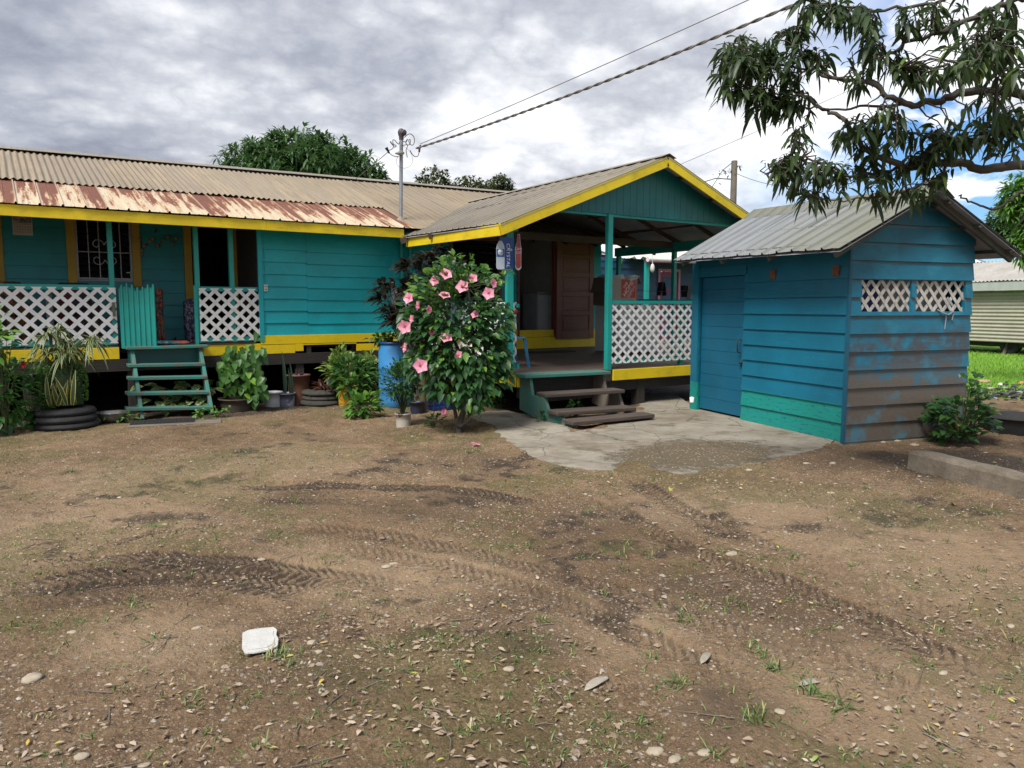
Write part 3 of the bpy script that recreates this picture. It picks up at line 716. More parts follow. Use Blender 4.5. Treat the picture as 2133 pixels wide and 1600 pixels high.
tr = ((8.40, (1094, 789), (1273, 780), .34, 'teal_old'), (8.02, (1138, 829), (1302, 819), .30, 'dwood'), (7.68, (1161, 867), (1326, 856), .30, 'dwood'), (7.36, (1193, 892), (1364, 880), .27, 'dwood'))
tz = []
for i, (y, pa, pb, dp, mt) in enumerate(tr):
    a = PY(*pa, y); b = PY(*pb, y - .04); t = .05
    if i == 3: a.z = max(a.z, .065); b.z = max(b.z, .06)
    f = MB(); f.hexa([(a.x, a.y, a.z), (b.x, b.y, b.z), (b.x + .05, b.y + dp, b.z), (a.x + .05, a.y + dp, a.z)], [(a.x, a.y, a.z + t), (b.x, b.y, b.z + t), (b.x + .05, b.y + dp, b.z + t), (a.x + .05, a.y + dp, a.z + t)])
    f.build('top_board' if i == 0 else 'tread', M[mt], sp, .007); tz.append((a, b))
for side in (0, 1):
    f = MB(); q = [t[side] for t in tz]; s = .10 if side == 0 else -.16; P = []
    xs = q[0].x + s * (1 if side == 0 else .6); 
    pr = [(PFY - .02, q[0].z - .01), (PFY - .02, .12), (7.95, -.02), (7.45, -.02), (7.42, q[3].z - .005), (7.64, q[3].z - .005), (7.74, q[2].z - .004), (8.00, q[2].z - .004), (8.10, q[1].z - .003), (8.38, q[1].z - .003), (8.44, q[0].z - .01)]
    f.prism([(xs, a, b) for a, b in pr], (-1, 0, 0), .045); f.build('stringer', M['teal_old'] if side == 0 else M['gwood'], sp)
f = MB(); f.box((6.15, PFY - .05, .20), (7.5, PFY - .02, .55)); f.build('riser_board', M['beam'], sp)
# ------------------------------------------------------------------ shed
P1 = PZ(1755, 925); P2 = PZ(1443, 855)
sd = (P2 - P1).normalized(); sb = V((sd.y, -sd.x, 0)); SL = 3.0; SW = 1.86; SE = 2.35; SA = 2.82
shed = thing('shed', 'small blue plank shed with a grey ribbed metal roof and two lattice vents', 'shed', P1 + sd * 1.5 + sb * .93)
def S(a, b, z): return P1 + sd * a + sb * b + V((0, 0, z))   # a along the door side, b along the gable side
NA = -sb; NB = -sd
f = MB(); siding(f, P1 + V((0, 0, 0)), sd, SL, .03, 2.33, .205, NA, [(1.83, 2.86, 0, 1.98)], None, .006, .026, .03); f.build('side_wall', M['shed_a'], shed)
f = MB()
def ur(z):
    if z <= SE: return (0.0, SW)
    k = (z - SE) / (SA - SE); return (SW / 2 * k, SW - SW / 2 * k)
siding(f, P1, sb, SW, .02, SA - .04, .205, NB, [(.16, .90, 1.50, 1.855), (.97, 1.75, 1.50, 1.855)], ur, .006, .034, .03, zcut=SE)
f.build('gable_wall', M['shed_b'], shed)
f = MB(); siding(f, P1 + sb * SW, sd, SL, .03, 2.33, .205, sb); siding(f, P1 + sd * SL, sb, SW, .03, SA - .04, .205, sd, (), ur, zcut=SE); f.build('rear_wall', M['shed_a'], shed)
f = MB()
f.hexa([S(-.036, -.036, .02), S(-.036, .0, .02), S(.0, .0, .02), S(.0, -.036, .02)], [S(-.034, -.034, 2.2), S(-.034, .0, 2.2), S(.0, .0, 2.2), S(.0, -.034, 2.2)])
f.build('corner_post', paint('grimy_blue_trim', (.006, .10, .175), .2, (.04, .035, .03), .5), shed)
f = MB(); f.hexa([S(2.86, -.045, .02), S(3.02, -.045, .02), S(3.02, .03, .02), S(2.86, .03, .02)], [S(2.86, -.045, 2.18), S(3.02, -.045, 2.18), S(3.02, .03, 2.18), S(2.86, .03, 2.18)])
f.hexa([S(1.79, -.03, 1.985), S(2.86, -.03, 1.985), S(2.86, .0, 1.985), S(1.79, .0, 1.985)], [S(1.79, -.03, 2.12), S(2.86, -.03, 2.12), S(2.86, .0, 2.12), S(1.79, .0, 2.12)])
f.build('door_post', M['shed_a'], shed)
f = MB(); n = 11
for k in range(n):
    a, b = .06 + k * 1.915 / n, .06 + (k + 1) * 1.915 / n - .004
    f.hexa([S(1.84, .022, a), S(2.85, .022, a), S(2.85, .05, a), S(1.84, .05, a)], [S(1.84, .022, b), S(2.85, .022, b), S(2.85, .05, b), S(1.84, .05, b)])
door = f.build('door', M['shed_door'], shed)
f = MB(); f.tube([S(1.90, .0, 1.12), S(1.90, -.05, 1.10), S(1.90, -.05, .95), S(1.90, .0, .93)], .010, 6); f.lathe(S(1.88, .004, .80), [(.025, 0), (.025, .02), (.012, .03), (0, .032)], 12, axis=tuple(NA)); f.build('handle', M['black'], door)
for k in (.55, 1.62):
    f = MB(); f.hexa([S(1.79 - k - .04, -.038, 1.90), S(1.79 - k + .06, -.038, 1.90), S(1.79 - k + .06, -.02, 1.90), S(1.79 - k - .04, -.02, 1.90)], [S(1.79 - k - .04, -.038, 2.02), S(1.79 - k + .06, -.038, 2.02), S(1.79 - k + .06, -.02, 2.02), S(1.79 - k - .04, -.02, 2.02)])
    f.build('rusty_hinge', plain('rust', (.14, .06, .035), .9, .4, 20), shed)
for u0, u1 in ((.16, .90), (.97, 1.75)):
    f = MB(); lattice(f, P1 + sb * u0 + V((0, 0, 1.5)) - NB * .02, sb, V((0, 0, 1)), NB, u1 - u0, .355, .150, .037, .006, .85); lp = f.build('lattice_vent', M['lat_dirty'], shed)
# darker things stored behind the vents
f = MB(); f.hexa([S(.25, .1, 1.2), S(.25, 1.75, 1.2), S(.3, 1.75, 1.2), S(.3, .1, 1.2)], [S(.25, .1, 1.95), S(.25, 1.75, 1.95), S(.3, 1.75, 1.95), S(.3, .1, 1.95)]); f.build('inner_board', M['room'], shed)
f = MB(); f.hexa([S(.2, .30, 1.2), S(.2, .62, 1.2), S(.22, .62, 1.2), S(.22, .30, 1.2)], [S(.2, .34, 1.9), S(.2, .66, 1.9), S(.22, .66, 1.9), S(.22, .34, 1.9)]); f.build('blue_tarp', plain('blue_tarp', (.03, .035, .22), .5), shed)
# roof
OV = .45; FO = .30; RO = 2.92; um = SW / 2; ze, za = 2.165, 2.865
rz = .10
A_, B_, C_, D_ = S(RO, -OV, ze + .06), S(-FO, -OV, ze), S(-FO, um, za), S(RO, um, za + .10)
f = MB(); sheet(f, A_, B_, C_, D_, .25, .026, 'trap', 3, .004, 0, .012); f.build('roof', M['roof_zinc'], shed)
f = MB(); sheet(f, S(-FO, SW + OV, ze), S(RO, SW + OV, ze + .06), S(RO, um, za + .10), S(-FO, um, za), .25, .026, 'trap', 3, .004); f.build('roof', M['roof_zinc'], shed)
f = MB()
for s in (-1, 1):
    q0 = [S(-FO - .02, um, za + .04), S(RO, um, za + .14), S(RO, um + s * .20, za + .14 - .145), S(-FO - .02, um + s * .20, za + .04 - .145)]
    f.hexa(q0, [p + V((0, 0, .004)) for p in q0])
f.build('ridge_cap', M['roof_zinc'], shed)
f = MB()
for a in (-FO + .12, .9, 1.85, RO - .15):
    for s in (-1, 1):
        e = S(a, um + s * (um + OV - .05), ze - .045 + .02 * (a + .3)); t = S(a, um, za - .045 + .03 * (a + .3)); f.bar(t, e, .045, .10)
for k in (.15, .5, .88):
    for s in (-1, 1):
        z = za + (ze - za) * k; f.bar(S(-FO + .02, um + s * (um + OV) * k, z - .035), S(RO - .02, um + s * (um + OV) * k, z - .035 + .07), .07, .05)
f.build('rafters', wood('greenish_old_rafters', (.05, .055, .05), (.15, .16, .14)), shed, .004)
f = MB(); q0 = [S(-FO + .01, -OV + .02, ze - .028), S(-FO + .01, um, za - .028), S(RO - .02, um, za + .072), S(RO - .02, -OV + .02, ze + .032)]; f.hexa([p - V((0, 0, .004)) for p in q0], q0)
q0 = [S(-FO + .01, um, za - .028), S(-FO + .01, SW + OV - .02, ze - .028), S(RO - .02, SW + OV - .02, ze + .032), S(RO - .02, um, za + .072)]; f.hexa([p - V((0, 0, .004)) for p in q0], q0); f.build('roof_lining', M['under'], shed)
f = MB()
f.hexa([S(-.04, -.05, -.06), S(SL + .03, -.05, -.06), S(SL + .03, SW + .03, -.06), S(-.04, SW + .03, -.06)], [S(-.015, -.02, .03), S(SL, -.02, .03), S(SL, SW, .03), S(-.015, SW, .03)]); f.build('sill', M['conc'], shed)
# bolt and bent bracket on the gable
f = MB(); f.bar(S(-.05, 1.42, 1.66), S(-.05, 1.52, 1.56), .008, .03); f.tube([S(-.03, 1.30, 1.52), S(-.06, 1.36, 1.48), S(-.05, 1.45, 1.46), S(-.06, 1.52, 1.50), S(-.04, 1.53, 1.40)], .009, 5); f.bar(S(-.035, 1.44, 1.46), S(-.03, 1.43, 1.29), .012, .01); f.build('bent_bracket', M['grille'], shed)

# ------------------------------------------------------------------ kerb block, basin, litter by the shed
ka, kb = PZ(1928, 972), PZ(2240, 1052)
kd = (kb - ka).normalized(); kn = V((kd.y, -kd.x, 0))
if kn.y > 0: kn = -kn
f = MB(); nseg = 14; rows = []; uvs = []; Lk = 2.2; rnd = random.Random(3)
for i in range(nseg + 1):
    c = ka + kd * (Lk * i / nseg); j = lambda: rnd.uniform(-.008, .008); h = .17
    rows.append([c + V((0, 0, -.05)), c + V((j(), j(), h - .03 + j())), c - kn * .02 + V((j(), j(), h + j())), c - kn * .19 + V((j(), j(), h + j())), c - kn * .21 + V((0, 0, h - .03)), c - kn * .22 + V((0, 0, -.05))])
    uvs.append([(i * .1, k * .1) for k in range(6)])
f.grid(rows, uvs, .5, 0, False); f.face(rows[0][::-1]); f.face(rows[-1])
t = NT('kerb_concrete'); n = t.noise(t.pos(), 4, 8, .7); n2 = t.noise(t.pos(), 60, 4, .7)
t.bump(t.math('ADD', n, t.math('MULTIPLY', n2, .5)), .02, .8); kc = t.done(t.mix(t.step(n2, .62, .72), t.mix(t.step(n, .35, .7), (.11, .09, .065), (.235, .20, .155)), (.36, .32, .26)), .95)
solo(f, 'kerb_block', kc, 'long rough concrete kerb block lying on the ground right of the shed', 'kerb')
f = MB(); c = PZ(2120, 905); f.lathe(c + V((.25, .1, 0)), [(.36, -.02), (.40, .10), (.42, .18), (.44, .19), (.43, .20), (.40, .19), (.36, .03), (0, .02)], 32); solo(f, 'tub', M['black'], 'shallow black tub on the ground behind the kerb block', 'tub')
# ------------------------------------------------------------------ ground: one height field from the tripod to the horizon
def hsh(ix, iy, s):
    n = (ix.astype(np.int64) * 374761393 + iy.astype(np.int64) * 668265263 + s * 974711) & 0x7fffffff
    n = ((n ^ (n >> 13)) * 1274126177) & 0x7fffffff
    return ((n ^ (n >> 16)) & 0xffff) / 65535.0
def vnoise(x, y, s=0):
    ix = np.floor(x); iy = np.floor(y); fx = x - ix; fy = y - iy; fx = fx * fx * (3 - 2 * fx); fy = fy * fy * (3 - 2 * fy)
    a = hsh(ix, iy, s); b = hsh(ix + 1, iy, s); c = hsh(ix, iy + 1, s); d = hsh(ix + 1, iy + 1, s)
    return (a * (1 - fx) + b * fx) * (1 - fy) + (c * (1 - fx) + d * fx) * fy
def fbm(x, y, sc_, o=4, s=0, g=.5):
    r = 0; a = 1; t = 0
    for i in range(o):
        r = r + a * vnoise(x * sc_ * 2 ** i + 13.7 * i, y * sc_ * 2 ** i - 7.1 * i, s + i); t += a; a *= g
    return r / t
def sst(v, a, b):
    t = np.clip((v - a) / (b - a), 0, 1); return t * t * (3 - 2 * t)
def inpoly(x, y, poly):
    r = np.zeros(x.shape, bool); n = len(poly)
    for i in range(n):
        (x0, y0), (x1, y1) = poly[i], poly[(i + 1) % n]
        if y0 == y1: continue
        c = ((y0 > y) != (y1 > y)) & (x < (x1 - x0) * (y - y0) / (y1 - y0) + x0); r ^= c
    return r
# tyre tracks as the wheels ran; (points, half width, depth, mud)
TR = [
 ([(430, 1012), (560, 1013), (700, 1010), (850, 1012), (1000, 1026), (1150, 1060)], .15, .022, 1.0),
 ([(480, 1040), (620, 1042), (760, 1046), (900, 1062), (1060, 1098)], .14, .018, .9),
 ([(-60, 1185), (60, 1174), (160, 1168), (300, 1160), (430, 1164), (560, 1178), (700, 1196), (860, 1228), (1050, 1275)], .17, .040, 1.3),
 ([(-60, 1225), (80, 1216), (200, 1204), (320, 1194), (430, 1196), (560, 1210), (720, 1235)], .19, .055, 1.6),
 ([(-60, 1262), (110, 1248), (260, 1240), (370, 1230), (470, 1238), (600, 1262)], .16, .034, 1.4),
 ([(100, 1146), (200, 1136), (330, 1108), (480, 1090), (560, 1084)], .09, .024, .9),
 ([(560, 1088), (700, 1100), (850, 1122), (1000, 1150), (1150, 1190), (1350, 1250), (1560, 1335), (1760, 1440), (1930, 1570)], .16, .024, .45),
 ([(640, 1120), (800, 1150), (960, 1190), (1120, 1240), (1300, 1310), (1480, 1400), (1620, 1520)], .15, .020, .40),
 ([(1290, 985), (1340, 1010), (1420, 1060), (1560, 1120), (1720, 1185), (1900, 1262), (2133, 1370), (2300, 1460)], .17, .022, .55),
 ([(1240, 1030), (1350, 1105), (1500, 1165), (1640, 1215), (1800, 1290), (1960, 1370), (2133, 1470)], .16, .020, .5),
 ([(1390, 1200), (1540, 1260), (1680, 1330), (1850, 1425), (2010, 1530)], .15, .018, .42),
]
TR = [(np.array([tuple(PZ(px, py).xy) for px, py in p]), hw, d, m) for p, hw, d, m in TR]
def smooth_path(p, k=6):
    out = []
    for i in range(len(p) - 1):
        p0, p1, p2, p3 = p[max(i - 1, 0)], p[i], p[i + 1], p[min(i + 2, len(p) - 1)]
        for j in range(k):
            t = j / k; out.append(.5 * ((2 * p1) + (p2 - p0) * t + (2 * p0 - 5 * p1 + 4 * p2 - p3) * t * t + (3 * p1 - p0 - 3 * p2 + p3) * t ** 3))
    out.append(p[-1]); return np.array(out)
SLAB = [(1000, 860), (975, 872), (1000, 885), (1045, 915), (1080, 938), (1110, 958), (1150, 974), (1200, 981), (1280, 990), (1300, 972), (1330, 968), (1352, 982), (1400, 993), (1445, 995), (1470, 984), (1530, 982), (1600, 972), (1660, 955), (1720, 936), (1740, 915), (1600, 880), (1500, 862), (1430, 840), (1400, 820), (1340, 812), (1330, 850), (1250, 895), (1190, 905), (1180, 880), (1100, 868), (1050, 858)]
SLABP = []
_r = random.Random(4); q = [PZ(*p).xy for p in SLAB]
for i in range(len(q)):
    a, b = q[i], q[(i + 1) % len(q)]; n = max(1, int((b - a).length / .06))
    for k in range(n):
        p = a.lerp(b, k / n); SLABP.append((p.x + _r.uniform(-.022, .022), p.y + _r.uniform(-.022, .022)))
def fields(x, y):
    wx = x + .05 * (vnoise(x * 3, y * 3, 91) - .5); wy = y + .05 * (vnoise(x * 3, y * 3, 92) - .5)
    h = (fbm(x, y, .55, 3, 1) - .5) * .08 + (fbm(x, y, 2.6, 4, 5, .55) - .5) * .055 + (fbm(x, y, 13, 4, 9, .66) - .5) * .034
    mud = sst(fbm(wx, wy, 1.0, 6, 21, .62), .52, .64) * .40 + sst(fbm(wx, wy, 4.2, 5, 25, .62), .53, .66) * .36
    near = (np.hypot(x, y) < 15); idx = np.nonzero(near)[0]
    tx, ty = wx[idx], wy[idx]; dh = np.zeros(tx.shape); dm = np.zeros(tx.shape)
    for pts, hw, dep, mm in TR:
        p = smooth_path(pts); bd = np.full(tx.shape, 9.); bs = np.zeros(tx.shape); bsg = np.zeros(tx.shape); s0 = 0; tot = 0
        lo = p.min(0) - .7; hi = p.max(0) + .7; sel = np.nonzero((tx > lo[0]) & (tx < hi[0]) & (ty > lo[1]) & (ty < hi[1]))[0]
        X, Yq = tx[sel], ty[sel]; bd = np.full(X.shape, 9.); bs = np.zeros(X.shape); bg = np.zeros(X.shape)
        for a, b in zip(p[:-1], p[1:]):
            e = b - a; L = np.hypot(*e); u = np.clip(((X - a[0]) * e[0] + (Yq - a[1]) * e[1]) / (L * L), 0, 1)
            dx = X - a[0] - u * e[0]; dy = Yq - a[1] - u * e[1]; d = np.hypot(dx, dy); k = d < bd
            bd[k] = d[k]; bs[k] = (s0 + u * L)[k]; bg[k] = ((e[0] * dy - e[1] * dx) / L)[k]; s0 += L
        endf = sst(bs, 0, .5) * sst(s0 - bs, 0, .5)
        pat = vnoise(bs * .7, bs * 0 + hw * 999 + dep * 999, 44) * 1.1 + .30
        core = sst(bd, hw, hw * .72) * endf * np.clip(pat, 0, 1)
        berm = np.exp(-((bd - hw * 1.25) / (hw * .28)) ** 2) * endf * np.clip(pat, 0, 1)
        lug = np.sin((bs + np.abs(bg) * 1.1) * 2 * np.pi / .066) * .5 + np.sin(bg * 2 * np.pi / (hw * .9)) * .35
        lug = np.tanh(lug * 5) * (bd < hw * .95) * (.35 + .9 * vnoise(bs * 5 + 7, bg * 9, 45))
        dh[sel] += core * (-dep * .6 + lug * .008) + berm * dep * .3
        dm[sel] = np.maximum(dm[sel], core * np.minimum(1, mm * 1.4) * (.56 + .46 * sst(lug, .2, -.5)))
    trk = np.zeros(x.shape); trk[idx] = dm; h[idx] += dh; mud[idx] = np.maximum(mud[idx], dm)
    # flatter and darker beside the house and round the shed
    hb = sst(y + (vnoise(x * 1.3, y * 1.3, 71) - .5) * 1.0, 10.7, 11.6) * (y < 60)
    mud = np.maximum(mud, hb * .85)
    kerb_shade = sst(np.hypot(x - 7.9, (y - 3.7) * 1.2) + (vnoise(x * 2, y * 2, 77) - .5) * .6, 1.3, .6) * .8  # tree shade near the kerb, painted through the mud mask
    mud = np.maximum(mud, kerb_shade)
    underfloor_shade = sst(y, 12.0, 12.6) * (x < 11) * (y < 19); pr = ((x > 6) & (y > 8.9) & (x < 11.2) & (y < 12.3)) * 1.0
    mud = np.maximum(mud, np.maximum(underfloor_shade, pr))  # ground below house and deck painted dark for shade, via the mud mask
    green = np.clip(sst(fbm(x, y, .75, 5, 31, .6), .52, .66) * .8 + sst(fbm(x, y, 3.1, 4, 37, .6), .56, .68) * .5, 0, 1)
    hibx = sst(np.hypot(x - 4.55, (y - 7.9) * .8), 1.5, .4); green = np.maximum(green * .75, hibx * sst(fbm(x, y, 3, 4, 35), .40, .6) * .9)
    green = green * (1 - .8 * np.clip(trk * 1.4, 0, 1))
    lawn = sst(x + .35 * (y - 8) + (vnoise(x * .8, y * .8, 61) - .5) * 1.6, 13.2, 14.4) * (y < 40) 
    lawn = np.clip(lawn * (y < x * .62) + sst(np.hypot(x, y), 60, 75) * .6, 0, 1)
    gravel = sst(fbm(x, y, .9, 4, 51), .42, .62)
    flat = np.ones(x.shape); r = np.hypot(x, y); flat *= sst(r, 40, 20)
    h *= flat; h -= hb * .01
    sb_ = inpoly(x, y, SLABP); nb = np.nonzero((x > 3.6) & (x < 9) & (y > 4) & (y < 10))[0]
    if len(nb):
        X, Yq = x[nb], y[nb]; dd = np.full(X.shape, 9.)
        for i in range(len(SLABP)):
            ax_, ay_ = SLABP[i]; bx_, by_ = SLABP[(i + 1) % len(SLABP)]; ex_, ey_ = bx_ - ax_, by_ - ay_
            u = np.clip(((X - ax_) * ex_ + (Yq - ay_) * ey_) / (ex_ * ex_ + ey_ * ey_ + 1e-9), 0, 1); dd = np.minimum(dd, np.hypot(X - ax_ - u * ex_, Yq - ay_ - u * ey_))
        ins_ = sb_[nb]; lap = .12 * sst(vnoise(X * 1.6, Yq * 1.6, 95), .4, .85) + .045 * (vnoise(X * 7, Yq * 7, 96) - .5)
        hi_ = .030 + (lap - dd) * .22 + (vnoise(X * 14, Yq * 14, 97) - .5) * .012; hn_ = h[nb].copy()
        hn_[ins_] = np.maximum(hi_[ins_], -.04); o_ = ~ins_; wv_ = sst(dd[o_], .35, .0); hn_[o_] = hn_[o_] * (1 - wv_) + wv_ * np.maximum(np.minimum(hi_[o_], .024 + lap[o_] * .2), hn_[o_]); h[nb] = hn_
    sx = (x - P1.x) * sd.x + (y - P1.y) * sd.y; sy = (x - P1.x) * sb.x + (y - P1.y) * sb.y
    ins = (sx > -.1) & (sx < 3.1) & (sy > -.1) & (sy < 2.0); h[ins] = np.minimum(h[ins], -.01)
    return h, mud, green, lawn, gravel
azc = math.pi / 2 - YAW
fine = np.arange(-41, 41.001, .105); coarse = np.arange(45, 315.1, 3.0)
az = np.radians(np.concatenate([fine, coarse])) + azc
rr = [1.2]
while rr[-1] < 16: rr.append(rr[-1] + max(.007, rr[-1] * .0026))
while rr[-1] < 3500: rr.append(rr[-1] * 1.06)
rr = np.array(rr); na, nr = len(az), len(rr)
gx = (rr[:, None] * np.cos(az)[None, :]).ravel(); gy = (rr[:, None] * np.sin(az)[None, :]).ravel()
gh, gm, gg, gl_, gv = fields(gx, gy)
gd_ = np.zeros(gx.shape)
for px, py, r_ in ((200, 1085, 1.1), (330, 1005, 1.4), (560, 960, 1.2), (900, 1190, .7), (640, 1180, .6), (1950, 1480, .9), (2060, 1200, 1.1), (1700, 1090, .9), (1420, 1060, .6), (1330, 1300, .5), (1600, 1060, .8), (330, 1330, .45), (1850, 1120, 1.0), (60, 1150, .7)):
    q = PZ(px, py); gd_ = np.maximum(gd_, np.exp(-((gx - q.x) ** 2 + (gy - q.y) ** 2) / (r_ * r_)))
for px, py, r_ in ((300, 1195, .7), (150, 1230, .6), (1100, 1230, .8), (1500, 1250, .8), (1700, 1330, .7), (700, 1420, .5), (1480, 1480, .5), (1100, 1330, .5), (870, 1050, .9), (640, 1035, .7), (1250, 1090, .8)):
    q = PZ(px, py); gm = np.maximum(gm, .50 * np.exp(-((gx - q.x) ** 2 + (gy - q.y) ** 2) / (r_ * r_)) * (.5 + fbm(gx, gy, 2.2, 4, 63)))

vs = np.stack([gx, gy, gh], 1); vs = np.vstack([vs, [[0, 0, 0]]])
a = np.arange(nr - 1)[:, None] * na; b = np.arange(na)[None, :]; c = (b + 1) % na
quads = np.stack([a + b, a + na + b, a + na + c, a + c], -1).reshape(-1, 4)
fan = np.stack([np.arange(na), (np.arange(na) + 1) % na, np.full(na, nr * na)], 1)
me = bpy.data.meshes.new('ground'); me.vertices.add(len(vs)); me.vertices.foreach_set('co', vs.ravel())
nl = quads.size + fan.size; me.loops.add(nl); me.loops.foreach_set('vertex_index', np.concatenate([quads.ravel(), fan.ravel()]).astype(np.int32))
npoly = len(quads) + len(fan); me.polygons.add(npoly)
me.polygons.foreach_set('loop_start', np.concatenate([np.arange(len(quads)) * 4, len(quads) * 4 + np.arange(len(fan)) * 3]).astype(np.int32))
me.polygons.foreach_set('use_smooth', np.ones(npoly, bool)); me.update(calc_edges=True); me.validate()
for nm, arr in (('mud', gm), ('green', gg), ('lawn', gl_), ('gravel', gv), ('dry', gd_)):
    at = me.attributes.new(nm, 'FLOAT', 'POINT'); at.data.foreach_set('value', np.append(arr, 0).astype(np.float32))
t = NT('dirt_ground'); P = t.pos(); mud, grn, lwn, grv = (t.attr(k) for k in ('mud', 'green', 'lawn', 'gravel'))
n1 = t.noise(P, .8, 7, .66); n2 = t.noise(P, 7, 8, .7); n3 = t.noise(P, 42, 6, .75); n4 = t.noise(P, 150, 3, .65)
col = t.ramp(t.math('ADD', t.math('MULTIPLY', n1, .55), t.math('MULTIPLY', n2, .45)), [(.36, (.128, .079, .043)), (.48, (.228, .147, .082)), (.60, (.35, .243, .145))])
col = t.mix(t.math('MULTIPLY', t.step(n3, .44, .60), .78), col, (.115, .076, .046)); col = t.mix(t.math('MULTIPLY', t.step(n4, .52, .66), .6), col, (.40, .31, .21))
dryf = t.step(t.math('ADD', t.attr('dry'), t.math('MULTIPLY', t.math('SUBTRACT', n2, .5), 1.2)), .25, .85); col = t.mix(t.math('MULTIPLY', dryf, .62), col, t.mix(t.step(n3, .35, .65), (.33, .23, .14), (.48, .355, .23)))
mm = t.step(t.math('ADD', mud, t.math('MULTIPLY', t.math('SUBTRACT', n2, .5), .9)), .30, .80)  # mask mixes real mud with the painted shade zones
col = t.mix(t.math('MULTIPLY', mm, .92), col, t.mix(t.step(n3, .3, .7), (.030, .023, .018), (.082, .060, .043)))
gm_ = t.step(t.math('ADD', grn, t.math('MULTIPLY', t.math('SUBTRACT', n3, .5), 1.3)), .35, .8); col = t.mix(t.math('MULTIPLY', gm_, .52), col, t.mix(n2, (.065, .075, .020), (.15, .155, .045)))
# small embedded pebbles of several tints
for scl, thr, k in ((26, .30, .9), (48, .34, .95), (95, .40, .9)):
    vc = t.voro(P, scl, 'F1', 'Color'); vd = t.voro(P, scl); r_, g_, b_ = t.sep(vc)
    sel = t.math('MULTIPLY', t.step(r_, .80, .82), t.step(vd, thr, thr - .08)); sel = t.math('MULTIPLY', sel, t.step(t.math('ADD', grv, t.math('MULTIPLY', g_, .8)), .45, .6))
    col = t.mix(t.math('MULTIPLY', sel, k), col, t.ramp(b_, [(0, (.20, .14, .09)), (.35, (.36, .28, .19)), (.7, (.44, .37, .28)), (1, (.30, .29, .27))]))
col = t.mix(lwn, col, t.mix(n2, (.09, .22, .012), (.17, .36, .03)))
bh = t.math('ADD', t.math('MULTIPLY', n3, .8), t.math('MULTIPLY', n4, .35)); bh = t.math('ADD', bh, t.math('MULTIPLY', t.step(t.voro(P, 42), .5, .1), .25))
t.bump(bh, .036, 1.0)
gmat = t.done(col, t.mix(mm, .95, .72), 0, .25); me.materials.append(gmat)
ground = bpy.data.objects.new('ground', me); COL.objects.link(ground); tag(ground, 'bare tan dirt yard with tyre tracks, pebbles and sparse grass', 'ground', None, 'structure')
def GH(x, y): return float(fields(np.array([float(x)]), np.array([float(y)]))[0][0])
# concrete slab
f = MB(); pts = [V((x, y, .028)) for x, y in SLABP]; f.prism(pts, (0, 0, 1), .10)
t = NT('worn_concrete_slab'); P = t.pos(); n = t.noise(P, 1.3, 7, .66); n2 = t.noise(P, 9, 8, .7); n3 = t.noise(P, 60, 4, .7)
col = t.mix(t.step(n, .36, .62), (.20, .175, .142), (.31, .282, .235)); col = t.mix(t.math('MULTIPLY', t.step(n2, .5, .7), .5), col, (.125, .10, .07))
hole = t.step(t.math('ADD', t.noise(t.pos(), 1.0, 7, .6), t.math('MULTIPLY', n2, .25)), .66, .70)
x, y, z = t.sep(P); box = t.math('MULTIPLY', t.step(t.math('SUBTRACT', x, y), -.6, .3), t.step(t.math('SUBTRACT', x, y), 2.1, 1.5))
cx = t.math('SUBTRACT', x, 5.95); cy = t.math('SUBTRACT', y, 5.35); dd = t.math('SQRT', t.math('ADD', t.math('MULTIPLY', t.math('MULTIPLY', cx, cx), .75), t.math('MULTIPLY', cy, t.math('MULTIPLY', cy, 1.6))))
agg = t.step(t.math('ADD', dd, t.math('MULTIPLY', t.math('SUBTRACT', n2, .5), 1.6)), .95, .70)
vc = t.voro(P, 36, 'F1', 'Color'); vd = t.voro(P, 36); r_, g_, b_ = t.sep(vc); peb = t.math('MULTIPLY', t.step(r_, .42, .45), t.step(vd, .38, .28))
aggc = t.mix(peb, t.mix(n3, (.085, .070, .045), (.15, .12, .08)), t.ramp(b_, [(0, (.22, .16, .10)), (.5, (.36, .29, .20)), (1, (.48, .42, .33))]))
col = t.mix(agg, col, aggc); col = t.mix(t.math('MULTIPLY', t.step(t.noise(P, .9, 8, .68, .5), .52, .66), .5), col, t.mix(n3, (.115, .082, .052), (.20, .15, .10))); moss = t.step(t.math('ADD', t.noise(P, 2.2, 6, .6), t.math('MULTIPLY', n3, .15)), .64, .74); col = t.mix(t.math('MULTIPLY', moss, .65), col, (.075, .07, .035))
cr = t.voro(t.mix(.12, P, t.noise(P, 3, 4, .6, 0, 'Color')), 1.1, 'DISTANCE_TO_EDGE'); col = t.mix(t.math('MULTIPLY', t.step(cr, .010, .003), .6), col, (.07, .06, .05))
t.bump(t.math('ADD', n2, t.math('ADD', t.math('MULTIPLY', n3, .4), t.math('MULTIPLY', agg, t.math('SUBTRACT', t.math('MULTIPLY', peb, .6), .6)))), .02, .8)
slab = solo(f, 'path', t.done(col, .92, 0, .2), 'cracked grey concrete slab with a broken edge in front of the porch steps', 'path', None, 0, 'structure')
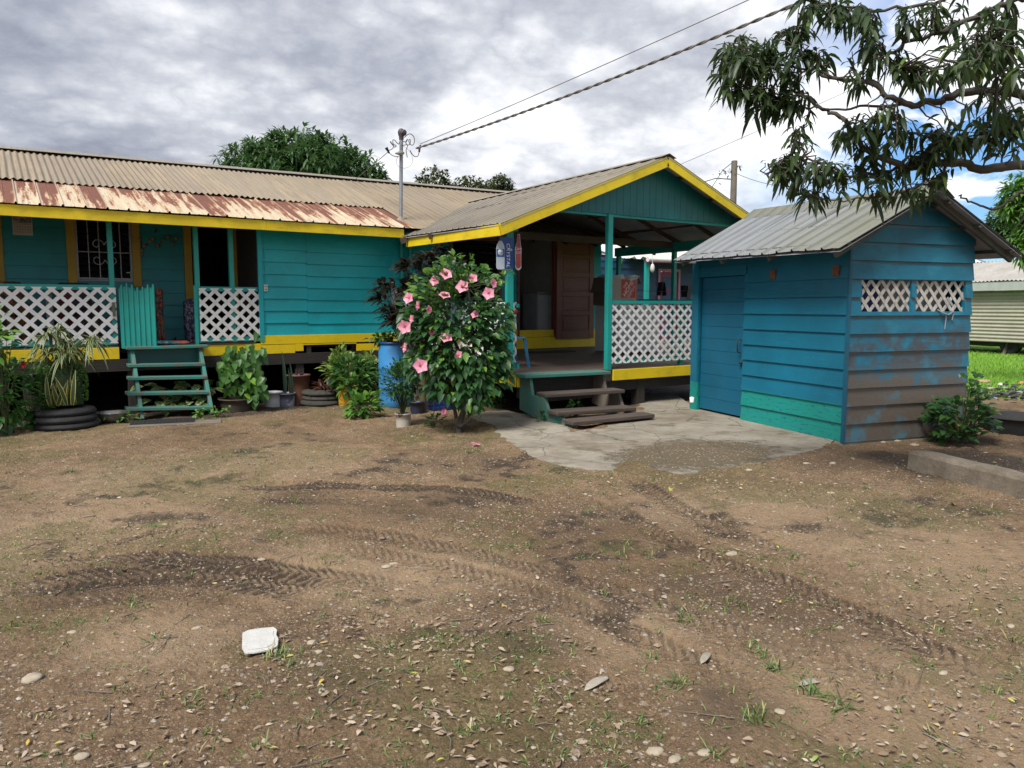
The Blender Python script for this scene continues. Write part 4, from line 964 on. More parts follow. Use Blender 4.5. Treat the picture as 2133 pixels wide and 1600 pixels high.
# ------------------------------------------------------------------ light and sky
world = bpy.data.worlds.new('World'); sc.world = world; world.use_nodes = True
wt = world.node_tree; wt.nodes.clear()
SUN_EL, SUN_AZ = R(54), R(-113)      # azimuth measured from +Y towards +X
class W(NT):
    def __init__(s): s.t = wt; s.out = s.n('ShaderNodeOutputWorld')
t = W()
sky = t.n('ShaderNodeTexSky'); sky.sky_type = 'NISHITA'; sky.sun_disc = False; sky.sun_elevation = SUN_EL; sky.sun_rotation = SUN_AZ; sky.air_density = 1.2; sky.dust_density = 1.0
co_ = t.n('ShaderNodeTexCoord').outputs['Generated']; x, y, z = t.sep(co_)
zz = t.math('MAXIMUM', z, .0); den = t.math('ADD', zz, .36)
u = t.math('DIVIDE', x, den); v = t.math('DIVIDE', y, den)
cmb = t.n('ShaderNodeCombineXYZ'); t.set(cmb.inputs[0], u); t.set(cmb.inputs[1], v); uv = cmb.outputs[0]
mp = t.n('ShaderNodeMapping'); t.set(mp.inputs[0], uv); mp.inputs['Rotation'].default_value = (0, 0, R(25)); mp.inputs['Scale'].default_value = (1.0, 1.08, 1); mp.inputs['Location'].default_value = (1.3, .4, 0)
big = t.noise(mp.outputs[0], 1.05, 2, .5, .1); mid = t.noise(mp.outputs[0], 2.6, 10, .56, .0); wis = t.math('ABSOLUTE', t.math('SUBTRACT', t.noise(mp.outputs[0], 4.6, 8, .55, .0), .5))
# rightness: azimuth towards the thin bright cloud on the right of the yard
rt = t.math('ADD', t.math('MULTIPLY', x, .93), t.math('MULTIPLY', y, -.12))
side = t.step(rt, .25, .95); low = t.step(z, .50, .02)
d = t.math('ADD', t.math('MULTIPLY', big, .55), t.math('MULTIPLY', mid, .45)); d = t.math('ADD', d, t.math('MULTIPLY', t.math('SUBTRACT', wis, .09), .55))
bright = t.math('ADD', d, t.math('ADD', t.math('MULTIPLY', t.math('MULTIPLY', side, low), .24), t.math('MULTIPLY', t.math('POWER', low, 3.0), .07))); bright = t.math('ADD', bright, t.math('MULTIPLY', t.math('SUBTRACT', .5, side), -.03))
cc = t.ramp(bright, [(.37, (.235, .255, .315)), (.44, (.335, .355, .42)), (.50, (.46, .48, .53)), (.565, (.66, .675, .71)), (.63, (.87, .88, .90))])
gap = t.math('MULTIPLY', t.step(t.math('ADD', t.noise(mp.outputs[0], 2.4, 8, .56, .2), t.math('MULTIPLY', side, .13)), .545, .60), t.step(side, .52, .70))
blue = t.n('ShaderNodeBackground'); t.set(blue.inputs[0], t.mix(1.0, sky.outputs[0], (.52, .80, 1.2), 'MULTIPLY')); blue.inputs[1].default_value = .085
cb = t.n('ShaderNodeBackground'); t.set(cb.inputs[0], cc); cb.inputs[1].default_value = .90
mx = t.n('ShaderNodeMixShader'); t.set(mx.inputs[0], t.math('SUBTRACT', 1.0, gap)); wt.links.new(blue.outputs[0], mx.inputs[1]); wt.links.new(cb.outputs[0], mx.inputs[2]); wt.links.new(mx.outputs[0], t.out.inputs[0])
sl = bpy.data.lights.new('sun', 'SUN'); sl.energy = 3.4; sl.angle = R(24); sl.color = (1, .95, .87)
so = bpy.data.objects.new('sun', sl); COL.objects.link(so)
sdv = V((math.sin(SUN_AZ) * math.cos(SUN_EL), math.cos(SUN_AZ) * math.cos(SUN_EL), math.sin(SUN_EL)))
so.rotation_euler = (-sdv).to_track_quat('-Z', 'Y').to_euler(); so.location = (0, 0, 30)
sc.view_settings.view_transform = 'Standard'; sc.view_settings.look = 'None'; sc.view_settings.exposure = 0.66; sc.view_settings.gamma = 1; sc.view_settings.use_curve_mapping = False
# ------------------------------------------------------------------ lettering
def text_mesh(name, body, size, mat, parent, org, ex, ey, n, shear=0, align='CENTER', sx=1.0, off=.002, offset=0):
    # flat lettering laid on a sign: org centre, ex reading direction, ey letter-up direction
    cu = bpy.data.curves.new('lettering', 'FONT'); cu.body = body; cu.size = size; cu.shear = shear; cu.align_x = align; cu.align_y = 'CENTER'; cu.extrude = .0006; cu.offset = offset
    tmp = bpy.data.objects.new('lettering', cu); COL.objects.link(tmp); dg = bpy.context.evaluated_depsgraph_get(); me = bpy.data.meshes.new_from_object(tmp.evaluated_get(dg)); bpy.data.objects.remove(tmp)
    ex, ey, n = V(ex).normalized(), V(ey).normalized(), V(n).normalized(); o3 = V(org) + n * off; pl = V((0, 0, 0)); q = parent
    while q is not None: pl += q.location; q = q.parent
    for v in me.vertices: v.co = o3 + ex * (v.co.x * sx) + ey * v.co.y + n * v.co.z - pl
    me.materials.clear(); me.materials.append(mat); o = bpy.data.objects.new(name, me); COL.objects.link(o); o.parent = parent; return o
WHT = plain('white_print', (.75, .76, .78), .5); DKT = plain('dark_print', (.03, .03, .03), .6)

# ------------------------------------------------------------------ service mast and cables
lo, hi = 11.7, 15
for _ in range(40):
    m = (lo + hi) / 2; p = PY(834, 458, m)
    if p.z > EZ + (m - EY) * .345: lo = m
    else: hi = m
mb_ = p.copy(); MY = mb_.y; top = PY(836, 285, MY)
mast = thing('service_mast', 'grey steel service mast with coiled wires rising from the rusty roof edge', 'mast', mb_ - V((0, 0, .02)))
f = MB(); f.tube([mb_ - V((0, 0, .3)), top], .032, 12); f.build('pipe', M['pipe'], mast)
f = MB(); f.lathe(mb_ - V((0, 0, .03)), [(.09, 0), (.07, .03), (.045, .06), (.036, .09)], 14); f.build('flashing', M['roof_grey'], mast)
f = MB(); f.lathe(top + V((0, 0, -.05)), [(.04, 0), (.042, .05), (.055, .08), (.062, .125), (.05, .165), (.03, .185), (0, .19)], 14); f.lathe(top + V((.02, -.06, .06)), [(.052, -.02), (.056, .0), (.05, .02), (0, .028)], 14, axis=(.35, -.9, -.35)); f.build('weatherhead', plain('aged_weatherhead', (.055, .045, .05), .6, .3, 20), mast)
def mpx(lst, dy=0): return [PY(780 + a / 15.24, 250 + b / 15.24, MY - .05 + dy) for a, b in lst]
def spline(p, k=5):
    p = [np.array(v) for v in p]; return [V(v) for v in smooth_path(p, k)]
f = MB()
for lst in ([(800, 690), (780, 760), (730, 740), (640, 640), (585, 640), (600, 760), (690, 820), (640, 860), (580, 800), (500, 690), (520, 700), (610, 830), (560, 920), (450, 970)],
            [(950, 560), (1040, 470), (1140, 445), (1230, 510), (1270, 640), (1240, 770), (1180, 800), (1110, 740), (1090, 640), (1130, 620), (1140, 720), (1100, 790), (1000, 790), (895, 800), (900, 720), (930, 680), (1000, 700), (1050, 610), (1020, 640), (990, 720), (1050, 820), (1010, 930), (1010, 1030), (1045, 1190)],
            [(480, 1060), (560, 1120), (660, 1160), (770, 1165)], [(1130, 960), (1180, 1060), (1260, 1150), (1340, 1165), (1390, 1120), (1420, 1000)]):
    f.tube(spline(mpx(lst)), .0075, 5)
f.build('coiled_wire', M['cable'], mast)
f = MB(); f.tube(spline(mpx([(850, 1110), (740, 1180), (690, 1320), (760, 1470), (950, 1530), (1130, 1460), (1215, 1300), (1180, 1110), (1080, 950), (900, 820)])), .003, 4); f.build('thin_loop_wire', M['cable'], mast)
for a, b, c in (((370, 880), (430, 980), (470, 1060)), ((1460, 800), (1430, 920), (1420, 1020))):
    f = MB(); q = mpx([a, b, c]); f.tube(q, [.030 if a[0] < 500 else .016, .02, .016], 8); f.build('insulator', M['black'], mast)
f = MB(); q = mpx([(660, 1060), (760, 1060), (860, 1050), (940, 1050)]); f.tube(q, [.012, .03, .045, .015], 8); f.build('clamp', plain('galv_clamp', (.25, .24, .21), .5, .3, 20, .4), mast)
def cable(name, a, b, r, label, sag=.1, strands=1, n=40):
    f = MB(); a, b = V(a), V(b); d = (b - a).normalized(); s1 = d.cross(V((0, 0, 1))).normalized(); s2 = s1.cross(d); L = (b - a).length
    for s in range(strands):
        N_ = n if strands == 1 else int(L / .045)
        p = []
        for i in range(N_ + 1):
            t = i / N_; q = a.lerp(b, t) - V((0, 0, sag * 4 * t * (1 - t)))
            if strands > 1: ph = t * L / .36 * 2 * math.pi + s * 2 * math.pi / strands; q = q + (s1 * math.cos(ph) + s2 * math.sin(ph)) * r
            p.append(q)
        f.tube(p, r, 5)
    return solo(f, name, M['cable'], label, 'cable')
ca = mpx([(1330, 905)])[0]; cable('overhead_cable', ca, PD(1950, -118, 7.5), .011, 'thick twisted overhead cable running from the roof mast up across the sky', .10, 2)
cable('overhead_wire', mpx([(1460, 760)])[0], PD(1950, -180, 7.5), .006, 'thin overhead wire rising above the thick twisted cable', .04)
cable('drop_wire', mpx([(440, 1010)])[0], PD(690, 412, 19), .006, 'thin wire dropping from the mast left towards the roof ridge', .02)
cable('far_wire', PD(1300, 392, 20), PD(2180, 2, 14), .006, 'thin wire rising behind the porch gable into the tree branches', .05)
# utility pole far behind
pb_ = PD(1521, 640, 34); pb_.z = 0; pt = PD(1520, 341, 34)
pole = thing('utility_pole', 'weathered utility pole with a creeper on top far behind the porch roof', 'utility pole', pb_)
f = MB(); f.tube([pb_, V((pb_.x, pb_.y, pt.z))], [.17, .13], 10); f.build('post', M['gwood'], pole)
f = MB(); tp = V((pb_.x, pb_.y, pt.z))
for dx, dz in ((-.9, -.8), (-.6, -.2), (.3, .15)):
    for k in range(14): f.leaf(tp + RT * (dx * random.random()) + V((0, 0, dz * random.random() - .3)), (random.uniform(-1, 1), random.uniform(-1, 1), random.uniform(-.8, .5)), (0, 0, 1), .2, .08, .3, 2)
f.tube([tp, tp + RT * -.5 + V((0, 0, -.4)), tp + RT * -1.0 + V((0, 0, -1.2))], .015, 4)
f.build('creeper', leafmat('creeper_leaf', (.03, .05, .015), (.06, .09, .03)), pole)
f = MB(); f.tube([tp + V((0, 0, -.8)), tp + RT * -.8 + V((0, 0, -.75)), tp + RT * -1.3 + V((0, 0, -.9))], .03, 6); f.lathe(tp + RT * -1.5 + V((0, 0, -1.0)), [(.02, .12), (.22, .03), (.2, -.03), (0, -.04)], 10); f.build('lamp_arm', M['pipe'], pole)
cable('pole_wire', tp + V((0, 0, -.5)), PD(1700, 385, 36), .012, 'sagging wire leaving the utility pole to the right behind the branches', .3)

# ------------------------------------------------------------------ signs on the porch post
y0 = PFY - .035
def sp_(a, b, dy=0): return PY(1010 + a / 16, 480 + b / 16, y0 + dy)
sg = thing('bottled_water_sign', 'blue board sign showing a water bottle, on the left porch post', 'sign', sp_(680, 1300))
f = MB(); f.prism([sp_(490, 200), sp_(650, 1290), sp_(965, 1320), sp_(975, 250)][::1] if 0 else [sp_(490, 200), sp_(975, 250), sp_(965, 1320), sp_(440, 1270)], (0, -1, 0), .006); f.build('board', plain('sign_blue', (.012, .05, .24), .3, .25, 3), sg)
f = MB(); f.prism([sp_(a, b, -.003) for a, b in ((480, 350), (570, 350), (640, 500), (660, 620), (655, 1270), (620, 1300), (430, 1300), (390, 1250), (390, 620), (400, 500))], (0, -1, 0), .006); bt = f.build('bottle_panel', plain('bottle_print', (.46, .52, .60), .35, .12, 9), sg)
f = MB(); f.prism([sp_(a, b, -.005) for a, b in ((393, 620), (655, 625), (652, 885), (391, 880))], (0, -1, 0), .001); f.build('bottle_label', plain('label_blue', (.03, .10, .33), .35), sg)
f = MB(); c = sp_(525, 735, -.0065); f.lathe(c, [(.043, -.0005), (.043, .0005), (0, .0007)], 18, axis=(0, -1, 0)); f.build('label_badge', WHT, sg)
text_mesh('label_lettering', 'Crystal', .028, plain('blue_print', (.05, .12, .35), .5), sg, c, (1, 0, 0), (0, 0, 1), (0, -1, 0), .3, off=.0012)
text_mesh('sign_lettering', 'CRYSTAL', .078, WHT, sg, sp_(775, 830, -.0015), (0, 0, -1), (1, 0, 0), (0, -1, 0), .15, 'CENTER', 1.02, .001)
f = MB(); c = sp_(880, 650, -.002); f.lathe(c, [(.018, -.0005), (.018, .0005), (0, .0007)], 14, axis=(0, -1, 0)); f.build('drop_mark', plain('pale_mark', (.35, .45, .62), .4), sg)
sg = thing('cola_bottle_sign', 'red cutout sign shaped like a curvy cola bottle, right edge of the porch post', 'sign', sp_(1120, 1320))
out = [(1085, 130), (1165, 120), (1185, 400), (1222, 640), (1210, 900), (1215, 1240), (1160, 1325), (1080, 1325), (1015, 1230), (1030, 1050), (1010, 850), (1015, 560), (1070, 400)]
f = MB(); f.prism([sp_(a, b, -.018) for a, b in out], (0, -1, 0), .006); f.build('backing', plain('sign_white', (.55, .52, .50), .5), sg)
f = MB(); f.prism([sp_(a * .84 + 1115 * .16 + 0, 140 + (b - 120) * .93, -.0195) for a, b in out], (0, -1, 0), .001); f.build('bottle_print', plain('cola_red', (.30, .022, .03), .35, .35, 4), sg)
f = MB(); f.prism([sp_(a, b, -.0212) for a, b in ((1030, 755), (1190, 740), (1190, 780), (1180, 1020), (1195, 1180), (1130, 1265), (1040, 1225), (1060, 1040), (1030, 850))], (0, -1, 0), .001); f.build('lower_print', plain('cola_red_light', (.42, .055, .06), .35, .25, 4), sg)
text_mesh('sign_lettering', 'Coca-\nCola', .05, WHT, sg, sp_(1115, 670, -.022), (1, 0, .12), (-.12, 0, 1), (0, -1, 0), .35, off=.0012)

# ------------------------------------------------------------------ things on the gabled porch
FY = 10.55; fl = lambda y: DZ0 + (DZ1 - DZ0) * (y - PFY) / (HY - PFY)
x0 = PY(1239, 640, FY + .68).x; x1 = PY(1372, 640, FY).x
fz = thing('chest_freezer', 'white chest freezer with rusty lower edge behind the porch lattice', 'freezer', ((x0 + x1) / 2, FY + .35, fl(FY)))
f = MB(); f.box((x0, FY, fl(FY) + .03), (x1, FY + .68, 1.50)); f.build('cabinet', plain('freezer_enamel', (.40, .41, .44), .4, .1, 3, 0, 0, None, .3, (.25, .2, .15)), fz, .02)
f = MB(); f.box((x0 - .01, FY - .015, 1.505), (x1 + .01, FY + .69, 1.585)); f.build('lid', plain('freezer_lid', (.46, .47, .49), .4), fz, .02)
f = MB(); f.box((x1 - .7, FY - .03, 1.50), (x1 - .5, FY - .015, 1.54)); f.build('handle', M['black'], fz)
bx = thing('cardboard_box', 'open printed cardboard box wrapped in clear plastic on the freezer lid', 'box', (0, 0, 0))
c0, c1 = PY(1274, 629, FY + .05), PY(1327, 628, FY + .05); hb_ = 1.585; tp_ = PY(1300, 574, FY + .05).z
bx.location = ((c0.x + c1.x) / 2, FY + .25, hb_)
f = MB(); t_ = .006; a, b, y_, Y_ = c0.x, c1.x, FY + .04, FY + .46
f.box((a, y_, hb_), (b, y_ + t_, tp_)); f.box((a, Y_, hb_), (b, Y_ + t_, tp_)); f.box((a, y_ + t_, hb_), (a + t_, Y_, tp_)); f.box((b - t_, y_ + t_, hb_), (b, Y_, tp_)); f.box((a + t_, y_ + t_, hb_), (b - t_, Y_, hb_ + t_)); f.build('carton', plain('pale_card', (.40, .34, .31), .8, .1, 4), bx)
f = MB(); f.hexa([(b, y_, tp_ - .005), (b, Y_, tp_ - .005), (b + .006, Y_, tp_), (b + .006, y_, tp_)], [(b + .10, y_, tp_ - .15), (b + .10, Y_, tp_ - .15), (b + .106, Y_, tp_ - .145), (b + .106, y_, tp_ - .145)]); f.build('flap', plain('card', (.20, .14, .11), .8), bx)
f = MB(); xr_ = b - .15
lw = (b - a) * .56; lx = b - .055 - lw; lz0 = hb_ + (tp_ - hb_) * .25; lz1 = lz0 + lw * .98
f.box((lx, y_ - .0015, lz0), (lx + lw, y_ - .0005, lz1)); f.build('logo_square', plain('logo_orange', (.48, .055, .035), .6), bx)
cx_ = lx + lw / 2; cz_ = (lz0 + lz1) / 2; e1, e2 = V((.62, 0, .78)), V((-.78, 0, .62))
for s, w_, sz in (('THE', .095, .075), ('HOME', .0, .125), ('DEPOT', -.10, .085)): text_mesh('logo_lettering', s, sz, WHT, bx, V((cx_, y_ - .0015, cz_)) + e2 * w_, e1, e2, (0, -1, 0), .0, off=.001)
text_mesh('slogan_lettering', 'How doers\nget more done', .062, DKT, bx, (cx_ - .01, y_ - .0005, hb_ + .055), (1, 0, 0), (0, 0, 1), (0, -1, 0), off=.001)
f = MB(); f.box((b - .035, y_ - .0015, hb_ + .002), (b - .002, y_ - .0005, tp_ - .06)); f.build('orange_stripe', plain('stripe_orange', (.45, .06, .045), .6), bx)
f = MB(); rows = []
for i in range(9):
    u_ = i / 8; rows.append([V((a - .01 + (b - a + .06) * u_, y_ - .006 - .01 * math.sin(u_ * 9), tp_ + .008 - .012 * math.sin(u_ * 14))), V((a - .01 + (b - a + .06) * u_, y_ - .012, tp_ - .03 - .06 * math.sin(u_ * 3.1) - .02 * math.sin(u_ * 11)))])
f.grid(rows); g = NT('clear_film'); g.set(g.b.inputs['Transmission Weight'], .75); f.build('plastic_wrap', g.done((.75, .77, .8), .12), bx)
f = MB(); a2, b2 = PY(1236, 600, FY + .45).x, PY(1268, 600, FY + .1).x
f.box((a2, FY + .05, 1.587), (b2 + .05, FY + .45, PY(1250, 577, FY + .1).z)); f.hexa([(a2 - .006, FY + .05, 2.04), (a2, FY + .05, 2.04), (a2, FY + .45, 2.04), (a2 - .006, FY + .45, 2.04)], [(a2 - .07, FY + .05, 1.82), (a2 - .064, FY + .05, 1.82), (a2 - .064, FY + .45, 1.82), (a2 - .07, FY + .45, 1.82)])
solo(f, 'cardboard_box', plain('brown_card', (.075, .052, .042), .85), 'plain brown cardboard box with a drooping flap beside the printed carton', 'box')
st0 = PZ(1100, 766, fl(9.28) + .0); sl_ = thing('plastic_stool', 'blue plastic stool on the porch deck behind the left post', 'stool', st0 + V((-.17, .17, 0)))
bp = plain('worn_blue_plastic', (.03, .15, .28), .4, .2, 12); z0 = st0.z; cc = st0 + V((-.17, .17, 0))
f = MB(); f.hexa([cc + V((sx * .16, sy * .16, .44)) for sx, sy in ((-1, -1), (1, -1), (1, 1), (-1, 1))], [cc + V((sx * .145, sy * .145, .47)) for sx, sy in ((-1, -1), (1, -1), (1, 1), (-1, 1))]); f.build('seat', bp, sl_, .01)
for sx in (-1, 1):
    for sy in (-1, 1):
        f = MB(); f.bar(cc + V((sx * .13, sy * .13, .44)), cc + V((sx * .18, sy * .18, 0)), .045, .03, up=(0, 1, 0)); f.build('leg', bp, sl_, .004)
f = MB(); m0 = PZ(1060, 732, .70); f.box((8.15, 11.3, .703), (9.1, 11.75, .712)); solo(f, 'door_mat', M['black'], 'dark flat door mat on the deck before the open doorway', 'mat')
fr = thing('refrigerator', 'pale grey refrigerator standing inside the open porch doorway', 'refrigerator', (8.98, 12.9, .92)); xa_, xb_ = PY(1121, 650, 12.65).x, PY(1146, 650, 12.65).x
f = MB(); f.box((xa_, 12.68, .925), (xa_ + .42, 13.2, 1.82)); f.build('body', plain('grey_enamel', (.42, .44, .48), .4), fr, .01)
f = MB(); f.box((xa_ - .01, 12.66, 1.825), (xa_ + .43, 13.22, 1.86)); f.build('top', plain('grey_top', (.34, .35, .37), .5), fr)
f = MB(); f.box((xa_, 12.64, .99), (xa_ + .42, 12.675, 1.80)); dd_ = f.build('door', plain('grey_door', (.48, .50, .54), .4), fr, .008)

# ------------------------------------------------------------------ things on the long porch
f = MB(); p0, p1 = PY(24, 444, RY - .04), PY(69, 491, RY - .04); f.box((p0.x, RY - .038, p1.z), (p1.x, RY - .032, p0.z))
cal = thing('wall_calendar', 'faded paper calendar hanging on the dark porch wall left of the window', 'calendar', ((p0.x + p1.x) / 2, RY - .04, p1.z)); f.build('sheet', plain('old_paper', (.40, .36, .35), .8), cal)
f = MB(); f.box((p0.x + .01, RY - .042, p0.z - .14), (p1.x - .01, RY - .039, p0.z - .01)); f.build('picture', plain('calendar_picture', (.20, .19, .20), .7, .9, 22), cal)
f = MB()
for i in range(5):
    for j in range(7): xx = p0.x + .03 + j * (p1.x - p0.x - .06) / 6; zz = p1.z + .04 + i * .038; f.box((xx - .010, RY - .0405, zz), (xx + .010, RY - .039, zz + .014))
DG = f; DG.build('date_grid', plain('grey_ink', (.22, .2, .2), .8), cal)
sh = thing('shell_hanging', 'drooping string of dried shells hung as a wall ornament right of the window', 'wall hanging', PY(330, 540, RY - .06)); f = MB()
pts = [(292, 497), (300, 512), (312, 503), (318, 498), (328, 512), (340, 500), (350, 494), (360, 508), (366, 497)]
f.tube([PY(a, b, RY - .05) for a, b in pts], .006, 5); f.tube([PY(294, 500, RY - .05), PY(295, 532, RY - .05)], .005, 4); f.tube([PY(326, 476, RY - .05), PY(323, 486, RY - .05)], .012, 5); f.build('string', plain('brown_twine', (.07, .05, .035), .9), sh)
f = MB()
for k, (a, b) in enumerate(pts + [(295, 522), (295, 530)]): f.blob(PY(a, b, RY - .06), (.035, .02, .03), k, 7, 4)
f.build('shell', plain('dull_shell', (.17, .14, .10), .6), sh)
def drape(name, label, cat, pxl, pxr, pyt, pyb, y, mat, depth=.25, seed=1):
    f = MB(); a = PY(pxl, pyt, y); b = PY(pxr, pyt, y); zb = PY((pxl + pxr) / 2, pyb, y).z; rows = []; uvs = []; rn = random.Random(seed)
    for i in range(11):
        t = i / 10; row = []; uv = []
        for j in range(13):
            u_ = j / 12; sw_ = .04 * math.sin(u_ * 11 + seed) * (.3 + t); ph = math.sin(u_ * math.pi)
            row.append(V((a.x + (b.x - a.x) * (u_ + .04 * math.sin(t * 5 + seed)), y + sw_ - depth * .3 * ph, a.z + (zb - a.z) * t + .05 * ph * (1 - t)))); uv.append((u_, t))
        rows.append(row); uvs.append(uv)
    f.grid(rows, uvs); o = solo(f, name, mat, label, cat); s_ = o.modifiers.new('thick', 'SOLIDIFY'); s_.thickness = .02; return o
def cloth(name, cols, scale=14):
    t = NT(name); c = t.voro(t.pos(), scale, 'F1', 'Color'); r_, g_, b_ = t.sep(c); return t.done(t.ramp(t.math('ADD', t.math('MULTIPLY', r_, .6), t.math('MULTIPLY', t.noise(t.pos(), scale * 1.5, 4), .5)), [(i / (len(cols) - 1) * .6 + .2, c_) for i, c_ in enumerate(cols)], 'CONSTANT'), .85)
drape('patterned_cloth', 'dark red and black patterned cloth over a chair back beside the gate', 'cloth', 318, 336, 606, 708, HY + .35, cloth('red_black_cloth', [(.02, .02, .025), (.10, .08, .06), (.03, .025, .03), (.30, .05, .02), (.04, .03, .03)], 24), .4, 2)
drape('patterned_cloth', 'blue and white flowered cloth hanging by the porch door', 'cloth', 384, 410, 628, 722, HY + .5, cloth('blue_white_cloth', [(.02, .025, .07), (.05, .07, .16), (.02, .02, .05), (.22, .2, .25), (.08, .03, .05)], 30), .4, 3)
f = MB()
for k in range(6): f.blob(PY(325 + k * 11, 716.5, HY + .1) + V((0, 0, .02)), (.11, .10, .035), 30 + k, 10, 5)
solo(f, 'folded_towel', cloth('striped_towel', [(.35, .45, .45), (.05, .25, .30), (.45, .09, .06), (.5, .5, .48)], 6), 'crumpled red and pale blue towel on the landing behind the gate', 'towel')
for k, px in enumerate((362, 386)):
    f = MB(); c = PY(px, 703, HY + .6); c.z = 1.0; f.blob(c + V((0, 0, .02)), (.12, .055, .022), k, 12, 4, 0, .08); f.tube([c + V((.0, -.05, .02)), c + V((.03, 0, .07)), c + V((.0, .05, .02))], .012, 5)
    solo(f, 'slipper', M['black'], ('dark slipper lying on the porch floor nearer the gate', 'dark slipper lying on the porch floor nearer the blue cloth')[k], 'slipper')
def chairbox(x0, x1, y0, mat, name, label):
    o = thing(name, label, 'armchair', ((x0 + x1) / 2, y0 + .35, FLZ)); 
    f = MB(); f.box((x0 + .14, y0 + .02, FLZ + .12), (x1 - .14, y0 + .60, FLZ + .42)); f.build('seat', mat, o, .05)
    f = MB(); f.box((x0 + .05, y0 + .60, FLZ + .12), (x1 - .05, y0 + .80, FLZ + .92)); f.build('backrest', mat, o, .05)
    for a_ in (x0, x1 - .14): f = MB(); f.box((a_, y0, FLZ + .05), (a_ + .14, y0 + .6, FLZ + .62)); f.build('armrest', mat, o, .04)
chairbox(.66, 1.22, HY + .30, cloth('red_chair_fabric', [(.05, .04, .05), (.14, .02, .02), (.03, .03, .06), (.10, .07, .04)], 7), 'armchair', 'dark red and blue armchair behind the lattice under the barred window')
chairbox(-.55, .35, HY + .30, cloth('brown_chair_fabric', [(.20, .075, .02), (.11, .045, .02), (.05, .04, .025), (.24, .10, .03)], 6), 'armchair', 'orange brown armchair behind the lattice at the far left')
f = MB(); q = PY(104, 660, HY + .18); f.box((q.x - .04, HY + .17, FLZ), (q.x + .04, HY + .25, 1.83)); solo(f, 'bare_plank', wood('whitewashed_wood', (.22, .20, .18), (.45, .43, .41)), 'pale whitewashed plank standing behind the left lattice', 'plank')

# ------------------------------------------------------------------ containers along the house
def bucket(name, label, px, py, rb, rt_, h, mat, cat='bucket', rim=True, y=None, handle=False):
    c = PZ(px, py, 0) if y is None else V((PY(px, py, y).x, y, 0)); c.z = GH(c.x, c.y) - .01
    o = thing(name, label, cat, c)
    f = MB(); prof = [(rb, 0), (rb + (rt_ - rb) * .5, h * .5), (rt_, h - .02)] + ([(rt_ + .012, h - .02), (rt_ + .012, h)] if rim else [(rt_, h)]) + [(rt_ - .01, h), (rt_ - .015, h - .05)]
    f.lathe(c, prof, 24); f.build('body', mat, o)
    f = MB(); f.lathe(c + V((0, 0, h - .06)), [(rt_ - .012, 0), (rt_ * .5, .015), (0, .02)], 16, capb=False); f.build('soil', M['soil'], o)
    return o, c
wb, wbc = bucket('bucket', 'white plastic bucket between the heart-leaved plant and the blue-grey bucket', 568, 840, .125, .15, .24, plain('white_bucket', (.52, .53, .56), .45, .12, 8, 0, 0, None, .4, (.25, .22, .2)), y=11.95)
def painted(name, base, spot):
    t = NT(name); n = t.noise(t.pos(), 7, 3, .5); return t.done(t.mix(t.step(n, .56, .6), base, spot), .6)
gb, gbc = bucket('bucket', 'blue-grey bucket with pale painted blotches holding sword-leaved plants', 597, 838, .115, .135, .23, painted('blotched_paint', (.10, .105, .15), (.32, .34, .40)), y=11.88)
rb__, rbc = bucket('bucket', 'tall reddish brown plastic pot beside the stacked tyres', 623, 832, .15, .18, .50, plain('brown_pot', (.13, .055, .035), .55, .25, 4), y=12.02)
ybk, ybc = bucket('bucket', 'yellow bucket half hidden by bright green leaves', 725, 838, .14, .16, .32, plain('orange_yellow_bucket', (.55, .27, .012), .5, .2, 6), y=11.25)
wp, wpc = bucket('paint_tin', 'small rusty white paint tin holding a thin leafy rose', 840, 886, .095, .10, .19, painted('flaking_white_tin', (.40, .37, .32), (.12, .09, .07)), 'tin', y=9.0)
dk, dkc = bucket('pot', 'dark brown pot under the heart-leaved plant', 495, 850, .22, .27, .22, plain('muddy_pot', (.055, .042, .03), .8, .3, 9), 'pot', y=11.72)
nb_, nbc = bucket('pot', 'small dark blue pot on the ground behind the paint tin', 868, 865, .09, .10, .2, plain('navy_pot', (.015, .02, .045), .5), 'pot', y=9.9)
f = MB(); q = V((PY(882, 865, 9.9).x + .02, 9.95, 0)); f.tube([q - V((0, 0, .1)), q + V((0, 0, .58))], [.055, .05], 10); solo(f, 'wooden_stump', wood('mossy_stake', (.06, .05, .02), (.15, .12, .05)), 'short mossy brown stake standing behind the pink flowering shrub', 'stake')
bc = V((PY(826, 835, 10.75).x, 10.75, 0)); hB = PY(826, 712, 10.75).z
br = thing('plastic_barrel', 'big blue open-topped plastic barrel behind the flowering shrub', 'barrel', bc)
f = MB(); rB = .27; f.lathe(bc, [(rB - .03, 0), (rB - .005, .04), (rB, .12), (rB, .30), (rB + .008, .32), (rB, .34), (rB, .60), (rB + .008, .62), (rB, .64), (rB, hB - .14), (rB - .02, hB - .06), (rB - .025, hB - .03), (rB - .02, hB - .03)], 36, capb=False); f.build('body', plain('blue_barrel_plastic', (.035, .20, .46), .4, .18, 2.5, 0, 0, None, .2, (.05, .10, .16)), br)
f = MB(); f.lathe(bc + V((0, 0, hB)), [(rB - .035, -.035), (rB - .01, -.035), (rB + .004, -.02), (rB + .004, 0), (rB - .02, .004), (rB - .035, -.01)], 36, capb=False); f.build('rim', plain('dark_blue_rim', (.01, .06, .22), .4), br)
f = MB(); f.lathe(bc + V((0, 0, hB - .12)), [(rB - .02, 0), (0, .0)], 24, capb=False); f.build('water', plain('dark_water', (.01, .012, .014), .05), br)
f = MB(); f.lathe(bc, [(rB - .04, hB - .1), (rB - .035, hB - .03)], 24, capb=False); f.build('inner_wall', plain('inner_blue', (.01, .07, .22), .5), br)
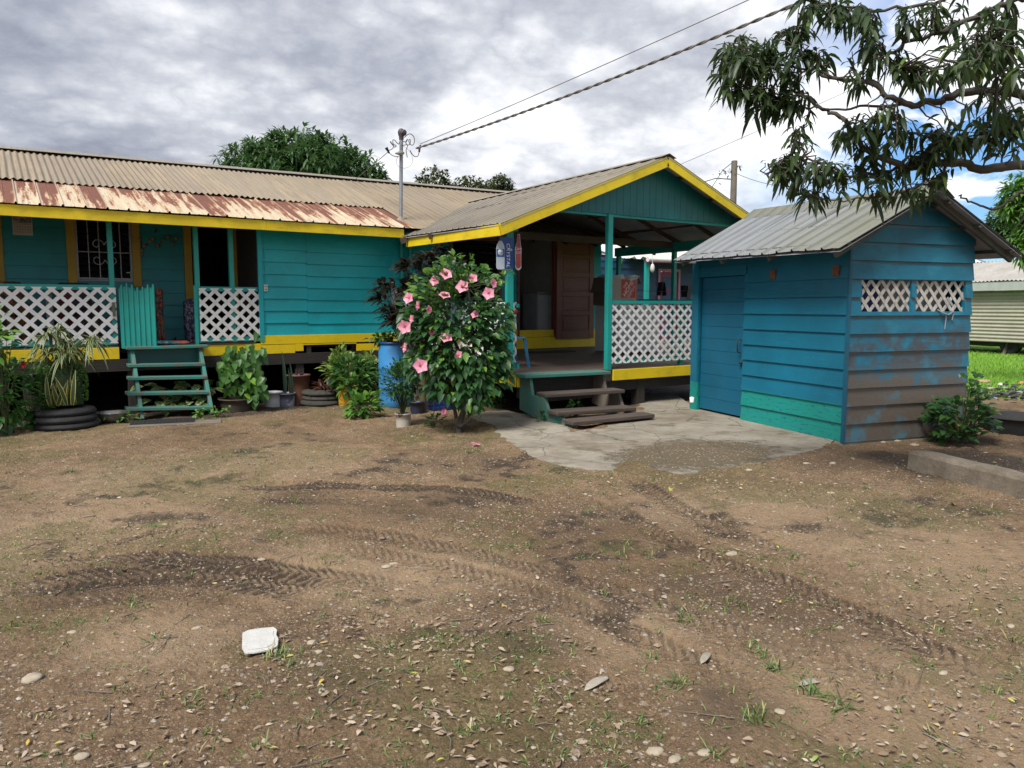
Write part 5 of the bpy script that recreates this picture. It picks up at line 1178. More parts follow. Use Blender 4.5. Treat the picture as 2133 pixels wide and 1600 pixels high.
def tyre(mb, c, R_, w, z, jit=0):
    prof = [(R_ - .16, .02), (R_ - .10, .0), (R_ - .02, .015), (R_, .05), (R_, w - .05), (R_ - .02, w - .015), (R_ - .10, w), (R_ - .16, w - .02)]
    mb.lathe(V(c) + V((random.uniform(-.02, .02), random.uniform(-.02, .02), z)), prof, 40, capb=False)
tc = V((PY(135, 880, 11.35).x, 11.35, 0)); tp1 = thing('tyre_planter', 'planter of stacked black tyres holding striped plants, left of the steps', 'planter', tc)
for k in range(3):
    f = MB(); tyre(f, tc, .40 - .008 * k, .105, k * .085 - .02); f.build('tyre', M['black'], tp1)
f = MB(); f.lathe(tc + V((0, 0, .21)), [(.36, 0), (.2, .03), (0, .04)], 20, capb=False); f.build('soil', M['soil'], tp1)
t2 = V((PY(672, 838, 11.78).x, 11.78, 0)); tp2 = thing('tyre_planter', 'planter of old mossy tyres holding reddish rosettes, beside the brown pot', 'planter', t2)
for k in range(3):
    f = MB(); tyre(f, t2, .345 - .008 * k, .10, k * .08 - .02); f.build('tyre', plain('mossy_tyre', (.030, .029, .024), .85, .35, 9, 0, .004, None, .5, (.075, .07, .05)), tp2)
f = MB(); f.lathe(t2 + V((0, 0, .20)), [(.30, 0), (.2, .02), (0, .03)], 20, capb=False); f.build('soil', M['soil'], tp2)
f = MB(); c = V((PY(690, 800, 11.85).x, 11.85, .25)); f.lathe(c, [(.08, 0), (.11, .2), (.115, .2), (.105, .19), (.08, .15)], 18, axis=(.25, 0, 1)); solo(f, 'pot', plain('bluish_white_pot', (.42, .44, .50), .5), 'tilted pale pot resting on the mossy tyres', 'pot')
c = PZ(237, 878, 0); f = MB(); f.lathe(c + V((0, 0, .0)), [(.10, 0), (.15, .02), (.19, .07), (.205, .125), (.215, .13), (.205, .132), (.195, .12), (.18, .06), (.12, .025), (0, .02)], 32, capb=False); f.face([c + V((.10 * math.cos(k * .4189), .10 * math.sin(k * .4189), .0)) for k in range(15)][::-1])
solo(f, 'metal_basin', plain('dull_aluminium', (.30, .29, .28), .35, .25, 9, .7), 'round dented metal basin on the ground beside the steps', 'basin')
a, b = PZ(265, 893), PZ(461, 883); d = (b - a).normalized(); n = V((-d.y, d.x, 0)); f = MB(); L_ = (b - a).length
f.hexa([a, b, b + n * .26, a + n * .26], [a + V((0, 0, .025)), b + V((0, 0, .022)), b + n * .26 + V((0, 0, .028)), a + n * .26 + V((0, 0, .03))]); solo(f, 'ground_plank', M['gwood'], 'split grey plank lying flat on the dirt before the turquoise steps', 'plank', None, .004)
f = MB(); a2 = a + d * .02 + n * .12 + V((0, 0, .032)); Lm = L_ * .68; Wm = .34
for i in range(17):
    o_ = a2 + d * (Lm * i / 16); f.bar(o_, o_ + n * Wm, .010, .012)
for i in range(13):
    o_ = a2 + n * (Wm * i / 12); f.bar(o_ + V((0, 0, .001)), o_ + d * Lm + V((0, 0, .001)), .012, .012)
solo(f, 'rubber_mat', M['black'], 'black perforated rubber mat lying on the grey plank', 'mat')
f = MB(); c = PY(912, 820, 9.6); c = V((PY(905, 820, 9.9).x, 9.9, 0)); a = c; w_, d_, h_ = .42, .34, .30
for zz in (0.02, .10, .18, .26):
    f.box((a.x, a.y, zz), (a.x + w_, a.y + .012, zz + .035)); f.box((a.x, a.y + d_, zz), (a.x + w_, a.y + d_ + .012, zz + .035)); f.box((a.x - .012, a.y, zz), (a.x, a.y + d_, zz + .035)); f.box((a.x + w_, a.y, zz), (a.x + w_ + .012, a.y + d_, zz + .035))
for k in range(6):
    f.box((a.x + k * w_ / 5 - .01, a.y - .004, 0), (a.x + k * w_ / 5 + .01, a.y - .001, h_)); f.box((a.x - .016, a.y + k * d_ / 5 - .01, 0), (a.x - .013, a.y + k * d_ / 5 + .01, h_)); f.box((a.x + w_ + .013, a.y + k * d_ / 5 - .01, 0), (a.x + w_ + .016, a.y + k * d_ / 5 + .01, h_))
f.box((a.x, a.y + .013, .01), (a.x + w_, a.y + d_, .02)); solo(f, 'plastic_crate', plain('navy_crate', (.008, .025, .13), .45), 'dark blue slatted crate under the porch corner behind the shrub', 'crate')
f = MB(); f.tube([PZ(1441, 838, 0) + V((0, 0, z)) for z in (0, .3, .62)], [.014, .014, .014], 8); f.lathe(PZ(1441, 838, .62), [(.02, 0), (.022, .05), (0, .055)], 8); solo(f, 'standpipe', M['white'], 'thin white upright pipe at the shed corner by the porch', 'pipe')
# plate on the dirt
f = MB(); c = PZ(541, 1337); out = [(505, 1318), (518, 1312), (545, 1308), (570, 1306), (577, 1312), (575, 1322), (580, 1330), (578, 1345), (560, 1354), (530, 1359), (510, 1360), (504, 1350)]
base = max(GH(*PZ(a, b).xy) for a, b in out) + .008; pts = [PZ(a, b, base + .004) for a, b in out]; f.prism(pts, (0, 0, 1), .006)
inn = [c.lerp(p, .8) + V((0, 0, base + .0075 - c.lerp(p, .8).z)) for p in pts]; f.prism(inn, (0, 0, 1), .003)
solo(f, 'foam_lid', plain('white_foam', (.50, .50, .485), .5, .10, 22, 0, .006, None, .45, (.45, .40, .28)), 'torn white foam food tray lid lying on the bare dirt', 'lid')
# ------------------------------------------------------------------ neighbours behind
NY = 17.0
nbh = thing('neighbour_house', 'blue plank house with pink trim and white roof seen through the porch', 'house', (18, NY, 0))
f = MB(); siding(f, (14.0, NY, 0), Ux, 9.0, .5, 3.0, .2, Nf, [(16.95 - 14, 17.75 - 14, .5, 2.65)]); f.build('wall', paint('navy_wall', (.008, .045, .11), .15), nbh)
pk = plain('magenta_paint', (.24, .02, .10), .5)
f = MB(); f.box((16.87, NY - .06, .5), (16.95, NY, 2.73)); f.box((17.75, NY - .06, .5), (17.83, NY, 2.73)); f.box((16.95, NY - .058, 2.65), (17.75, NY, 2.73)); f.build('door_frame', plain('pale_pink_paint', (.42, .18, .28), .5), nbh)
f = MB(); f.box((16.96, NY - .02, .5), (17.74, NY + .02, 2.64)); d_ = f.build('door', pk, nbh)
f = MB()
for k in range(4): f.box((17.08, NY - .03, .62 + k * .5), (17.62, NY - .021, 1.0 + k * .5))
f.build('door_panels', paint('blue_panel', (.015, .06, .15), .1), d_)
f = MB(); sheet(f, (15.35, NY - 1.1, 2.95), (23, NY - 1.1, 3.05), (23, NY + 2.5, 4.1), (15.35, NY + 2.5, 4.0), .25, .03, 'trap', 2); f.build('roof', plain('cream_roof', (.58, .56, .50), .5), nbh)
f = MB(); f.bar((15.35, NY - 1.05, 2.89), (23, NY - 1.05, 2.98), .03, .14); f.build('fascia', pk, nbh)
f = MB(); f.tube([(15.3, NY - 1.2, 2.90), (23, NY - 1.2, 2.98)], .07, 10); f.build('gutter', plain('white_gutter', (.7, .7, .68), .4), nbh)
for x in (15.45, 20.5):
    f = MB(); f.box((x, NY - 1.0, 0), (x + .12, NY - .9, 2.9)); f.build('porch_post', M['teal_trim'], nbh)
f = MB(); f.box((14.0, NY - 1.0, .4), (23, NY, .5)); f.build('porch_floor', M['gwood'], nbh)
f = MB(); f.box((13.9, NY + .05, 0), (14, NY + 6, 3)); f.build('end_wall', paint('navy_wall_end', (.008, .045, .11), .15), nbh)
n2 = thing('neighbour_house', 'small house with cream ribbed roof and magenta fascia left of the blue house', 'house', (14.5, 19.5, 0))
f = MB(); sheet(f, (12.3, 18.2, 3.25), (16.1, 18.2, 3.2), (15.6, 20.5, 3.95), (12.3, 20.5, 3.95), .3, .03, 'trap', 2); f.build('roof', plain('cream_roof_b', (.60, .58, .52), .5), n2)
f = MB(); f.bar((12.3, 18.2, 3.16), (16.1, 18.2, 3.12), .03, .13); f.build('fascia', pk, n2)
f = MB(); f.box((12.5, 19.0, 0), (15.8, 22, 3.1)); f.build('wall', paint('dark_blue_wall', (.012, .05, .09), .15), n2)
# washing line
la, lb = PD(1290, 603, 15.5), PD(1500, 600, 14.5); wl = cable('washing_line', la, lb, .004, 'washing line strung in the next yard behind the porch rail', .05)
def garment(name, label, cat, x0, x1, yt, yb, mat, d, notch=0, tap=0):
    f = MB(); a, b, c, e = PD(x0, yt, d), PD(x1, yt, d), PD(x1 + tap, yb, d), PD(x0 - tap, yb, d); rows = []
    for i in range(9):
        t = i / 8; row = []
        for j in range(9):
            u = j / 8; p = a.lerp(b, u).lerp(e.lerp(c, u), t); p += FW * (.03 * math.sin(u * 9 + i * .3)); 
            if notch and .42 < u < .58 and t > .55: p.z += .0 + (t - .55) * notch
            row.append(p)
        rows.append(row)
    f.grid(rows); o = solo(f, name, mat, label, cat); s_ = o.modifiers.new('thick', 'SOLIDIFY'); s_.thickness = .012
garment('shorts', 'black shorts pegged on the washing line before the pink door', 'shorts', 1371, 1386, 588, 616, plain('black_cloth', (.012, .012, .016), .9), 15.2, .5, 2)
garment('vest', 'black sleeveless top hanging right of the pink door', 'top', 1417, 1435, 595, 619, plain('black_cloth_b', (.014, .014, .018), .9), 14.9, 0, -4)
garment('shirt', 'grey pleated skirt hanging at the shed end of the washing line', 'skirt', 1434, 1456, 594, 624, plain('grey_cloth', (.24, .24, .27), .9), 14.8, 0, 3)
for k, (px, py, c) in enumerate(((1359, 559, (.55, .55, .52)), (1293, 545, (.02, .12, .05)))):
    f = MB(); p = PD(px, py, 17.5); f.blob(p + V((0, 0, 0)), (.06, .05, .11), k, 10, 6, 0, .12); f.tube([p + V((0, 0, .1)), p + V((0, 0, .35))], .01, 4)
    solo(f, ('hanging_lantern', 'hanging_cloth')[k], plain(('pale_lantern', 'green_cloth')[k], c, .7), ('small pale lantern hanging under the white gutter', 'green cloth hanging from the magenta fascia corner')[k], ('lantern', 'cloth')[k])

# ------------------------------------------------------------------ corrugated hut on wheels to the right
hut = thing('corrugated_hut', 'cream corrugated metal hut on wheels across the lawn', 'hut', (24.5, 9.5, 0))
hd = -V((math.sin(R(14)), math.cos(R(14)), 0)); hA = PD(2080, 712, 25.0) - hd * 4.5; hn = V((hd.y, -hd.x, 0))
if hn.x > 0: hn = -hn
hA.z = 0; zb, zt_ = .40, 2.10
f = MB(); k_ = 14; rows = []; n_ = k_ * 6
for i in range(n_ + 1):
    z = zb + (zt_ - zb) * i / n_; o_ = .016 * math.sin(i / 6 * 2 * math.pi); rows.append([hA + hn * o_ + V((0, 0, z)), hA + hn * o_ + hd * 11 + V((0, 0, z))])
f.grid(rows, None, .5, 0, False); f.build('wall', plain('cream_corrugated', (.36, .34, .285), .55, .1, 2, 0, 0, None, .35, (.22, .19, .13)), hut)
f = MB()
for q0, q1 in ((hA - hn * .03, hA - hn * 2.6), (hA - hn * 2.6, hA - hn * 2.6 + hd * 11), (hA + hd * 11 - hn * .03, hA + hd * 11 - hn * 2.6)):
    f.bar(q0 + V((0, 0, (zb + zt_) / 2)), q1 + V((0, 0, (zb + zt_) / 2)), .03, zt_ - zb)
f.build('rear_wall', plain('cream_wall', (.36, .35, .29), .6), hut)
f = MB(); f.bar(hA + hn * .28 - hd * .3 + V((0, 0, 2.24)), hA + hn * .28 + hd * 11.3 + V((0, 0, 2.24)), .03, .26); f.build('fascia', plain('pale_green_fascia', (.40, .44, .42), .6, .1, 3, 0, 0, None, .3, (.2, .22, .16)), hut)
f = MB(); sheet(f, hA + hn * .32 - hd * .3 + V((0, 0, 2.40)), hA + hn * .32 + hd * 11.3 + V((0, 0, 2.40)), hA - hn * 1.4 + hd * 11.3 + V((0, 0, 3.15)), hA - hn * 1.4 - hd * .3 + V((0, 0, 3.15)), .14, .02, 'sine', 3, .01); f.build('roof', plain('whitish_old_roof', (.33, .32, .30), .7, .15, 2, 0, 0, None, .6, (.22, .19, .17)), hut)
f = MB(); sheet(f, hA - hn * 3.0 + hd * 11.3 + V((0, 0, 2.40)), hA - hn * 3.0 - hd * .3 + V((0, 0, 2.40)), hA - hn * 1.4 - hd * .3 + V((0, 0, 3.15)), hA - hn * 1.4 + hd * 11.3 + V((0, 0, 3.15)), .14, .02, 'sine', 3, .01); f.build('roof', plain('whitish_old_roof_b', (.44, .42, .40), .7, .15, 2), hut)
f = MB(); f.bar(hA - hn * .3 + V((0, 0, .32)), hA - hn * .3 + hd * 11 + V((0, 0, .32)), .12, .16); f.bar(hA - hn * 2.2 + V((0, 0, .32)), hA - hn * 2.2 + hd * 11 + V((0, 0, .32)), .12, .16); f.build('chassis', M['beam'], hut)
for a_ in (4.7, 9.5):
    for b_ in (-.35, -2.1):
        f = MB(); f.lathe(hA + hd * a_ + hn * (b_ + .12) + V((0, 0, .33)), [(.0, .0), (.16, .0), (.18, .03), (.30, .02), (.34, .0), (.34, -.18), (.30, -.2), (0, -.2)], 24, axis=tuple(hn)); f.build('wheel', M['black'], hut)
# blue-roofed house far behind, trestle, litter, ash
far = thing('distant_house', 'pale blue roof edge of a house behind the corrugated hut', 'house', (28, 12, 0)); c = PD(2100, 640, 30); c.z = 0
f = MB(); f.hexa([c + RT * -.6, c + RT * 6, c + RT * 6 + V((3, 5, 0)), c + RT * -.6 + V((3, 5, 0))], [c + RT * -.6 + V((0, 0, 3.2)), c + RT * 6 + V((0, 0, 3.2)), c + RT * 6 + V((3, 5, 3.2)), c + RT * -.6 + V((3, 5, 3.2))]); f.build('wall', plain('white_house_wall', (.5, .5, .48), .7), far)
f = MB(); q = [c + RT * -.9 + V((-.2, -.3, 3.2)), c + RT * 6.3 + V((-.2, -.3, 3.2)), c + RT * 6 + V((1.5, 2.5, 4.2)), c + RT * -.9 + V((1.5, 2.5, 4.2))]; f.hexa([p_ - V((0, 0, .06)) for p_ in q], q); f.build('roof', plain('pale_blue_roof', (.22, .40, .55), .5), far)
tr_ = thing('trestle', 'weathered wooden trestle standing on the lawn before the hut', 'trestle', (0, 0, 0)); c = PZ(2106, 738); tr_.location = c; zt2 = PD(2106, 700, (c - EYE).dot(FW)).z
f = MB(); f.bar(c + V((0, 0, zt2 - .03)) - RT * .15, c + V((0, 0, zt2 - .03)) + RT * 1.6, .10, .06); f.build('beam', M['gwood'], tr_)
for o_ in (0, 1.4):
    for s in (-1, 1): f = MB(); f.bar(c + RT * (o_ + s * .22 - .05) - V((0, 0, .05)), c + RT * (o_ + s * .06) + V((0, 0, zt2 - .06)), .08, .05, up=tuple(FW)); f.build('leg', M['gwood'], tr_)
# ------------------------------------------------------------------ plants
def rv(): return V((random.gauss(0, 1), random.gauss(0, 1), random.gauss(0, 1))).normalized()
L_hib = leafmat('hibiscus_leaf', (.015, .055, .019), (.045, .130, .034), rough=.40, young=(.13, .26, .035))
L_hibt = leafmat('hibiscus_young_leaf', (.07, .17, .025), (.16, .30, .045), rough=.4)
L_dark = leafmat('dark_purple_leaf', (.020, .017, .017), (.045, .046, .030), rough=.35, young=(.06, .03, .03))
L_mid = leafmat('mid_green_leaf', (.018, .065, .016), (.05, .14, .03), rough=.45, young=(.14, .27, .03))
L_brt = leafmat('bright_green_leaf', (.06, .16, .025), (.14, .29, .05), rough=.5)
L_strip = leafmat('cream_striped_leaf', (.02, .06, .018), (.04, .11, .03), edge=(.42, .42, .20), edgew=.60, rib=0)
L_snake = leafmat('yellow_edged_sword_leaf', (.02, .055, .025), (.05, .10, .05), edge=(.45, .38, .08), edgew=.66, rib=0, trans=.1)
L_sword = leafmat('grey_green_sword_leaf', (.03, .07, .045), (.08, .13, .09), rib=0, trans=.08, spots=(.05, .09, .06))
L_spot = leafmat('speckled_leaf', (.05, .12, .03), (.12, .22, .06), spots=(.42, .46, .22), rib=.2)
L_red = leafmat('reddish_bromeliad_leaf', (.05, .02, .015), (.16, .07, .05), rib=0)
L_moses = leafmat('purple_striped_leaf', (.04, .02, .04), (.14, .10, .12), rib=.6)
L_mango = leafmat('mango_leaf', (.018, .040, .014), (.055, .092, .030), rough=.42, trans=.34, young=(.11, .17, .03))
L_mangob = leafmat('distant_mango_leaf', (.028, .078, .026), (.085, .17, .05), rough=.5, trans=.25)
L_far = leafmat('distant_leaf', (.04, .062, .018), (.105, .125, .040), rough=.6, trans=.3, rib=0)
def stemfan(f, base, tips, r0=.006, bend=.15):
    for t in tips:
        b = V(base); t = V(t); m = b.lerp(t, .5) + V((0, 0, (t - b).length * bend)) ; f.tube([b, b.lerp(m, .6), m, t], [r0, r0 * .9, r0 * .8, r0 * .4], 5)
def shrub(name, label, base, cen, rad, n, L, Wd, mat, cat='plant', shape=0, droop=.35, stems=14, trunk=None, shell=.55, seg=3, top=None, topmat=None, out=1.0, seed=0, stem_r=.006, up=.35, curl=0, tiers=1, fold=.25):
    random.seed(seed + 11); base = V(base); cen = V(cen); rad = V(rad)
    o = thing(name, label, cat, base); tips = []; f = MB(); g = MB()
    while len(tips) < n:
        d = rv(); q = random.uniform(shell, 1) ** .6
        lum = 1 + .16 * math.sin(d.x * 5 + seed) + .14 * math.sin(d.z * 6 + d.y * 4 + seed)
        p = cen + V((d.x * rad.x, d.y * rad.y, d.z * rad.z)) * q * lum
        if p.z < base.z + .04: continue
        dr = (d * out + V((0, 0, up)) + rv() * .55).normalized(); s = random.uniform(.7, 1.2)
        mb = g if (topmat and (d.z > .35 and q > .75 and random.random() < (top or .4))) else f
        mb.leaf(p, dr, V((0, 0, 1)) + rv() * .5, L * s, Wd * s, droop, seg, fold, None, 0, shape, curl); tips.append(p)
    f.build('foliage', mat, o)
    if topmat and g.f: g.build('young_leaves', topmat, o)
    h = MB(); stemfan(h, base + V((0, 0, .0)), random.sample(tips, min(stems, len(tips))), stem_r); h.build('stems', M['stem'], o)
    return o, tips
# --- flowering hibiscus in front of the porch
hb0 = PZ(962, 898); hb0.z = 0.0
hc = PD(952, 705, (hb0 - EYE).dot(FW) + .05)
random.seed(41)
hib = thing('hibiscus_bush', 'tall hibiscus bush with pink flowers growing in front of the porch', 'bush', hb0)
hd_ = (hb0 - EYE).dot(FW)
f = MB(); br_ = []
def hp(px, py, dd=0): return PD(px, py, hd_ + dd)
for lst, r in (([(955, 903), (958, 880), (968, 850), (975, 820), (965, 760), (940, 690), (920, 620)], .045), ([(958, 890), (962, 865), (985, 835), (1000, 790), (1010, 720), (1000, 650)], .035), ([(950, 870), (945, 845), (930, 800), (900, 760), (870, 720)], .026), ([(975, 820), (985, 760), (985, 680), (975, 600), (970, 560)], .026)):
    q = [hp(a, b, .1 * math.sin(i * 1.7)) for i, (a, b) in enumerate(lst)]
    if lst[0][1] > 900: q[0].z = -.05
    f.tube(spline(q, 3), [r * (1 - .7 * i / ((len(q) - 1) * 3)) for i in range((len(q) - 1) * 3 + 1)], 8); br_ += q[2:]
f.tube([hp(958, 890, -.02), hp(975, 878, -.1), hp(982, 872, -.12)], [.02, .018, .014], 6)
f.build('trunk', M['bark'], hib)
f = MB(); g = MB(); h = MB(); nleaf = 0
# outline of the crown as (centre px, radius px); dense middle, ragged edge
CL = [(960, 590, 48, 34), (905, 600, 48, 38), (1005, 610, 42, 38), (880, 650, 42, 42), (950, 660, 72, 52), (1025, 660, 34, 48), (905, 720, 52, 48), (980, 730, 72, 58), (880, 762, 32, 28), (940, 780, 58, 40), (1015, 785, 44, 34), (975, 826, 40, 18), (905, 806, 26, 16), (1035, 735, 22, 46), (940, 560, 34, 22), (985, 572, 30, 22), (862, 682, 28, 24)]
for (cx0, cy0, ax, ay) in CL:
    for k in range(int(ax * ay / 8.0)):
        a_ = random.random() * 6.283; q = math.sqrt(random.random()) * 1.04; px, py = cx0 + ax * q * math.cos(a_), cy0 + ay * q * math.sin(a_)
        dd = random.uniform(-.48, .42) * math.sqrt(max(.1, 1 - ((px - 950) / 125) ** 2 * .8)); p = hp(px, py, dd)
        if vnoise(np.array([px / 24.]), np.array([py / 24.]), 5)[0] < .24 and random.random() < .8: continue
        out = (p - hc); out.z *= .6; out = out.normalized(); s = random.uniform(.65, 1.2); up_ = py < 640
        tone = random.random()
        mb = g if ((py < 625 and random.random() < .42) or random.random() < .045) else f
        dr = (out * .9 - FW * .25 + V((0, 0, .25 if up_ else -.12)) + rv() * .7).normalized()
        mb.leaf(p, dr, V((0, 0, 1)) - FW * .5 + rv() * .4, .118 * s, .074 * s, .35, 3, .3, tone, 0, 0); nleaf += 1
        if k % 9 == 0:
            b = min(br_, key=lambda b: (b - p).length); m_ = b.lerp(p, .5) + V((0, 0, .03)); h.tube([b, m_, p], [.008, .006, .003], 5)
for a, b in ((945, 533), (985, 545), (938, 545), (1052, 572), (962, 538), (1060, 560), (795, 745), (850, 610)):
    if a < 830: continue
    p = hp(a, b); 
    for k in range(4): g.leaf(p + rv() * .03, (rv() + V((0, 0, .7))), V((0, 0, 1)), random.uniform(.09, .14), .06, .2, 3)
    h.tube([hp(a + (950 - a) * .25, b + 50), hp(a + (950 - a) * .1, b + 22), p], [.006, .005, .003], 5)
f.build('foliage', L_hib, hib); g.build('young_leaves', L_hibt, hib); h.build('twigs', M['stem'], hib)
pet = NT('pink_petal'); x_, y_, _z = pet.sep(pet.co('UV')); n_ = pet.noise(pet.co('UV', (7, .8, 1)), 2, 3)
pc = pet.mix(pet.step(y_, .05, .30), (.42, .015, .05), pet.mix(pet.step(n_, .35, .65), (.80, .29, .43), (.90, .47, .60))); pet.done(pc, .5)
tr_n = pet.n('ShaderNodeBsdfTranslucent'); pet.set(tr_n.inputs[0], pc); mxs = pet.n('ShaderNodeMixShader'); mxs.inputs[0].default_value = .3
pet.t.links.new(pet.b.outputs[0], mxs.inputs[1]); pet.t.links.new(tr_n.outputs[0], mxs.inputs[2]); pet.t.links.new(mxs.outputs[0], pet.out.inputs[0])
pist = plain('red_pistil', (.55, .10, .08), .5)
def flower(px, py, size, face, dd=-.42, n=5, closed=0.0):
    c = hp(px, py, dd); F_ = (-FW + RT * face[0] + V((0, 0, face[1]))).normalized(); A_ = F_.cross(V((.1, .2, 1))).normalized(); B_ = F_.cross(A_)
    f = MB(); Rp = size * hd_ / FPX
    for k in range(n):
        a_ = 2 * math.pi * k / n + random.uniform(-.1, .1); dr = A_ * math.cos(a_) + B_ * math.sin(a_); sd_ = F_.cross(dr); rows = []; uvs = []
        for i in range(6):
            t = i / 5; w = Rp * .56 * (math.sin(math.pi * min(.93, t * .80 + .13)) ** .7)
            row = []
            for j in range(5):
                u_ = (j - 2) / 2; cup = F_ * (Rp * (.24 * (1 - t) ** 2 * -1 + .05 * t * t + .05 * math.sin(u_ * 5 + k + t * 4) * t + .10 * u_ * u_)) 
                row.append(c + dr * (Rp * t * (1.06 - .14 * u_ * u_) * (1 - closed * .75)) + sd_ * (w * u_) + cup + F_ * (closed * Rp * t * 1.2))
            rows.append(row); uvs.append([((j - 2) / 2 + k * 3.1, t) for j in range(5)])
        f.grid(rows, uvs, k / 5)
    o = f.build('flower', pet.m, hib)
    s = MB(); q = c - F_ * Rp * .35; e = c + F_ * Rp * .85 + V((0, 0, -.006)); s.tube([q, q.lerp(e, .5), e], [.004, .0035, .003], 5)
    for k in range(9): s.blob(q.lerp(e, random.uniform(.55, 1)) + rv() * .007, (.0035, .0035, .0035), k, 5, 3)
    s.build('pistil', pist, o)
    return o
for px, py, sz, fc in ((929, 571, 13, (.3, .5)), (963, 597, 14, (-.2, .35)), (926, 615, 12.5, (.2, 1.1)), (851, 621, 13, (-.4, .2)), (1018, 611, 13, (-.2, -.1)), (1028, 590, 10, (1.4, .1)), (871, 636, 9.5, (-1.5, .1)), (893, 645, 8.5, (1.5, -.2)), (843, 681, 13, (-.35, .1)), (929, 704, 12.5, (.1, .9)), (876, 762, 14.5, (.15, .05)), (844, 724, 9.5, (-1.6, .3)), (858, 664, 8.5, (-1.2, .0))):
    flower(px, py, sz * random.uniform(.85, 1.1), (fc[0] + random.uniform(-.35, .35), fc[1] + random.uniform(-.2, .35)), random.uniform(-.56, -.48))
for px, py in ((905, 585), (985, 580), (900, 690), (990, 655), (955, 740)): flower(px, py, random.uniform(9, 12), (random.uniform(-1, 1), random.uniform(0, 1)), random.uniform(-.46, -.38))
flower(925, 853, 11, (.1, -1.6), -.2, 5, .9)
f = MB(); q = hp(925, 846, -.2); f.tube([q, q + V((0, 0, .06))], .003, 4); f.build('flower_stalk', M['stem'], hib)
# --- dark purple-leaved shrub behind
random.seed(77); c0 = V((PY(880, 640, 10.3).x, 10.3, 0)); dko = thing('dark_leaved_shrub', 'dark purple leaved shrub behind the pink hibiscus, against the turquoise wall', 'shrub', c0)
f = MB(); h = MB(); d3 = (V((c0.x, c0.y, 1.5)) - EYE).dot(FW)
for (px, py) in [(838, 556), (870, 562), (905, 552), (935, 548), (850, 590), (885, 590), (842, 612), (800, 622), (815, 645), (835, 650), (806, 600), (862, 620), (925, 575), (880, 545), (900, 610), (840, 672), (822, 668), (912, 530), (955, 555), (860, 650)]:
    for rep in range(3):
        p = PD(px + random.uniform(-12, 12), py + random.uniform(-8, 8), d3 + random.uniform(-.2, .25)); b = V((c0.x + random.uniform(-.1, .1), c0.y, .2)); m_ = b.lerp(p, .55) + V((0, 0, .1)); h.tube([b, m_, p], [.014, .01, .006], 5)
        for k in range(15):
            dr = (rv() * .8 + (p - m_).normalized() * .8 + RT * (-.5 if px < 850 else 0)).normalized(); s = random.uniform(.7, 1.15)
            f.leaf(p + rv() * .05, dr, V((0, 0, 1)), .23 * s, .078 * s, .5, 4, .3, None, 0, 1)
f.build('foliage', L_dark, dko); h.build('stems', M['bark'], dko)
# --- bushes at the far left
lb_ = V((PY(10, 870, 11.2).x, 11.2, 0))
shrub('leafy_bush', 'dark leafy bush at the left edge below the porch lattice', lb_, lb_ + V((-.05, 0, .50)), (.36, .35, .50), 520, .13, .062, L_mid, 'bush', seed=3, stems=16, up=.15)
q = lb_ + V((.0, -.25, 0)); o_, t_ = shrub('tall_weed', 'thin bright leafed sapling rising before the left lattice panel', q, q + V((-.02, 0, 1.15)), (.17, .14, .40), 75, .13, .075, L_brt, 'sapling', seed=5, stems=16, shell=.1)
q = lb_ + V((.32, .12, 0)); o_, t_ = shrub('red_flowered_plant', 'upright plant with a single red bloom between the left bush and tyre planter', q, q + V((.02, 0, .40)), (.16, .15, .38), 95, .17, .055, L_mid, seed=8, shape=1, up=.6)
f = MB(); c = PY(47, 757, 11.1)
for k in range(9): f.leaf(c, rv() + V((0, -.5, .4)), V((0, 0, 1)), .055, .05, .3, 3)
f.build('flower', plain('red_bloom', (.55, .015, .03), .5), o_)
f = MB(); c = PZ(60, 872); c.y -= .1; f.blob(c + V((0, 0, .09)), (.13, .12, .11), 3, 12, 8, 0, .1); solo(f, 'dry_coconut', plain('brown_husk', (.10, .075, .05), .9, .3, 18), 'round brown coconut husk lying beside the tyre planter', 'coconut')
# --- striped plants in the tyre planter
random.seed(12); sp0 = tc + V((0, 0, .33)); dr_ = thing('striped_dracaena', 'arching cream striped plant spilling over the tyre planter', 'plant', sp0)
f = MB(); h = MB()
for (px, py, n_, dd) in ((103, 700, 26, 0), (135, 718, 40, .1), (112, 735, 34, -.1), (150, 728, 34, .05), (88, 728, 24, 0), (190, 712, 44, .05), (135, 745, 34, -.15), (160, 742, 24, .1), (120, 690, 14, .1)):
    p = PY(px, py, 11.4 + dd); b = sp0 + V((random.uniform(-.1, .1), 0, 0)); h.tube([b, b.lerp(p, .5) + V((0, 0, .08)), p], [.02, .016, .012], 6)
    for k in range(n_):
        a_ = random.random() * 6.283; el = random.uniform(.1, 1.25); d = V((math.cos(a_) * math.cos(el), math.sin(a_) * math.cos(el), math.sin(el))); s = random.uniform(.65, 1.15)
        f.leaf(p, d, V((0, 0, 1)), .34 * s, .036 * s, random.uniform(.6, 1.25), 6, .3, None, 0, 2)
f.build('leaves', L_strip, dr_); h.build('stems', M['stem'], dr_)
sn = thing('snake_plant', 'yellow edged sword leaves standing in front of the clipped green mound', 'plant', tc + V((0, -.15, .3))); f = MB()
for px, h_, ln in ((104, .42, -.05), (112, .36, .12), (122, .30, -.2), (129, .34, .25), (138, .40, -.3), (143, .33, .1), (150, .46, .12), (156, .36, -.1), (118, .26, .3), (134, .26, -.15)):
    p = V((PY(px, 842, 11.18).x, 11.18 + random.uniform(-.06, .08), .30)); f.leaf(p, (ln, random.uniform(-.15, .15), 1), (random.uniform(-.4, .4), -1, 0), h_, .062, 0, 6, .35, None, 0, 2, .06)
f.build('leaves', L_snake, sn)
random.seed(3); hg = thing('clipped_mound', 'small leaved green mound growing inside the tyre planter', 'plant', tc + V((0, .08, .3))); f = MB()
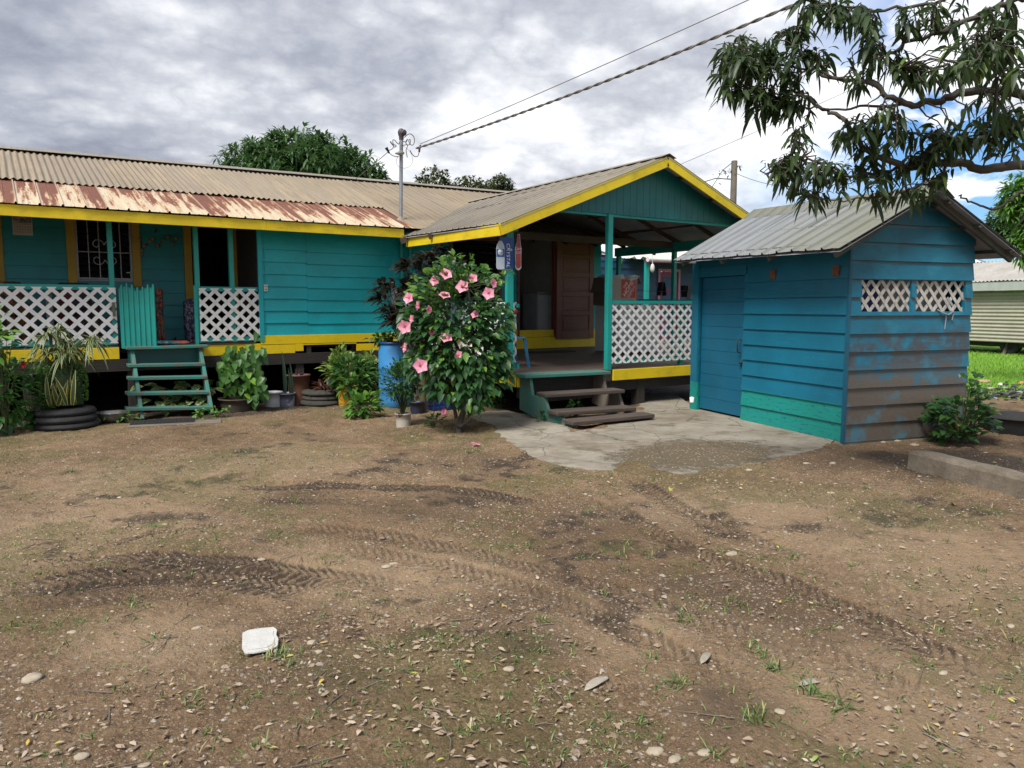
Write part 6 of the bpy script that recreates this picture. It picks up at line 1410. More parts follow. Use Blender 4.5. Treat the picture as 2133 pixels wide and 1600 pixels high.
for k in range(1500):
    u_, v_ = random.random() * 6.283, random.uniform(0, 1); rr_ = .26
    if random.random() < .72: p = V((rr_ * math.cos(u_), rr_ * math.sin(u_) * .9, .50 * v_)); nn = V((math.cos(u_), math.sin(u_), .25))
    else: q_ = rr_ * math.sqrt(v_); p = V((q_ * math.cos(u_), q_ * math.sin(u_) * .9, .48 + .04 * random.random())); nn = V((math.cos(u_) * .4, math.sin(u_) * .4, 1))
    p *= 1 + .1 * math.sin(u_ * 3 + p.z * 9); f.leaf(tc + V((0, .12, .30)) + p, nn + rv() * .6, rv(), .03, .022, .2, 2, .2)
f.build('foliage', L_brt, hg)
f = MB(); f.lathe(tc + V((0, .12, .28)), [(.24, 0), (.25, .25), (.22, .46), (0, .5)], 16, jit=.04); f.build('core', plain('mound_core', (.02, .04, .012), .9), hg)
def weeds(lst, name, label, mat, L, Wd, n=16, shape=0, h_=.14):
    for i, (px, py, y) in enumerate(lst):
        c = PZ(px, py) if y is None else V((PY(px, py, y).x, y, 0)); random.seed(px); o = thing(name, label[i], 'weed', c); f = MB(); s = MB()
        for k in range(n):
            t_ = c + V((random.gauss(0, .07), random.gauss(0, .06), random.uniform(.02, h_))); s.tube([c, c.lerp(t_, .6) + V((0, 0, .015)), t_], [.004, .003, .002], 4)
            for j in range(2): f.leaf(t_, rv() + V((0, 0, .3)), V((0, 0, 1)), L * random.uniform(.7, 1.2), Wd, .3, 3, .25, None, 0, shape)
        f.build('foliage', mat, o); s.build('stems', M['stem'], o)
weeds([(120, 892, None), (152, 884, None), (205, 882, None), (270, 880, None), (452, 868, None), (420, 872, None)], 'small_weed', ['bright weed sprouting against the front of the striped plant tyres', 'little weed by the right side of the front tyre', 'low weed patch between the tyres and the metal basin', 'weed growing at the left foot of the turquoise steps', 'weed at the right foot of the turquoise steps', 'small round leafed weed under the lowest turquoise tread'], L_brt, .075, .042, 14)
# --- speckled leaves under the steps
random.seed(9); c = V((2.35, 11.95, 0)); o = thing('speckled_plant', 'broad speckled leaves growing under the turquoise steps', 'plant', c); f = MB(); s = MB()
for px, py, y in ((320, 838, 11.7), (345, 840, 11.7), (362, 838, 11.75), (395, 836, 11.7), (340, 806, 12.0), (385, 808, 12.0), (415, 806, 11.9), (365, 800, 12.1), (430, 830, 11.75), (408, 838, 11.65), (300, 800, 12.2), (445, 798, 12.1), (375, 826, 11.9), (330, 822, 11.95), (440, 812, 12.0)):
    t_ = PY(px, py, y)
    for k in range(2): f.leaf(t_ + rv() * .04, V((random.uniform(-1, 1), -.6, random.uniform(-.2, .4))), V((0, -.4, 1)), .26, .12, .35, 4, .25, None, 0, 0)
    s.tube([c + rv() * .05, c.lerp(t_, .6) + V((0, 0, .05)), t_], [.01, .008, .006], 5)
f.build('leaves', L_spot, o); s.build('stems', M['stem'], o)
# --- heart-leaved vine in the dark pot
L_heart = leafmat('heart_leaf', (.025, .085, .018), (.07, .17, .035), rough=.4, young=(.16, .32, .03))
random.seed(21); o = thing('heart_leaved_vine', 'bushy heart leaved vine in the dark pot right of the steps', 'plant', dkc + V((0, 0, .2))); f = MB(); s = MB(); d5 = (dkc - EYE).dot(FW)
for px, py, rx, ry, n_ in ((505, 745, 38, 30, 60), (500, 790, 45, 38, 130), (530, 800, 26, 30, 60), (475, 770, 22, 24, 36), (520, 760, 26, 30, 50), (535, 825, 18, 16, 24), (478, 735, 14, 16, 10), (545, 735, 10, 14, 8), (540, 700, 6, 10, 3)):
    for k in range(n_):
        a_ = random.random() * 6.283; q = math.sqrt(random.random()); p = PD(px + rx * q * math.cos(a_), py + ry * q * math.sin(a_), d5 + random.uniform(-.28, .22))
        f.leaf(p, V((random.uniform(-.6, .6), -.4, -.75)) + rv() * .35, V((0, -.7, .8)) + rv() * .3, .105, .092, .15, 4, .2, None, 0, 3)
        if k % 5 == 0: s.tube([dkc + V((0, 0, .2)), dkc.lerp(p, .5) + V((0, 0, .25)), p], [.005, .004, .003], 4)
f.build('foliage', L_heart, o); s.build('stems', M['stem'], o)
# --- potted things along the wall
sw = thing('sword_plant', 'tall grey green sword leaves standing in the blotched bucket', 'plant', gbc + V((0, 0, .18))); f = MB()
for px, tp_y, dd, w_ in ((592, 730, 0, .075), (608, 752, .03, .06), (601, 765, -.04, .05)):
    b = V((PY(px + 1, 810, gbc.y).x, gbc.y + dd, .17)); hgt = PY(px, tp_y, gbc.y).z - .17; f.leaf(b, (-.04, 0, 1), (.3, -1, 0), hgt, w_, 0, 8, .4, None, 0, 2, .02)
f.build('leaves', L_sword, sw)
random.seed(31); o = thing('purple_rosette', 'small purplish rosette plant growing in the tall brown pot', 'plant', rbc + V((0, 0, .45))); f = MB()
for k in range(34): f.leaf(rbc + V((0, 0, .44)) + rv() * .05, rv() + V((0, 0, .8)), V((0, 0, 1)), .18, .035, .3, 4, .3, None, 0, 1)
f.build('leaves', L_moses, o)
random.seed(32); o = thing('bromeliad', 'reddish brown bromeliad rosette in the mossy tyre planter', 'plant', t2 + V((0, 0, .3))); f = MB()
for k in range(46):
    a_ = random.random() * 6.283; el = random.uniform(.25, 1.3); f.leaf(t2 + V((-.02, -.05, .21)) + rv() * .06, (math.cos(a_) * math.cos(el), math.sin(a_) * math.cos(el), math.sin(el)), (0, 0, 1), random.uniform(.25, .42), .05, .5, 5, .35, None, 0, 2)
f.build('leaves', L_red, o)
q = V((PY(712, 838, 11.75).x, 11.75, .0)); shrub('variegated_shrub', 'yellow green variegated shrub below the missing yellow board', q, PY(712, 768, 11.7), (.24, .22, .30), 300, .16, .065, leafmat('variegated_leaf', (.05, .14, .03), (.12, .26, .05), edge=(.33, .36, .10), edgew=.5), seed=14, shape=1, droop=.3, up=.7, out=.6)
q = V((PY(775, 838, 11.6).x, 11.6, .0)); shrub('variegated_shrub', 'smaller variegated shrub pressed against the left of the blue barrel', q, PY(772, 775, 11.55), (.16, .16, .28), 130, .14, .06, bpy.data.materials['variegated_leaf'], seed=15, shape=1, up=.6)
q = ybc + V((0, 0, .25)); shrub('leafy_plant', 'broad green leaved plant growing out of the yellow bucket', q, PY(735, 778, 11.25), (.30, .2, .24), 150, .22, .085, L_mid, seed=16, droop=.5, up=.5, stems=20)
q = PZ(755, 868); shrub('lime_green_herb', 'bright lime green lobed herb in front of the yellow bucket', q, PZ(755, 868) + V((0, 0, .17)), (.28, .2, .18), 170, .10, .09, L_brt, seed=17, shape=3, droop=.2, stems=26, shell=.2)
q = PZ(735, 850); shrub('lime_green_herb', 'taller lime herb stems leaning on the yellow bucket', q, PY(735, 800, 11.05), (.20, .12, .18), 70, .10, .09, L_brt, seed=18, shape=3, droop=.2, stems=16, shell=.2)
random.seed(19); q = wpc + V((0, 0, .15)); shrub('rose_bush', 'thin small leaved rose growing in the rusty paint tin', q, PY(835, 790, 9.0), (.30, .24, .30), 1000, .056, .032, L_mid, 'rose', seed=19, stems=46, shell=.15, stem_r=.004, droop=.15)
q = bc + V((0, 0, hB)); o, t_ = shrub('barrel_creeper', 'dark creeper hanging over the rim of the blue barrel', q + V((0, .1, -.02)), PY(800, 704, 10.85), (.24, .12, .07), 70, .10, .07, L_mid, 'creeper', seed=20, stems=10, shell=.1, up=-.1)
for i, (px, py, n_) in enumerate(((1140, 880, 30), (1215, 838, 26), (905, 888, 20), (1040, 850, 16))):
    q = PZ(px, py) if i != 1 else V((6.7, 8.3, 0)); o, t_ = shrub('small_weed', ('weeds sprouting at the left foot of the porch steps', 'broad leafed weed growing under the porch steps', 'ground weed on the grass left of the hibiscus trunk', 'little weed beside the concrete slab corner near the hibiscus')[i], q, q + V((0, 0, .08 if i != 1 else .14)), (.14, .1, .08), n_ * 2, .085, .04, L_mid, 'weed', seed=50 + i, shell=.1, stems=8)
# --- leafy plant by the shed gable
q = PZ(2003, 922); dsp = (q - EYE).dot(FW); random.seed(61)
o = thing('broad_leaved_shrub', 'dark broad leaved shrub at the foot of the smudged shed wall', 'shrub', q); f = MB(); s = MB()
for px, py, rx, ry, n_ in ((2000, 868, 62, 36, 190), (1960, 860, 36, 28, 70), (2040, 850, 32, 34, 70), (2030, 815, 16, 22, 22), (2000, 905, 52, 16, 60), (2062, 885, 18, 16, 22), (2005, 788, 10, 8, 4), (2035, 785, 12, 8, 5)):
    for k in range(n_):
        a_ = random.random() * 6.283; qq = math.sqrt(random.random()); p = PD(px + rx * qq * math.cos(a_), py + ry * qq * math.sin(a_), dsp + random.uniform(-.25, .25))
        if p.z < .05: p.z = .05
        out = (p - q); out.z *= .5; f.leaf(p, out.normalized() + V((0, 0, .1)) + rv() * .6, V((0, 0, 1)) - FW * .4, .115 * random.uniform(.6, 1.25), .068, .4, 3, .28)
        if k % 6 == 0: s.tube([q, q.lerp(p, .55) + V((0, 0, .06)), p], [.008, .006, .003], 5)
f.build('foliage', leafmat('shed_shrub_leaf', (.012, .045, .012), (.04, .11, .022), rough=.4, young=(.16, .20, .02)), o); s.build('stems', M['stem'], o)

# ------------------------------------------------------------------ background trees
def tree(name, label, base, blobs, n, L, Wd, mat, trunk_r=.25, shape=1, per=7, cat='tree', group=None, seed=0, seg=2):
    random.seed(seed); base = V(base); o = thing(name, label, cat, base, group); f = MB(); h = MB(); tot = sum(b[1].x * b[1].z for b in blobs)
    top_ = max(b[0].z for b in blobs); h.tube([base - V((0, 0, .2)), base + V((0, 0, (top_ - base.z) * .3)), base + V((.1, 0, (top_ - base.z) * .6))], [trunk_r, trunk_r * .8, trunk_r * .5], 8)
    for c, r in blobs:
        h.tube([base + V((0, 0, (top_ - base.z) * .3)), base.lerp(c, .6) + V((0, 0, .3)), c], [trunk_r * .5, trunk_r * .3, .04], 6)
        for k in range(int(n * r.x * r.z / tot)):
            d = rv(); q = random.random() ** .25; wob = 1 + .10 * math.sin(d.x * 7 + c.x) + .10 * math.sin(d.y * 8 + d.z * 6)
            p = c + V((d.x * r.x, d.y * r.y, d.z * r.z)) * q * wob; tone = random.random()
            ax = (d + V((0, 0, .25)) + rv() * .5).normalized()
            for j in range(per):
                dr = (ax * .7 + rv() * .9).normalized(); f.leaf(p, dr, V((0, 0, 1)), L * random.uniform(.7, 1.2), Wd, .35, seg, .2, min(1, max(0, tone * .7 + random.random() * .3)), 0, shape)
    f.build('crown', mat, o); h.build('trunk', M['bark'], o); return o
D = 24.0; k = D / FPX
def BL(px, py, rx, ry, d=D): return (PD(px, py, d), V((rx * d / FPX, rx * d / FPX * .9, ry * d / FPX)))
b0 = PD(630, 640, D); b0.z = 0
tree('mango_tree', 'large dense round mango tree rising behind the long roof', b0, [BL(630, 385, 152, 100), BL(560, 370, 90, 72), BL(700, 375, 95, 78), BL(500, 385, 45, 45), BL(770, 390, 36, 40), BL(600, 330, 80, 52), BL(660, 345, 80, 55)], 2500, .34, .085, L_mangob, .4, seed=1)
for i, (px, blobs, lab) in enumerate(((905, [(905, 378, 34, 30), (880, 390, 28, 20), (930, 392, 20, 20)], 'spindly tree behind the roof just right of the service mast'), (975, [(975, 392, 40, 22), (1000, 396, 22, 16)], 'low bushy tree behind the roof between two taller spindly trees'), (1045, [(1043, 388, 26, 22), (1055, 400, 18, 12)], 'small tree behind the roof where it meets the porch gable'))):
    d = 34 + i * 2; b0 = PD(px, 640, d); b0.z = 0; tree('slender_tree', lab, b0, [BL(*q, d) for q in blobs], 330, .22, .10, L_far, .16, 0, 5, seed=20 + i)
b0 = PD(2130, 640, 36); b0.z = 0
tree('dense_tree', 'dense dark green tree beyond the corrugated hut', b0, [BL(2105, 475, 52, 52, 36), BL(2150, 460, 60, 60, 36), BL(2070, 505, 30, 30, 36), BL(2180, 430, 60, 70, 36)], 1500, .34, .10, L_mangob, .3, seed=5)
b0 = PD(2170, 640, 15); b0.z = 0
tree('young_tree', 'young bright green tree at the right edge above the hut roof', b0, [BL(2115, 410, 30, 42, 15), BL(2140, 470, 26, 40, 15), BL(2160, 400, 40, 60, 15), BL(2128, 520, 14, 22, 15)], 330, .20, .06, L_brt, .08, 1, 6, seed=6, seg=3)
for i, (px, py, d, rx, ry) in enumerate(((1320, 585, 45, 60, 40), (1420, 590, 48, 60, 42), (1500, 590, 50, 50, 40), (300, 560, 45, 120, 60), (420, 580, 42, 60, 40))):
    b0 = PD(px, 640, d); b0.z = 0
    tree('far_tree', ('far tree line bush seen left under the porch roof', 'far tree behind the neighbour house roof', 'far tree hidden behind the shed roof', 'far tree behind the house at left', 'far tree seen through the open house door')[i], b0, [BL(px, py, rx, ry, d)], 200, .6, .3, L_far, .2, 0, 5, seed=40 + i)

# ------------------------------------------------------------------ the mango tree overhanging the shed
random.seed(5); TD = 6.0
def z4(a, b): return (1433 + a / 3.047, b / 3.047)
LIMBS = [
 ([(2900, 1250), (2500, 1130), (2133, 1045), (1900, 1072), (1680, 1030), (1400, 1060), (1250, 1020), (1130, 950), (1040, 820), (960, 740), (860, 690), (760, 620), (640, 560)], .075, .008, (6.4, 6.4, 6.3, 6.2, 6.1, 6.0, 5.9, 5.9, 5.8, 5.8, 5.9, 5.9, 6.0)),
 ([(2900, 1000), (2500, 720), (2133, 600), (1900, 570), (1720, 590), (1600, 640), (1430, 660), (1290, 620), (1160, 540), (1000, 510), (830, 460), (720, 330), (650, 220)], .07, .007, (6.4, 6.2, 5.9, 5.8, 5.7, 5.7, 5.6, 5.6, 5.6, 5.7, 5.8, 5.9, 6.0)),
 ([(1430, 660), (1200, 670), (1000, 690), (800, 690), (640, 640), (470, 600)], .018, .006, (5.6, 5.7, 5.8, 5.9, 6.0, 6.1)),
 ([(1000, 510), (800, 440), (600, 420), (450, 380), (330, 330)], .016, .005, (5.7, 5.8, 6.0, 6.1, 6.2)),
 ([(2900, 600), (2500, 200), (2133, 0), (1950, 60), (1650, 190), (1400, 270), (1270, 330), (1200, 250), (1130, 180)], .05, .005, (6.4, 6.0, 5.6, 5.5, 5.5, 5.6, 5.6, 5.7, 5.7)),
 ([(2133, 0), (1800, -40), (1500, 30), (1200, 60), (950, 40), (800, 10)], .03, .006, (5.6, 5.6, 5.7, 5.8, 5.8, 5.9)),
 ([(1400, 1060), (1180, 1100), (1000, 1105), (870, 1040), (700, 990), (560, 1060), (510, 1150)], .020, .005, (6.0, 6.0, 5.9, 5.9, 5.9, 6.0, 6.1)),
 ([(1650, 1050), (1560, 1140), (1350, 1230), (1150, 1260), (950, 1270), (800, 1265)], .018, .004, (6.1, 6.0, 5.9, 5.9, 5.9, 6.0)),
 ([(2900, 1300), (2400, 1150), (2133, 1210), (2050, 1270), (1930, 1320), (1800, 1290), (1720, 1240)], .035, .006, (6.5, 6.5, 6.6, 6.6, 6.6, 6.5, 6.4)),
 ([(2133, 760), (1850, 880), (1680, 910), (1500, 980), (1420, 1040)], .02, .010, (5.8, 5.8, 5.9, 5.9, 6.0)),
 ([(1680, 910), (1450, 850), (1300, 800), (1180, 760)], .012, .004, (5.9, 5.9, 5.8, 5.8)),
 ([(1900, 570), (1800, 480), (1700, 420), (1560, 430), (1380, 430)], .016, .005, (5.8, 5.6, 5.5, 5.5, 5.5)),
 ([(2133, 600), (2000, 470), (1950, 380), (1900, 280)], .02, .006, (5.9, 5.6, 5.4, 5.3)),
]
tb = PD(2750, 640, 6.6); tb.z = 0
mg = thing('mango_tree', 'old mango tree whose drooping branches overhang the shed roof at the right', 'tree', tb)
wd = MB(); nodes = []
tk = [tb + V((0, 0, -.2)), tb + V((.02, .03, .8)), tb + V((-.05, .05, 1.8)), tb + V((-.12, .0, 2.6)), tb + V((-.1, 0, 3.6)), tb + V((.2, .2, 5.0))]
wd.tube(spline(tk, 3), [.30, .27, .25, .24, .235, .23, .225, .22, .215, .21, .2, .19, .17, .15, .12, .10], 12)
for lst, r0, r1, ds in LIMBS:
    q = [PD(*z4(a, b), d) for (a, b), d in zip(lst, ds)]
    if lst[0][0] >= 2900: q[0] = V((tb.x, tb.y, min(max(q[0].z, 1.9), 3.4)))
    s = spline(q, 5); n_ = len(s); s = [s[0]] + [p + rv() * .016 for p in s[1:]]; wd.tube(s, [.7 * r0 + (r1 - .7 * r0) * (i / (n_ - 1)) ** .7 for i in range(n_)], 8)
    nodes += [p for i, p in enumerate(s) if lst[0][0] < 2900 or i > 2]
# (centre in the tracing, radii, how many rosettes, depth)
TUFT = [((330, 330), (150, 130), 26, 6.1), ((300, 480), (130, 130), 24, 6.1), ((430, 430), (150, 170), 26, 6.0), ((560, 330), (150, 130), 20, 6.0), ((480, 640), (130, 120), 20, 6.1), ((650, 610), (120, 120), 17, 6.0), ((720, 170), (90, 80), 8, 5.9), ((870, 360), (80, 60), 6, 5.8), ((820, 40), (150, 50), 11, 5.8), ((1020, 80), (130, 90), 17, 5.8), ((1130, 150), (90, 90), 9, 5.7), ((1120, 330), (80, 90), 9, 5.7), ((1060, 480), (60, 60), 4, 5.7),
        ((1450, 60), (130, 80), 12, 5.5), ((1620, 90), (120, 70), 9, 5.6), ((1340, 400), (90, 60), 9, 5.5), ((1430, 480), (110, 70), 9, 5.6), ((1830, 300), (150, 110), 17, 5.0), ((1750, 420), (110, 90), 11, 5.0), ((2000, 280), (120, 130), 14, 5.2), ((2060, 480), (80, 140), 10, 5.5), ((1960, 120), (140, 70), 8, 5.4), ((1640, 470), (90, 60), 6, 5.4),
        ((1110, 780), (80, 60), 7, 5.8), ((1270, 760), (110, 70), 10, 5.8), ((1280, 860), (110, 60), 9, 5.8), ((960, 870), (90, 60), 6, 5.9), ((740, 870), (60, 60), 5, 5.9), ((700, 830), (60, 40), 4, 5.9), ((560, 1060), (80, 50), 6, 6.0), ((600, 1010), (80, 40), 5, 6.0), ((780, 1050), (110, 70), 8, 5.9), ((950, 1040), (100, 60), 7, 5.9), ((1090, 1000), (80, 50), 6, 5.9), ((900, 1150), (150, 60), 9, 5.9), ((700, 1180), (90, 50), 5, 6.0), ((1250, 1120), (120, 50), 9, 5.9), ((1420, 1080), (90, 60), 8, 6.0), ((1500, 900), (130, 80), 13, 5.9), ((1640, 830), (110, 80), 12, 5.8), ((1560, 1000), (100, 60), 8, 6.0), ((1850, 740), (140, 80), 12, 5.8), ((2020, 720), (110, 90), 12, 5.7), ((1760, 880), (120, 60), 9, 5.9), ((1960, 880), (120, 60), 7, 5.9), ((2080, 900), (70, 60), 4, 5.9), ((1200, 1255), (110, 30), 6, 5.9), ((1430, 1240), (60, 40), 4, 5.95), ((800, 1250), (70, 30), 4, 6.0), ((1600, 1120), (70, 50), 4, 6.0)]
lv = MB(); tw = MB(); L2 = []
def rosette(p, n_, s, dirn):
    tone = random.random() * .85
    for j in range(n_):
        a_ = random.random() * 6.283; d = V((math.cos(a_), math.sin(a_), random.uniform(-1.2, .5))) + dirn * .5; q = random.uniform(.7, 1.15) * s
        tq = random.random(); lv.leaf(p - dirn * (.12 * tq) + rv() * .025, d, V((0, 0, 1)) + rv() * .6, .126 * q, .034 * q, random.uniform(.3, .95), 4, .3, min(1, max(0, tone + random.uniform(-.12, .12))) if random.random() > .035 else .97, 0, 1)
nd = np.array([tuple(p) for p in nodes])
for c, r, n_, d in TUFT:
    for k_ in range(int(n_ * 1.3)):
        a_ = random.random() * 6.283; q = math.sqrt(random.random()) * 1.08; p = PD(*z4(c[0] + r[0] * q * math.cos(a_), c[1] + r[1] * q * math.sin(a_)), d + random.gauss(0, .16))
        b = V(nd[int(np.argmin(((nd - np.array(tuple(p))) ** 2).sum(1)))]); dv = p - b; m_ = b.lerp(p, .5) + V((random.gauss(0, .03), random.gauss(0, .03), .06 * dv.length)) + rv() * .05 * dv.length
        tw.tube([b, b.lerp(m_, .55) + rv() * .02, m_, m_.lerp(p, .55) + rv() * .02, p], [.0075, .006, .005, .004, .003], 5)
        rosette(p, random.randint(4, 7), random.uniform(.6, 1.2), dv.normalized() if dv.length > .01 else V((0, 0, 0)))
# the rest of the crown, outside the photograph: above and to the right of the trunk
for k_ in range(150):
    d = rv(); p = tb + V((.3, -.2, 5.0)) + V((d.x * 2.6, d.y * 2.8, d.z * 1.5))
    q = (p - EYE); u_ = q.dot(RT) / q.dot(FW) * FPX + 1066
    if u_ < 2190 and q.dot(FW) > 0: continue
    if k_ % 4 == 0: tw.tube([tk[4].lerp(tk[5], random.random()), tk[4].lerp(p, .6) + V((0, 0, .3)), p], [.05, .03, .008], 6)
    rosette(p, 9, 1.3, d)
outp = [p for p in nodes if (p - EYE).dot(RT) / (p - EYE).dot(FW) * FPX + 1066 > 2260]
for k_ in range(130):
    b = random.choice(outp) if outp else tk[3]; p = b + V((random.gauss(0, .35), random.gauss(0, .35), random.uniform(-.35, .4))); tw.tube([b, b.lerp(p, .5) + V((0, 0, .05)), p], [.007, .005, .003], 5); rosette(p, 6, 1.1, (p - b).normalized())
wd.build('trunk', M['bark'], mg); tw.build('twigs', M['bark'], mg); lv.build('crown', L_mango, mg)
# ------------------------------------------------------------------ loose things on the ground
rng = np.random.RandomState(11)
def yard(n, lo=2.2, hi=12.5, pw=1.6, aa=39):
    # points in front of the tripod, thinning with distance
    r = lo + (hi - lo) * rng.rand(n) ** pw; a = azc + np.radians(rng.uniform(-aa, aa, n)); return r * np.cos(a), r * np.sin(a)
def keep_out(x, y, slab=True):
    sx = (x - P1.x) * sd.x + (y - P1.y) * sd.y; sy = (x - P1.x) * sb.x + (y - P1.y) * sb.y
    k = ~((sx > -.06) & (sx < 3.05) & (sy > -.06) & (sy < 1.95)) & (y < 11.9) & ~((x > 5.8) & (y > 8.6) & (x < 11))
    if slab: k &= ~inpoly(x, y, SLABP)
    return k
def stoneset(mb, x, y, h, size, flat=.45, seed0=0):
    for i in range(len(x)):
        s = size[i]; rn = (i * 7919 + seed0) % 1000 / 1000; a = i * 2.4; ca, sa = math.cos(a), math.sin(a); e = .65 + .5 * rn
        pts = []
        for (ux, uy, uz) in ((1, 0, 0), (.35, .85, .05), (-.7, .6, -.05), (-.9, -.35, .05), (.1, -.9, 0), (.25, .15, 1), (-.3, -.1, .85)):
            px_, py_ = ux * s, uy * s * e; pts.append((x[i] + px_ * ca - py_ * sa, y[i] + px_ * sa + py_ * ca, h[i] + uz * s * flat))
        r = (i * 0.6180339 + seed0 * .37) % 1
        for t_ in ((0, 1, 5), (1, 2, 6), (1, 6, 5), (2, 3, 6), (3, 4, 6), (4, 5, 6), (4, 0, 5)): mb.face([pts[j] for j in t_], None, r)
t = NT('stone'); r = t.attr(); n = t.noise(t.pos(), 60, 3); sc_c = t.ramp(r, [(0, (.085, .058, .038)), (.45, (.17, .118, .072)), (.62, (.27, .205, .145)), (.8, (.36, .30, .225)), (.92, (.25, .24, .23)), (1, (.40, .36, .29))]); t.bump(n, .004, .5); stm = t.done(t.mix(t.step(n, .4, .7), sc_c, mul((.25, .2, .15), .8)), .9)
x, y = yard(52000, 2.2, 12, 1.3); dens = fbm(x, y, .9, 4, 51); near_slab = np.exp(-((np.hypot(x - 6.2, y - 4.4)) / 1.3) ** 2)
k = (rng.rand(len(x)) < sst(dens, .34, .66) * .9 + near_slab * .8 + .05) & keep_out(x, y); x, y = x[k], y[k]; h = fields(x, y)[0]; sz = .003 + .010 * rng.rand(len(x)) ** 3.6 + (rng.rand(len(x)) < .02) * .012
f = MB(); stoneset(f, x, y, h, sz, .5, 3); o = f.build('gravel', stm); tag(o, 'small mixed pebbles scattered over the dirt yard', 'gravel', None, 'stuff')
x, y = yard(1500, 2.5, 11, 1.1); ds = np.hypot((x - 5.9) * .8, y - 5.3); k = inpoly(x, y, SLABP) & (ds < .8 + .3 * rng.rand(len(x))); x, y = x[k], y[k]
# stones one can point at
big = [(67, 1420, 26), (1242, 1428, 0), (1405, 1575, 22), (1467, 1565, 18), (1530, 1580, 12), (170, 1582, 20), (650, 1335, 16), (820, 1167, 14), (805, 1177, 13), (545, 1160, 10), (1060, 1395, 16), (300, 1590, 16), (1365, 1562, 24), (1965, 1408, 14), (1850, 1480, 13), (2105, 1312, 13), (1525, 1148, 17), (1730, 1026, 10), (660, 1352, 14), (1625, 1485, 14), (1775, 955, 9), (1735, 965, 10), (1850, 900, 10), (1870, 918, 11), (1905, 928, 12), (1840, 920, 9), (1560, 985, 10), (1680, 968, 10), (410, 1310, 12), (150, 1318, 12)]
desc = {0: 'flat pale grey stone at the left near the bottom edge of the yard', 2: 'large cream stone in the dirt near the bottom right', 3: 'rounded beige stone right of the large cream stone near the bottom', 5: 'flat beige stone in the bottom left corner of the yard', 12: 'crescent shaped cream stone left of the large cream stone'}
stl = []
random.seed(2)
for i, (px, py, s) in enumerate(big):
    if not s: continue
    c = PZ(px, py); dd = (c - EYE).dot(FW); rr_ = s * dd / FPX; c.z = GH(c.x, c.y); f = MB(); f.blob(c + V((0, 0, rr_ * .02)), (rr_ * .85, rr_ * random.uniform(.5, .8), rr_ * .28), i, 10, 6, 0, .22, random.random())
    o = solo(f, 'stone', plain('pale_stone', (.33, .28, .21), .9, .25, 30, 0, .003) if i == 0 else bpy.data.materials['pale_stone'], desc.get(i, 'fist sized pale stone lying half sunk in the dirt yard'), 'stone', 'pale stones lying in the dirt yard' if i not in desc else 'notable pale stones in the yard')
# dead leaves
t = NT('dead_leaf'); dl = t.done(t.ramp(t.attr(), [(0, (.12, .08, .05)), (.35, (.25, .18, .125)), (.7, (.31, .24, .175)), (.95, (.42, .35, .275)), (.97, (.42, .30, .04)), (1, (.35, .38, .06))]), .85)
def litter(n, lo, hi, pw, dn, L0, L1, s):
    x, y = yard(n, lo, hi, pw); k = (rng.rand(n) < dn(x, y)) & keep_out(x, y); x, y = x[k], y[k]; h = fields(x, y)[0]; mb = MB(); random.seed(s)
    for i in range(len(x)):
        a_ = random.random() * 6.283; L = random.uniform(L0, L1); mb.leaf((x[i], y[i], h[i] + .006 + .008 * random.random()), (math.cos(a_), math.sin(a_), random.uniform(-.1, .25)), V((random.uniform(-.5, .5), random.uniform(-.5, .5), 1)), L, L * random.uniform(.3, .5), random.uniform(-.1, .25), 3, random.uniform(-.3, .5), None, 0, 0, random.uniform(-.05, .12))
    return mb
lt_ = lambda x, y: np.clip(sst(fbm(x, y, 1.6, 4, 81), .53, .62), 0, 1) * (.55 + .45 * (np.hypot(x, y) < 5)) + .025
mb = litter(12000, 2.2, 11.8, 1.15, lt_, .016, .042, 3); o = mb.build('fallen_leaves', dl); tag(o, 'dry curled leaves scattered over the yard', 'leaves', None, 'stuff')
x, y = yard(260, 2.3, 9, 1.2); h = fields(x, y)[0]; f = MB(); random.seed(8)
for i in range(len(x)):
    a_ = random.random() * 6.283; L = random.uniform(.05, .22); p = V((x[i], y[i], h[i] + .006)); d = V((math.cos(a_), math.sin(a_), 0)); f.tube([p, p + d * L * .5 + V((-d.y, d.x, .3)) * L * random.uniform(-.12, .12), p + d * L], [.003, .0025, .0015], 4)
o = f.build('dry_twigs', M['gwood']); tag(o, 'thin dry twigs strewn over the dirt', 'twigs', None, 'stuff')
for i, (px, py, L, lab, m_) in enumerate(((1395, 1020, .16, 'large yellow green leaf lying on the dirt before the slab', (.32, .36, .05)), (1217, 1436, .15, 'big curled pale grey dead leaf in the foreground', (.34, .30, .25)), (1660, 1420, .13, 'long pale dead leaf beside the grass tufts at lower right', (.32, .28, .24)), (1460, 1380, .12, 'broad pale dead leaf left of the lower right grass tufts', (.30, .27, .22)), (1910, 1063, .07, 'single upright green leaf on the dirt at right', (.14, .24, .04)), (1990, 1055, .13, 'curled brown dead leaf near the kerb block', (.15, .10, .04)), (1690, 1590, .05, 'round green leaf at the very bottom of the yard', (.28, .36, .10)))):
    c = PZ(px, py); c.z = GH(c.x, c.y) + .02; f = MB(); f.leaf(c - V((0, 0, .012)), (.8, .55 - .4 * i % 1, .02), (.1, -.1, 1), L * 1.1, L * .27, .02, 6, .25, .5, 0, 1, .05)
    tt = NT('lone_leaf'); tt.done(tt.mix(tt.step(tt.noise(tt.pos(), 40, 3), .35, .7), m_, mul(m_, .75)), .7); o = solo(f, 'fallen_leaf', tt.m, lab, 'leaf'); s_ = o.modifiers.new('thick', 'SOLIDIFY'); s_.thickness = .002
f = MB(); c = PZ(991, 929); 
for k in range(5): f.leaf(c + V((0, 0, .02)) + rv() * .01, V((math.cos(k * 1.3), math.sin(k * 1.3), .15)), V((0, 0, 1)), .06, .045, .1, 3)
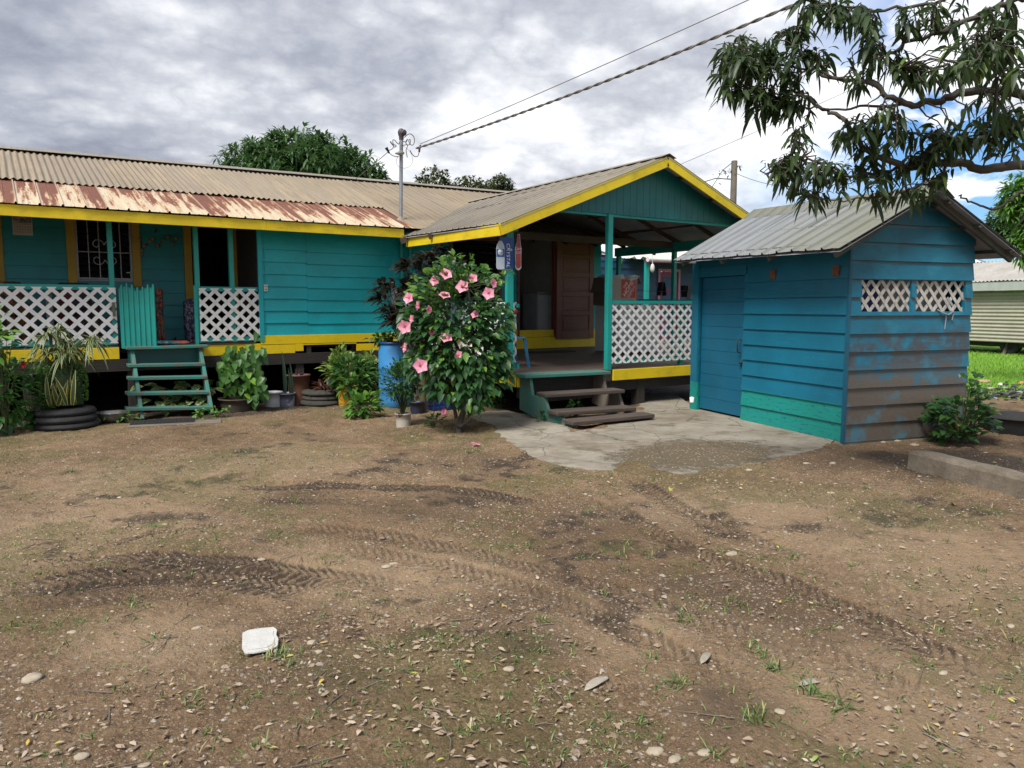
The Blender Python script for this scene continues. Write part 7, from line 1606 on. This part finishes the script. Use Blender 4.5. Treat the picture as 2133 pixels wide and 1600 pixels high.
solo(f, 'fallen_flower', pet.m, 'fallen pink hibiscus flower wilting on the ground before the bush', 'flower')
f = MB()
for k in range(6): f.leaf(PZ(6, 895) + rv() * .05 + V((0, 0, .04)), rv() + V((0, 0, .2)), V((0, 0, 1)), .09, .06, .2, 3)
solo(f, 'fallen_flower', plain('fallen_red', (.35, .012, .02), .6), 'fallen red petals on the ground at the left edge', 'flower')
# grass: sparse stuff plus tufts one can point at
t = NT('grass_blade'); gmat_ = t.done(t.ramp(t.attr(), [(0, (.035, .085, .018)), (.5, (.08, .15, .03)), (.85, (.17, .21, .06)), (1, (.34, .29, .14))]), .5)
def tuft(mb, c, n, L, spread=1.0):
    for j in range(n):
        a_ = random.random() * 6.283; el = random.uniform(.25, 1.35); mb.leaf(V(c) + V((random.gauss(0, .018), random.gauss(0, .018), -.004)) * spread, (math.cos(a_) * math.cos(el), math.sin(a_) * math.cos(el), math.sin(el)), (0, 0, 1), L * random.uniform(.5, 1.15), .0055, random.uniform(.2, .8), 3, .2, None, 0, 2)
x, y = yard(6500, 2.3, 11.8, 1.2); g_ = fields(x, y)[2]; hibd = np.hypot(x - 4.6, y - 7.7); k = (rng.rand(len(x)) < np.clip(g_ * .75 + .07 + .09 * (np.hypot(x, y) < 6) + .5 * (hibd < 1.2), 0, 1)) & keep_out(x, y); x, y = x[k], y[k]; h = fields(x, y)[0]; f = MB(); random.seed(6)
for i in range(len(x)): tuft(f, (x[i], y[i], h[i]), random.randint(4, 9), random.uniform(.025, .068))
o = f.build('grass', gmat_); tag(o, 'sparse short grass growing through the dirt yard', 'grass', None, 'stuff')
tl = [(150, 985), (425, 1108), (1100, 1135), (900, 1135), (270, 1260), (320, 1335), (575, 1368), (250, 1440), (1360, 1160), (1300, 1185), (1430, 1285), (1520, 1255), (1630, 1135), (1655, 1155), (1780, 1180), (1575, 1350), (1415, 1425), (1360, 1365), (1610, 1390), (1690, 1445), (1750, 1470), (1540, 1445), (1575, 1505), (1910, 1385), (1330, 1500), (645, 1500), (760, 1260), (1220, 1160), (1290, 1155), (960, 1395), (1960, 1320), (2110, 1335), (620, 1045), (1140, 1295), (1730, 1310), (1485, 1565)]
random.seed(15)
for i, (px, py) in enumerate(tl):
    c = PZ(px, py); c.z = GH(c.x, c.y); f = MB(); dd = (c - EYE).dot(FW); big_ = i in (6, 15, 18, 19, 20, 22, 16)
    tuft(f, c, 34 if big_ else 18, (.13 if big_ else .085) * random.uniform(.8, 1.15), 1.3)
    solo(f, 'grass_tuft', gmat_, {6: 'grass tuft growing over the edge of the white foam lid', 19: 'thickest green grass tuft at the lower right of the yard', 20: 'spreading grass tuft just right of the thickest tuft'}.get(i, 'small wiry grass tuft rooted in the bare dirt'), 'grass', 'grass tufts in the dirt yard')
# lawn beyond the shed
n_ = 26000; xx = rng.uniform(12.8, 30, n_); yy = rng.uniform(1.5, 16, n_); lw_ = fields(xx, yy)[3]; k = (lw_ > .35); xx, yy = xx[k], yy[k]; f = MB(); random.seed(4)
for i in range(len(xx)):
    s = random.uniform(.05, .13); a_ = random.random() * 6.283; f.leaf((xx[i], yy[i], -.01), (math.cos(a_) * .4, math.sin(a_) * .4, 1), (1, 0, 0), s, .035, .2, 1, .1, None, 0, 2)
t = NT('lawn_blade'); o = f.build('lawn_grass', t.done(t.ramp(t.attr(), [(0, (.09, .21, .015)), (1, (.22, .40, .05))]), .6)); tag(o, 'bright green lawn grass beyond the shed', 'grass', None, 'stuff')
# burnt heap and litter at the lawn edge
f = MB(); random.seed(23); c0 = PZ(2072, 822)
for k in range(160):
    p = c0 + RT * random.gauss(.3, .75) + V((FW.x, FW.y, 0)) * random.gauss(0, .7); p.z = .01 + .05 * random.random(); f.blob(p, (random.uniform(.03, .12), random.uniform(.02, .08), random.uniform(.012, .035)), k, 6, 3, 0, .35)
t = NT('charred_debris'); o = f.build('ash_heap', t.done(t.ramp(t.attr(), [(0, (.012, .012, .013)), (.6, (.05, .05, .05)), (.92, (.10, .095, .095)), (1, (.3, .3, .29))]), .95)); tag(o, 'black charred rubbish heap at the lawn edge behind the shed', 'ash', None, 'stuff')
for i, (px, py, w_, c_, lab) in enumerate(((2050, 796, .34, (.45, .26, .17), 'torn orange pink wrapper lying on the lawn edge'), (2085, 803, .16, (.6, .62, .62), 'crumpled white plastic on the lawn edge'), (2128, 800, .2, (.5, .22, .1), 'orange scrap on the lawn at the right edge'), (2065, 813, .38, (.42, .32, .27), 'flat pale slab of rubbish beside the charred heap'))):
    p = PZ(px, py); f = MB(); f.blob(p + V((0, 0, .02)), (w_ * .6, w_ * .3, .035), i + 5, 9, 5, 0, .4); solo(f, 'litter', plain('litter_%s' % 'abcd'[i], c_, .6, .3, 12), lab, 'litter')
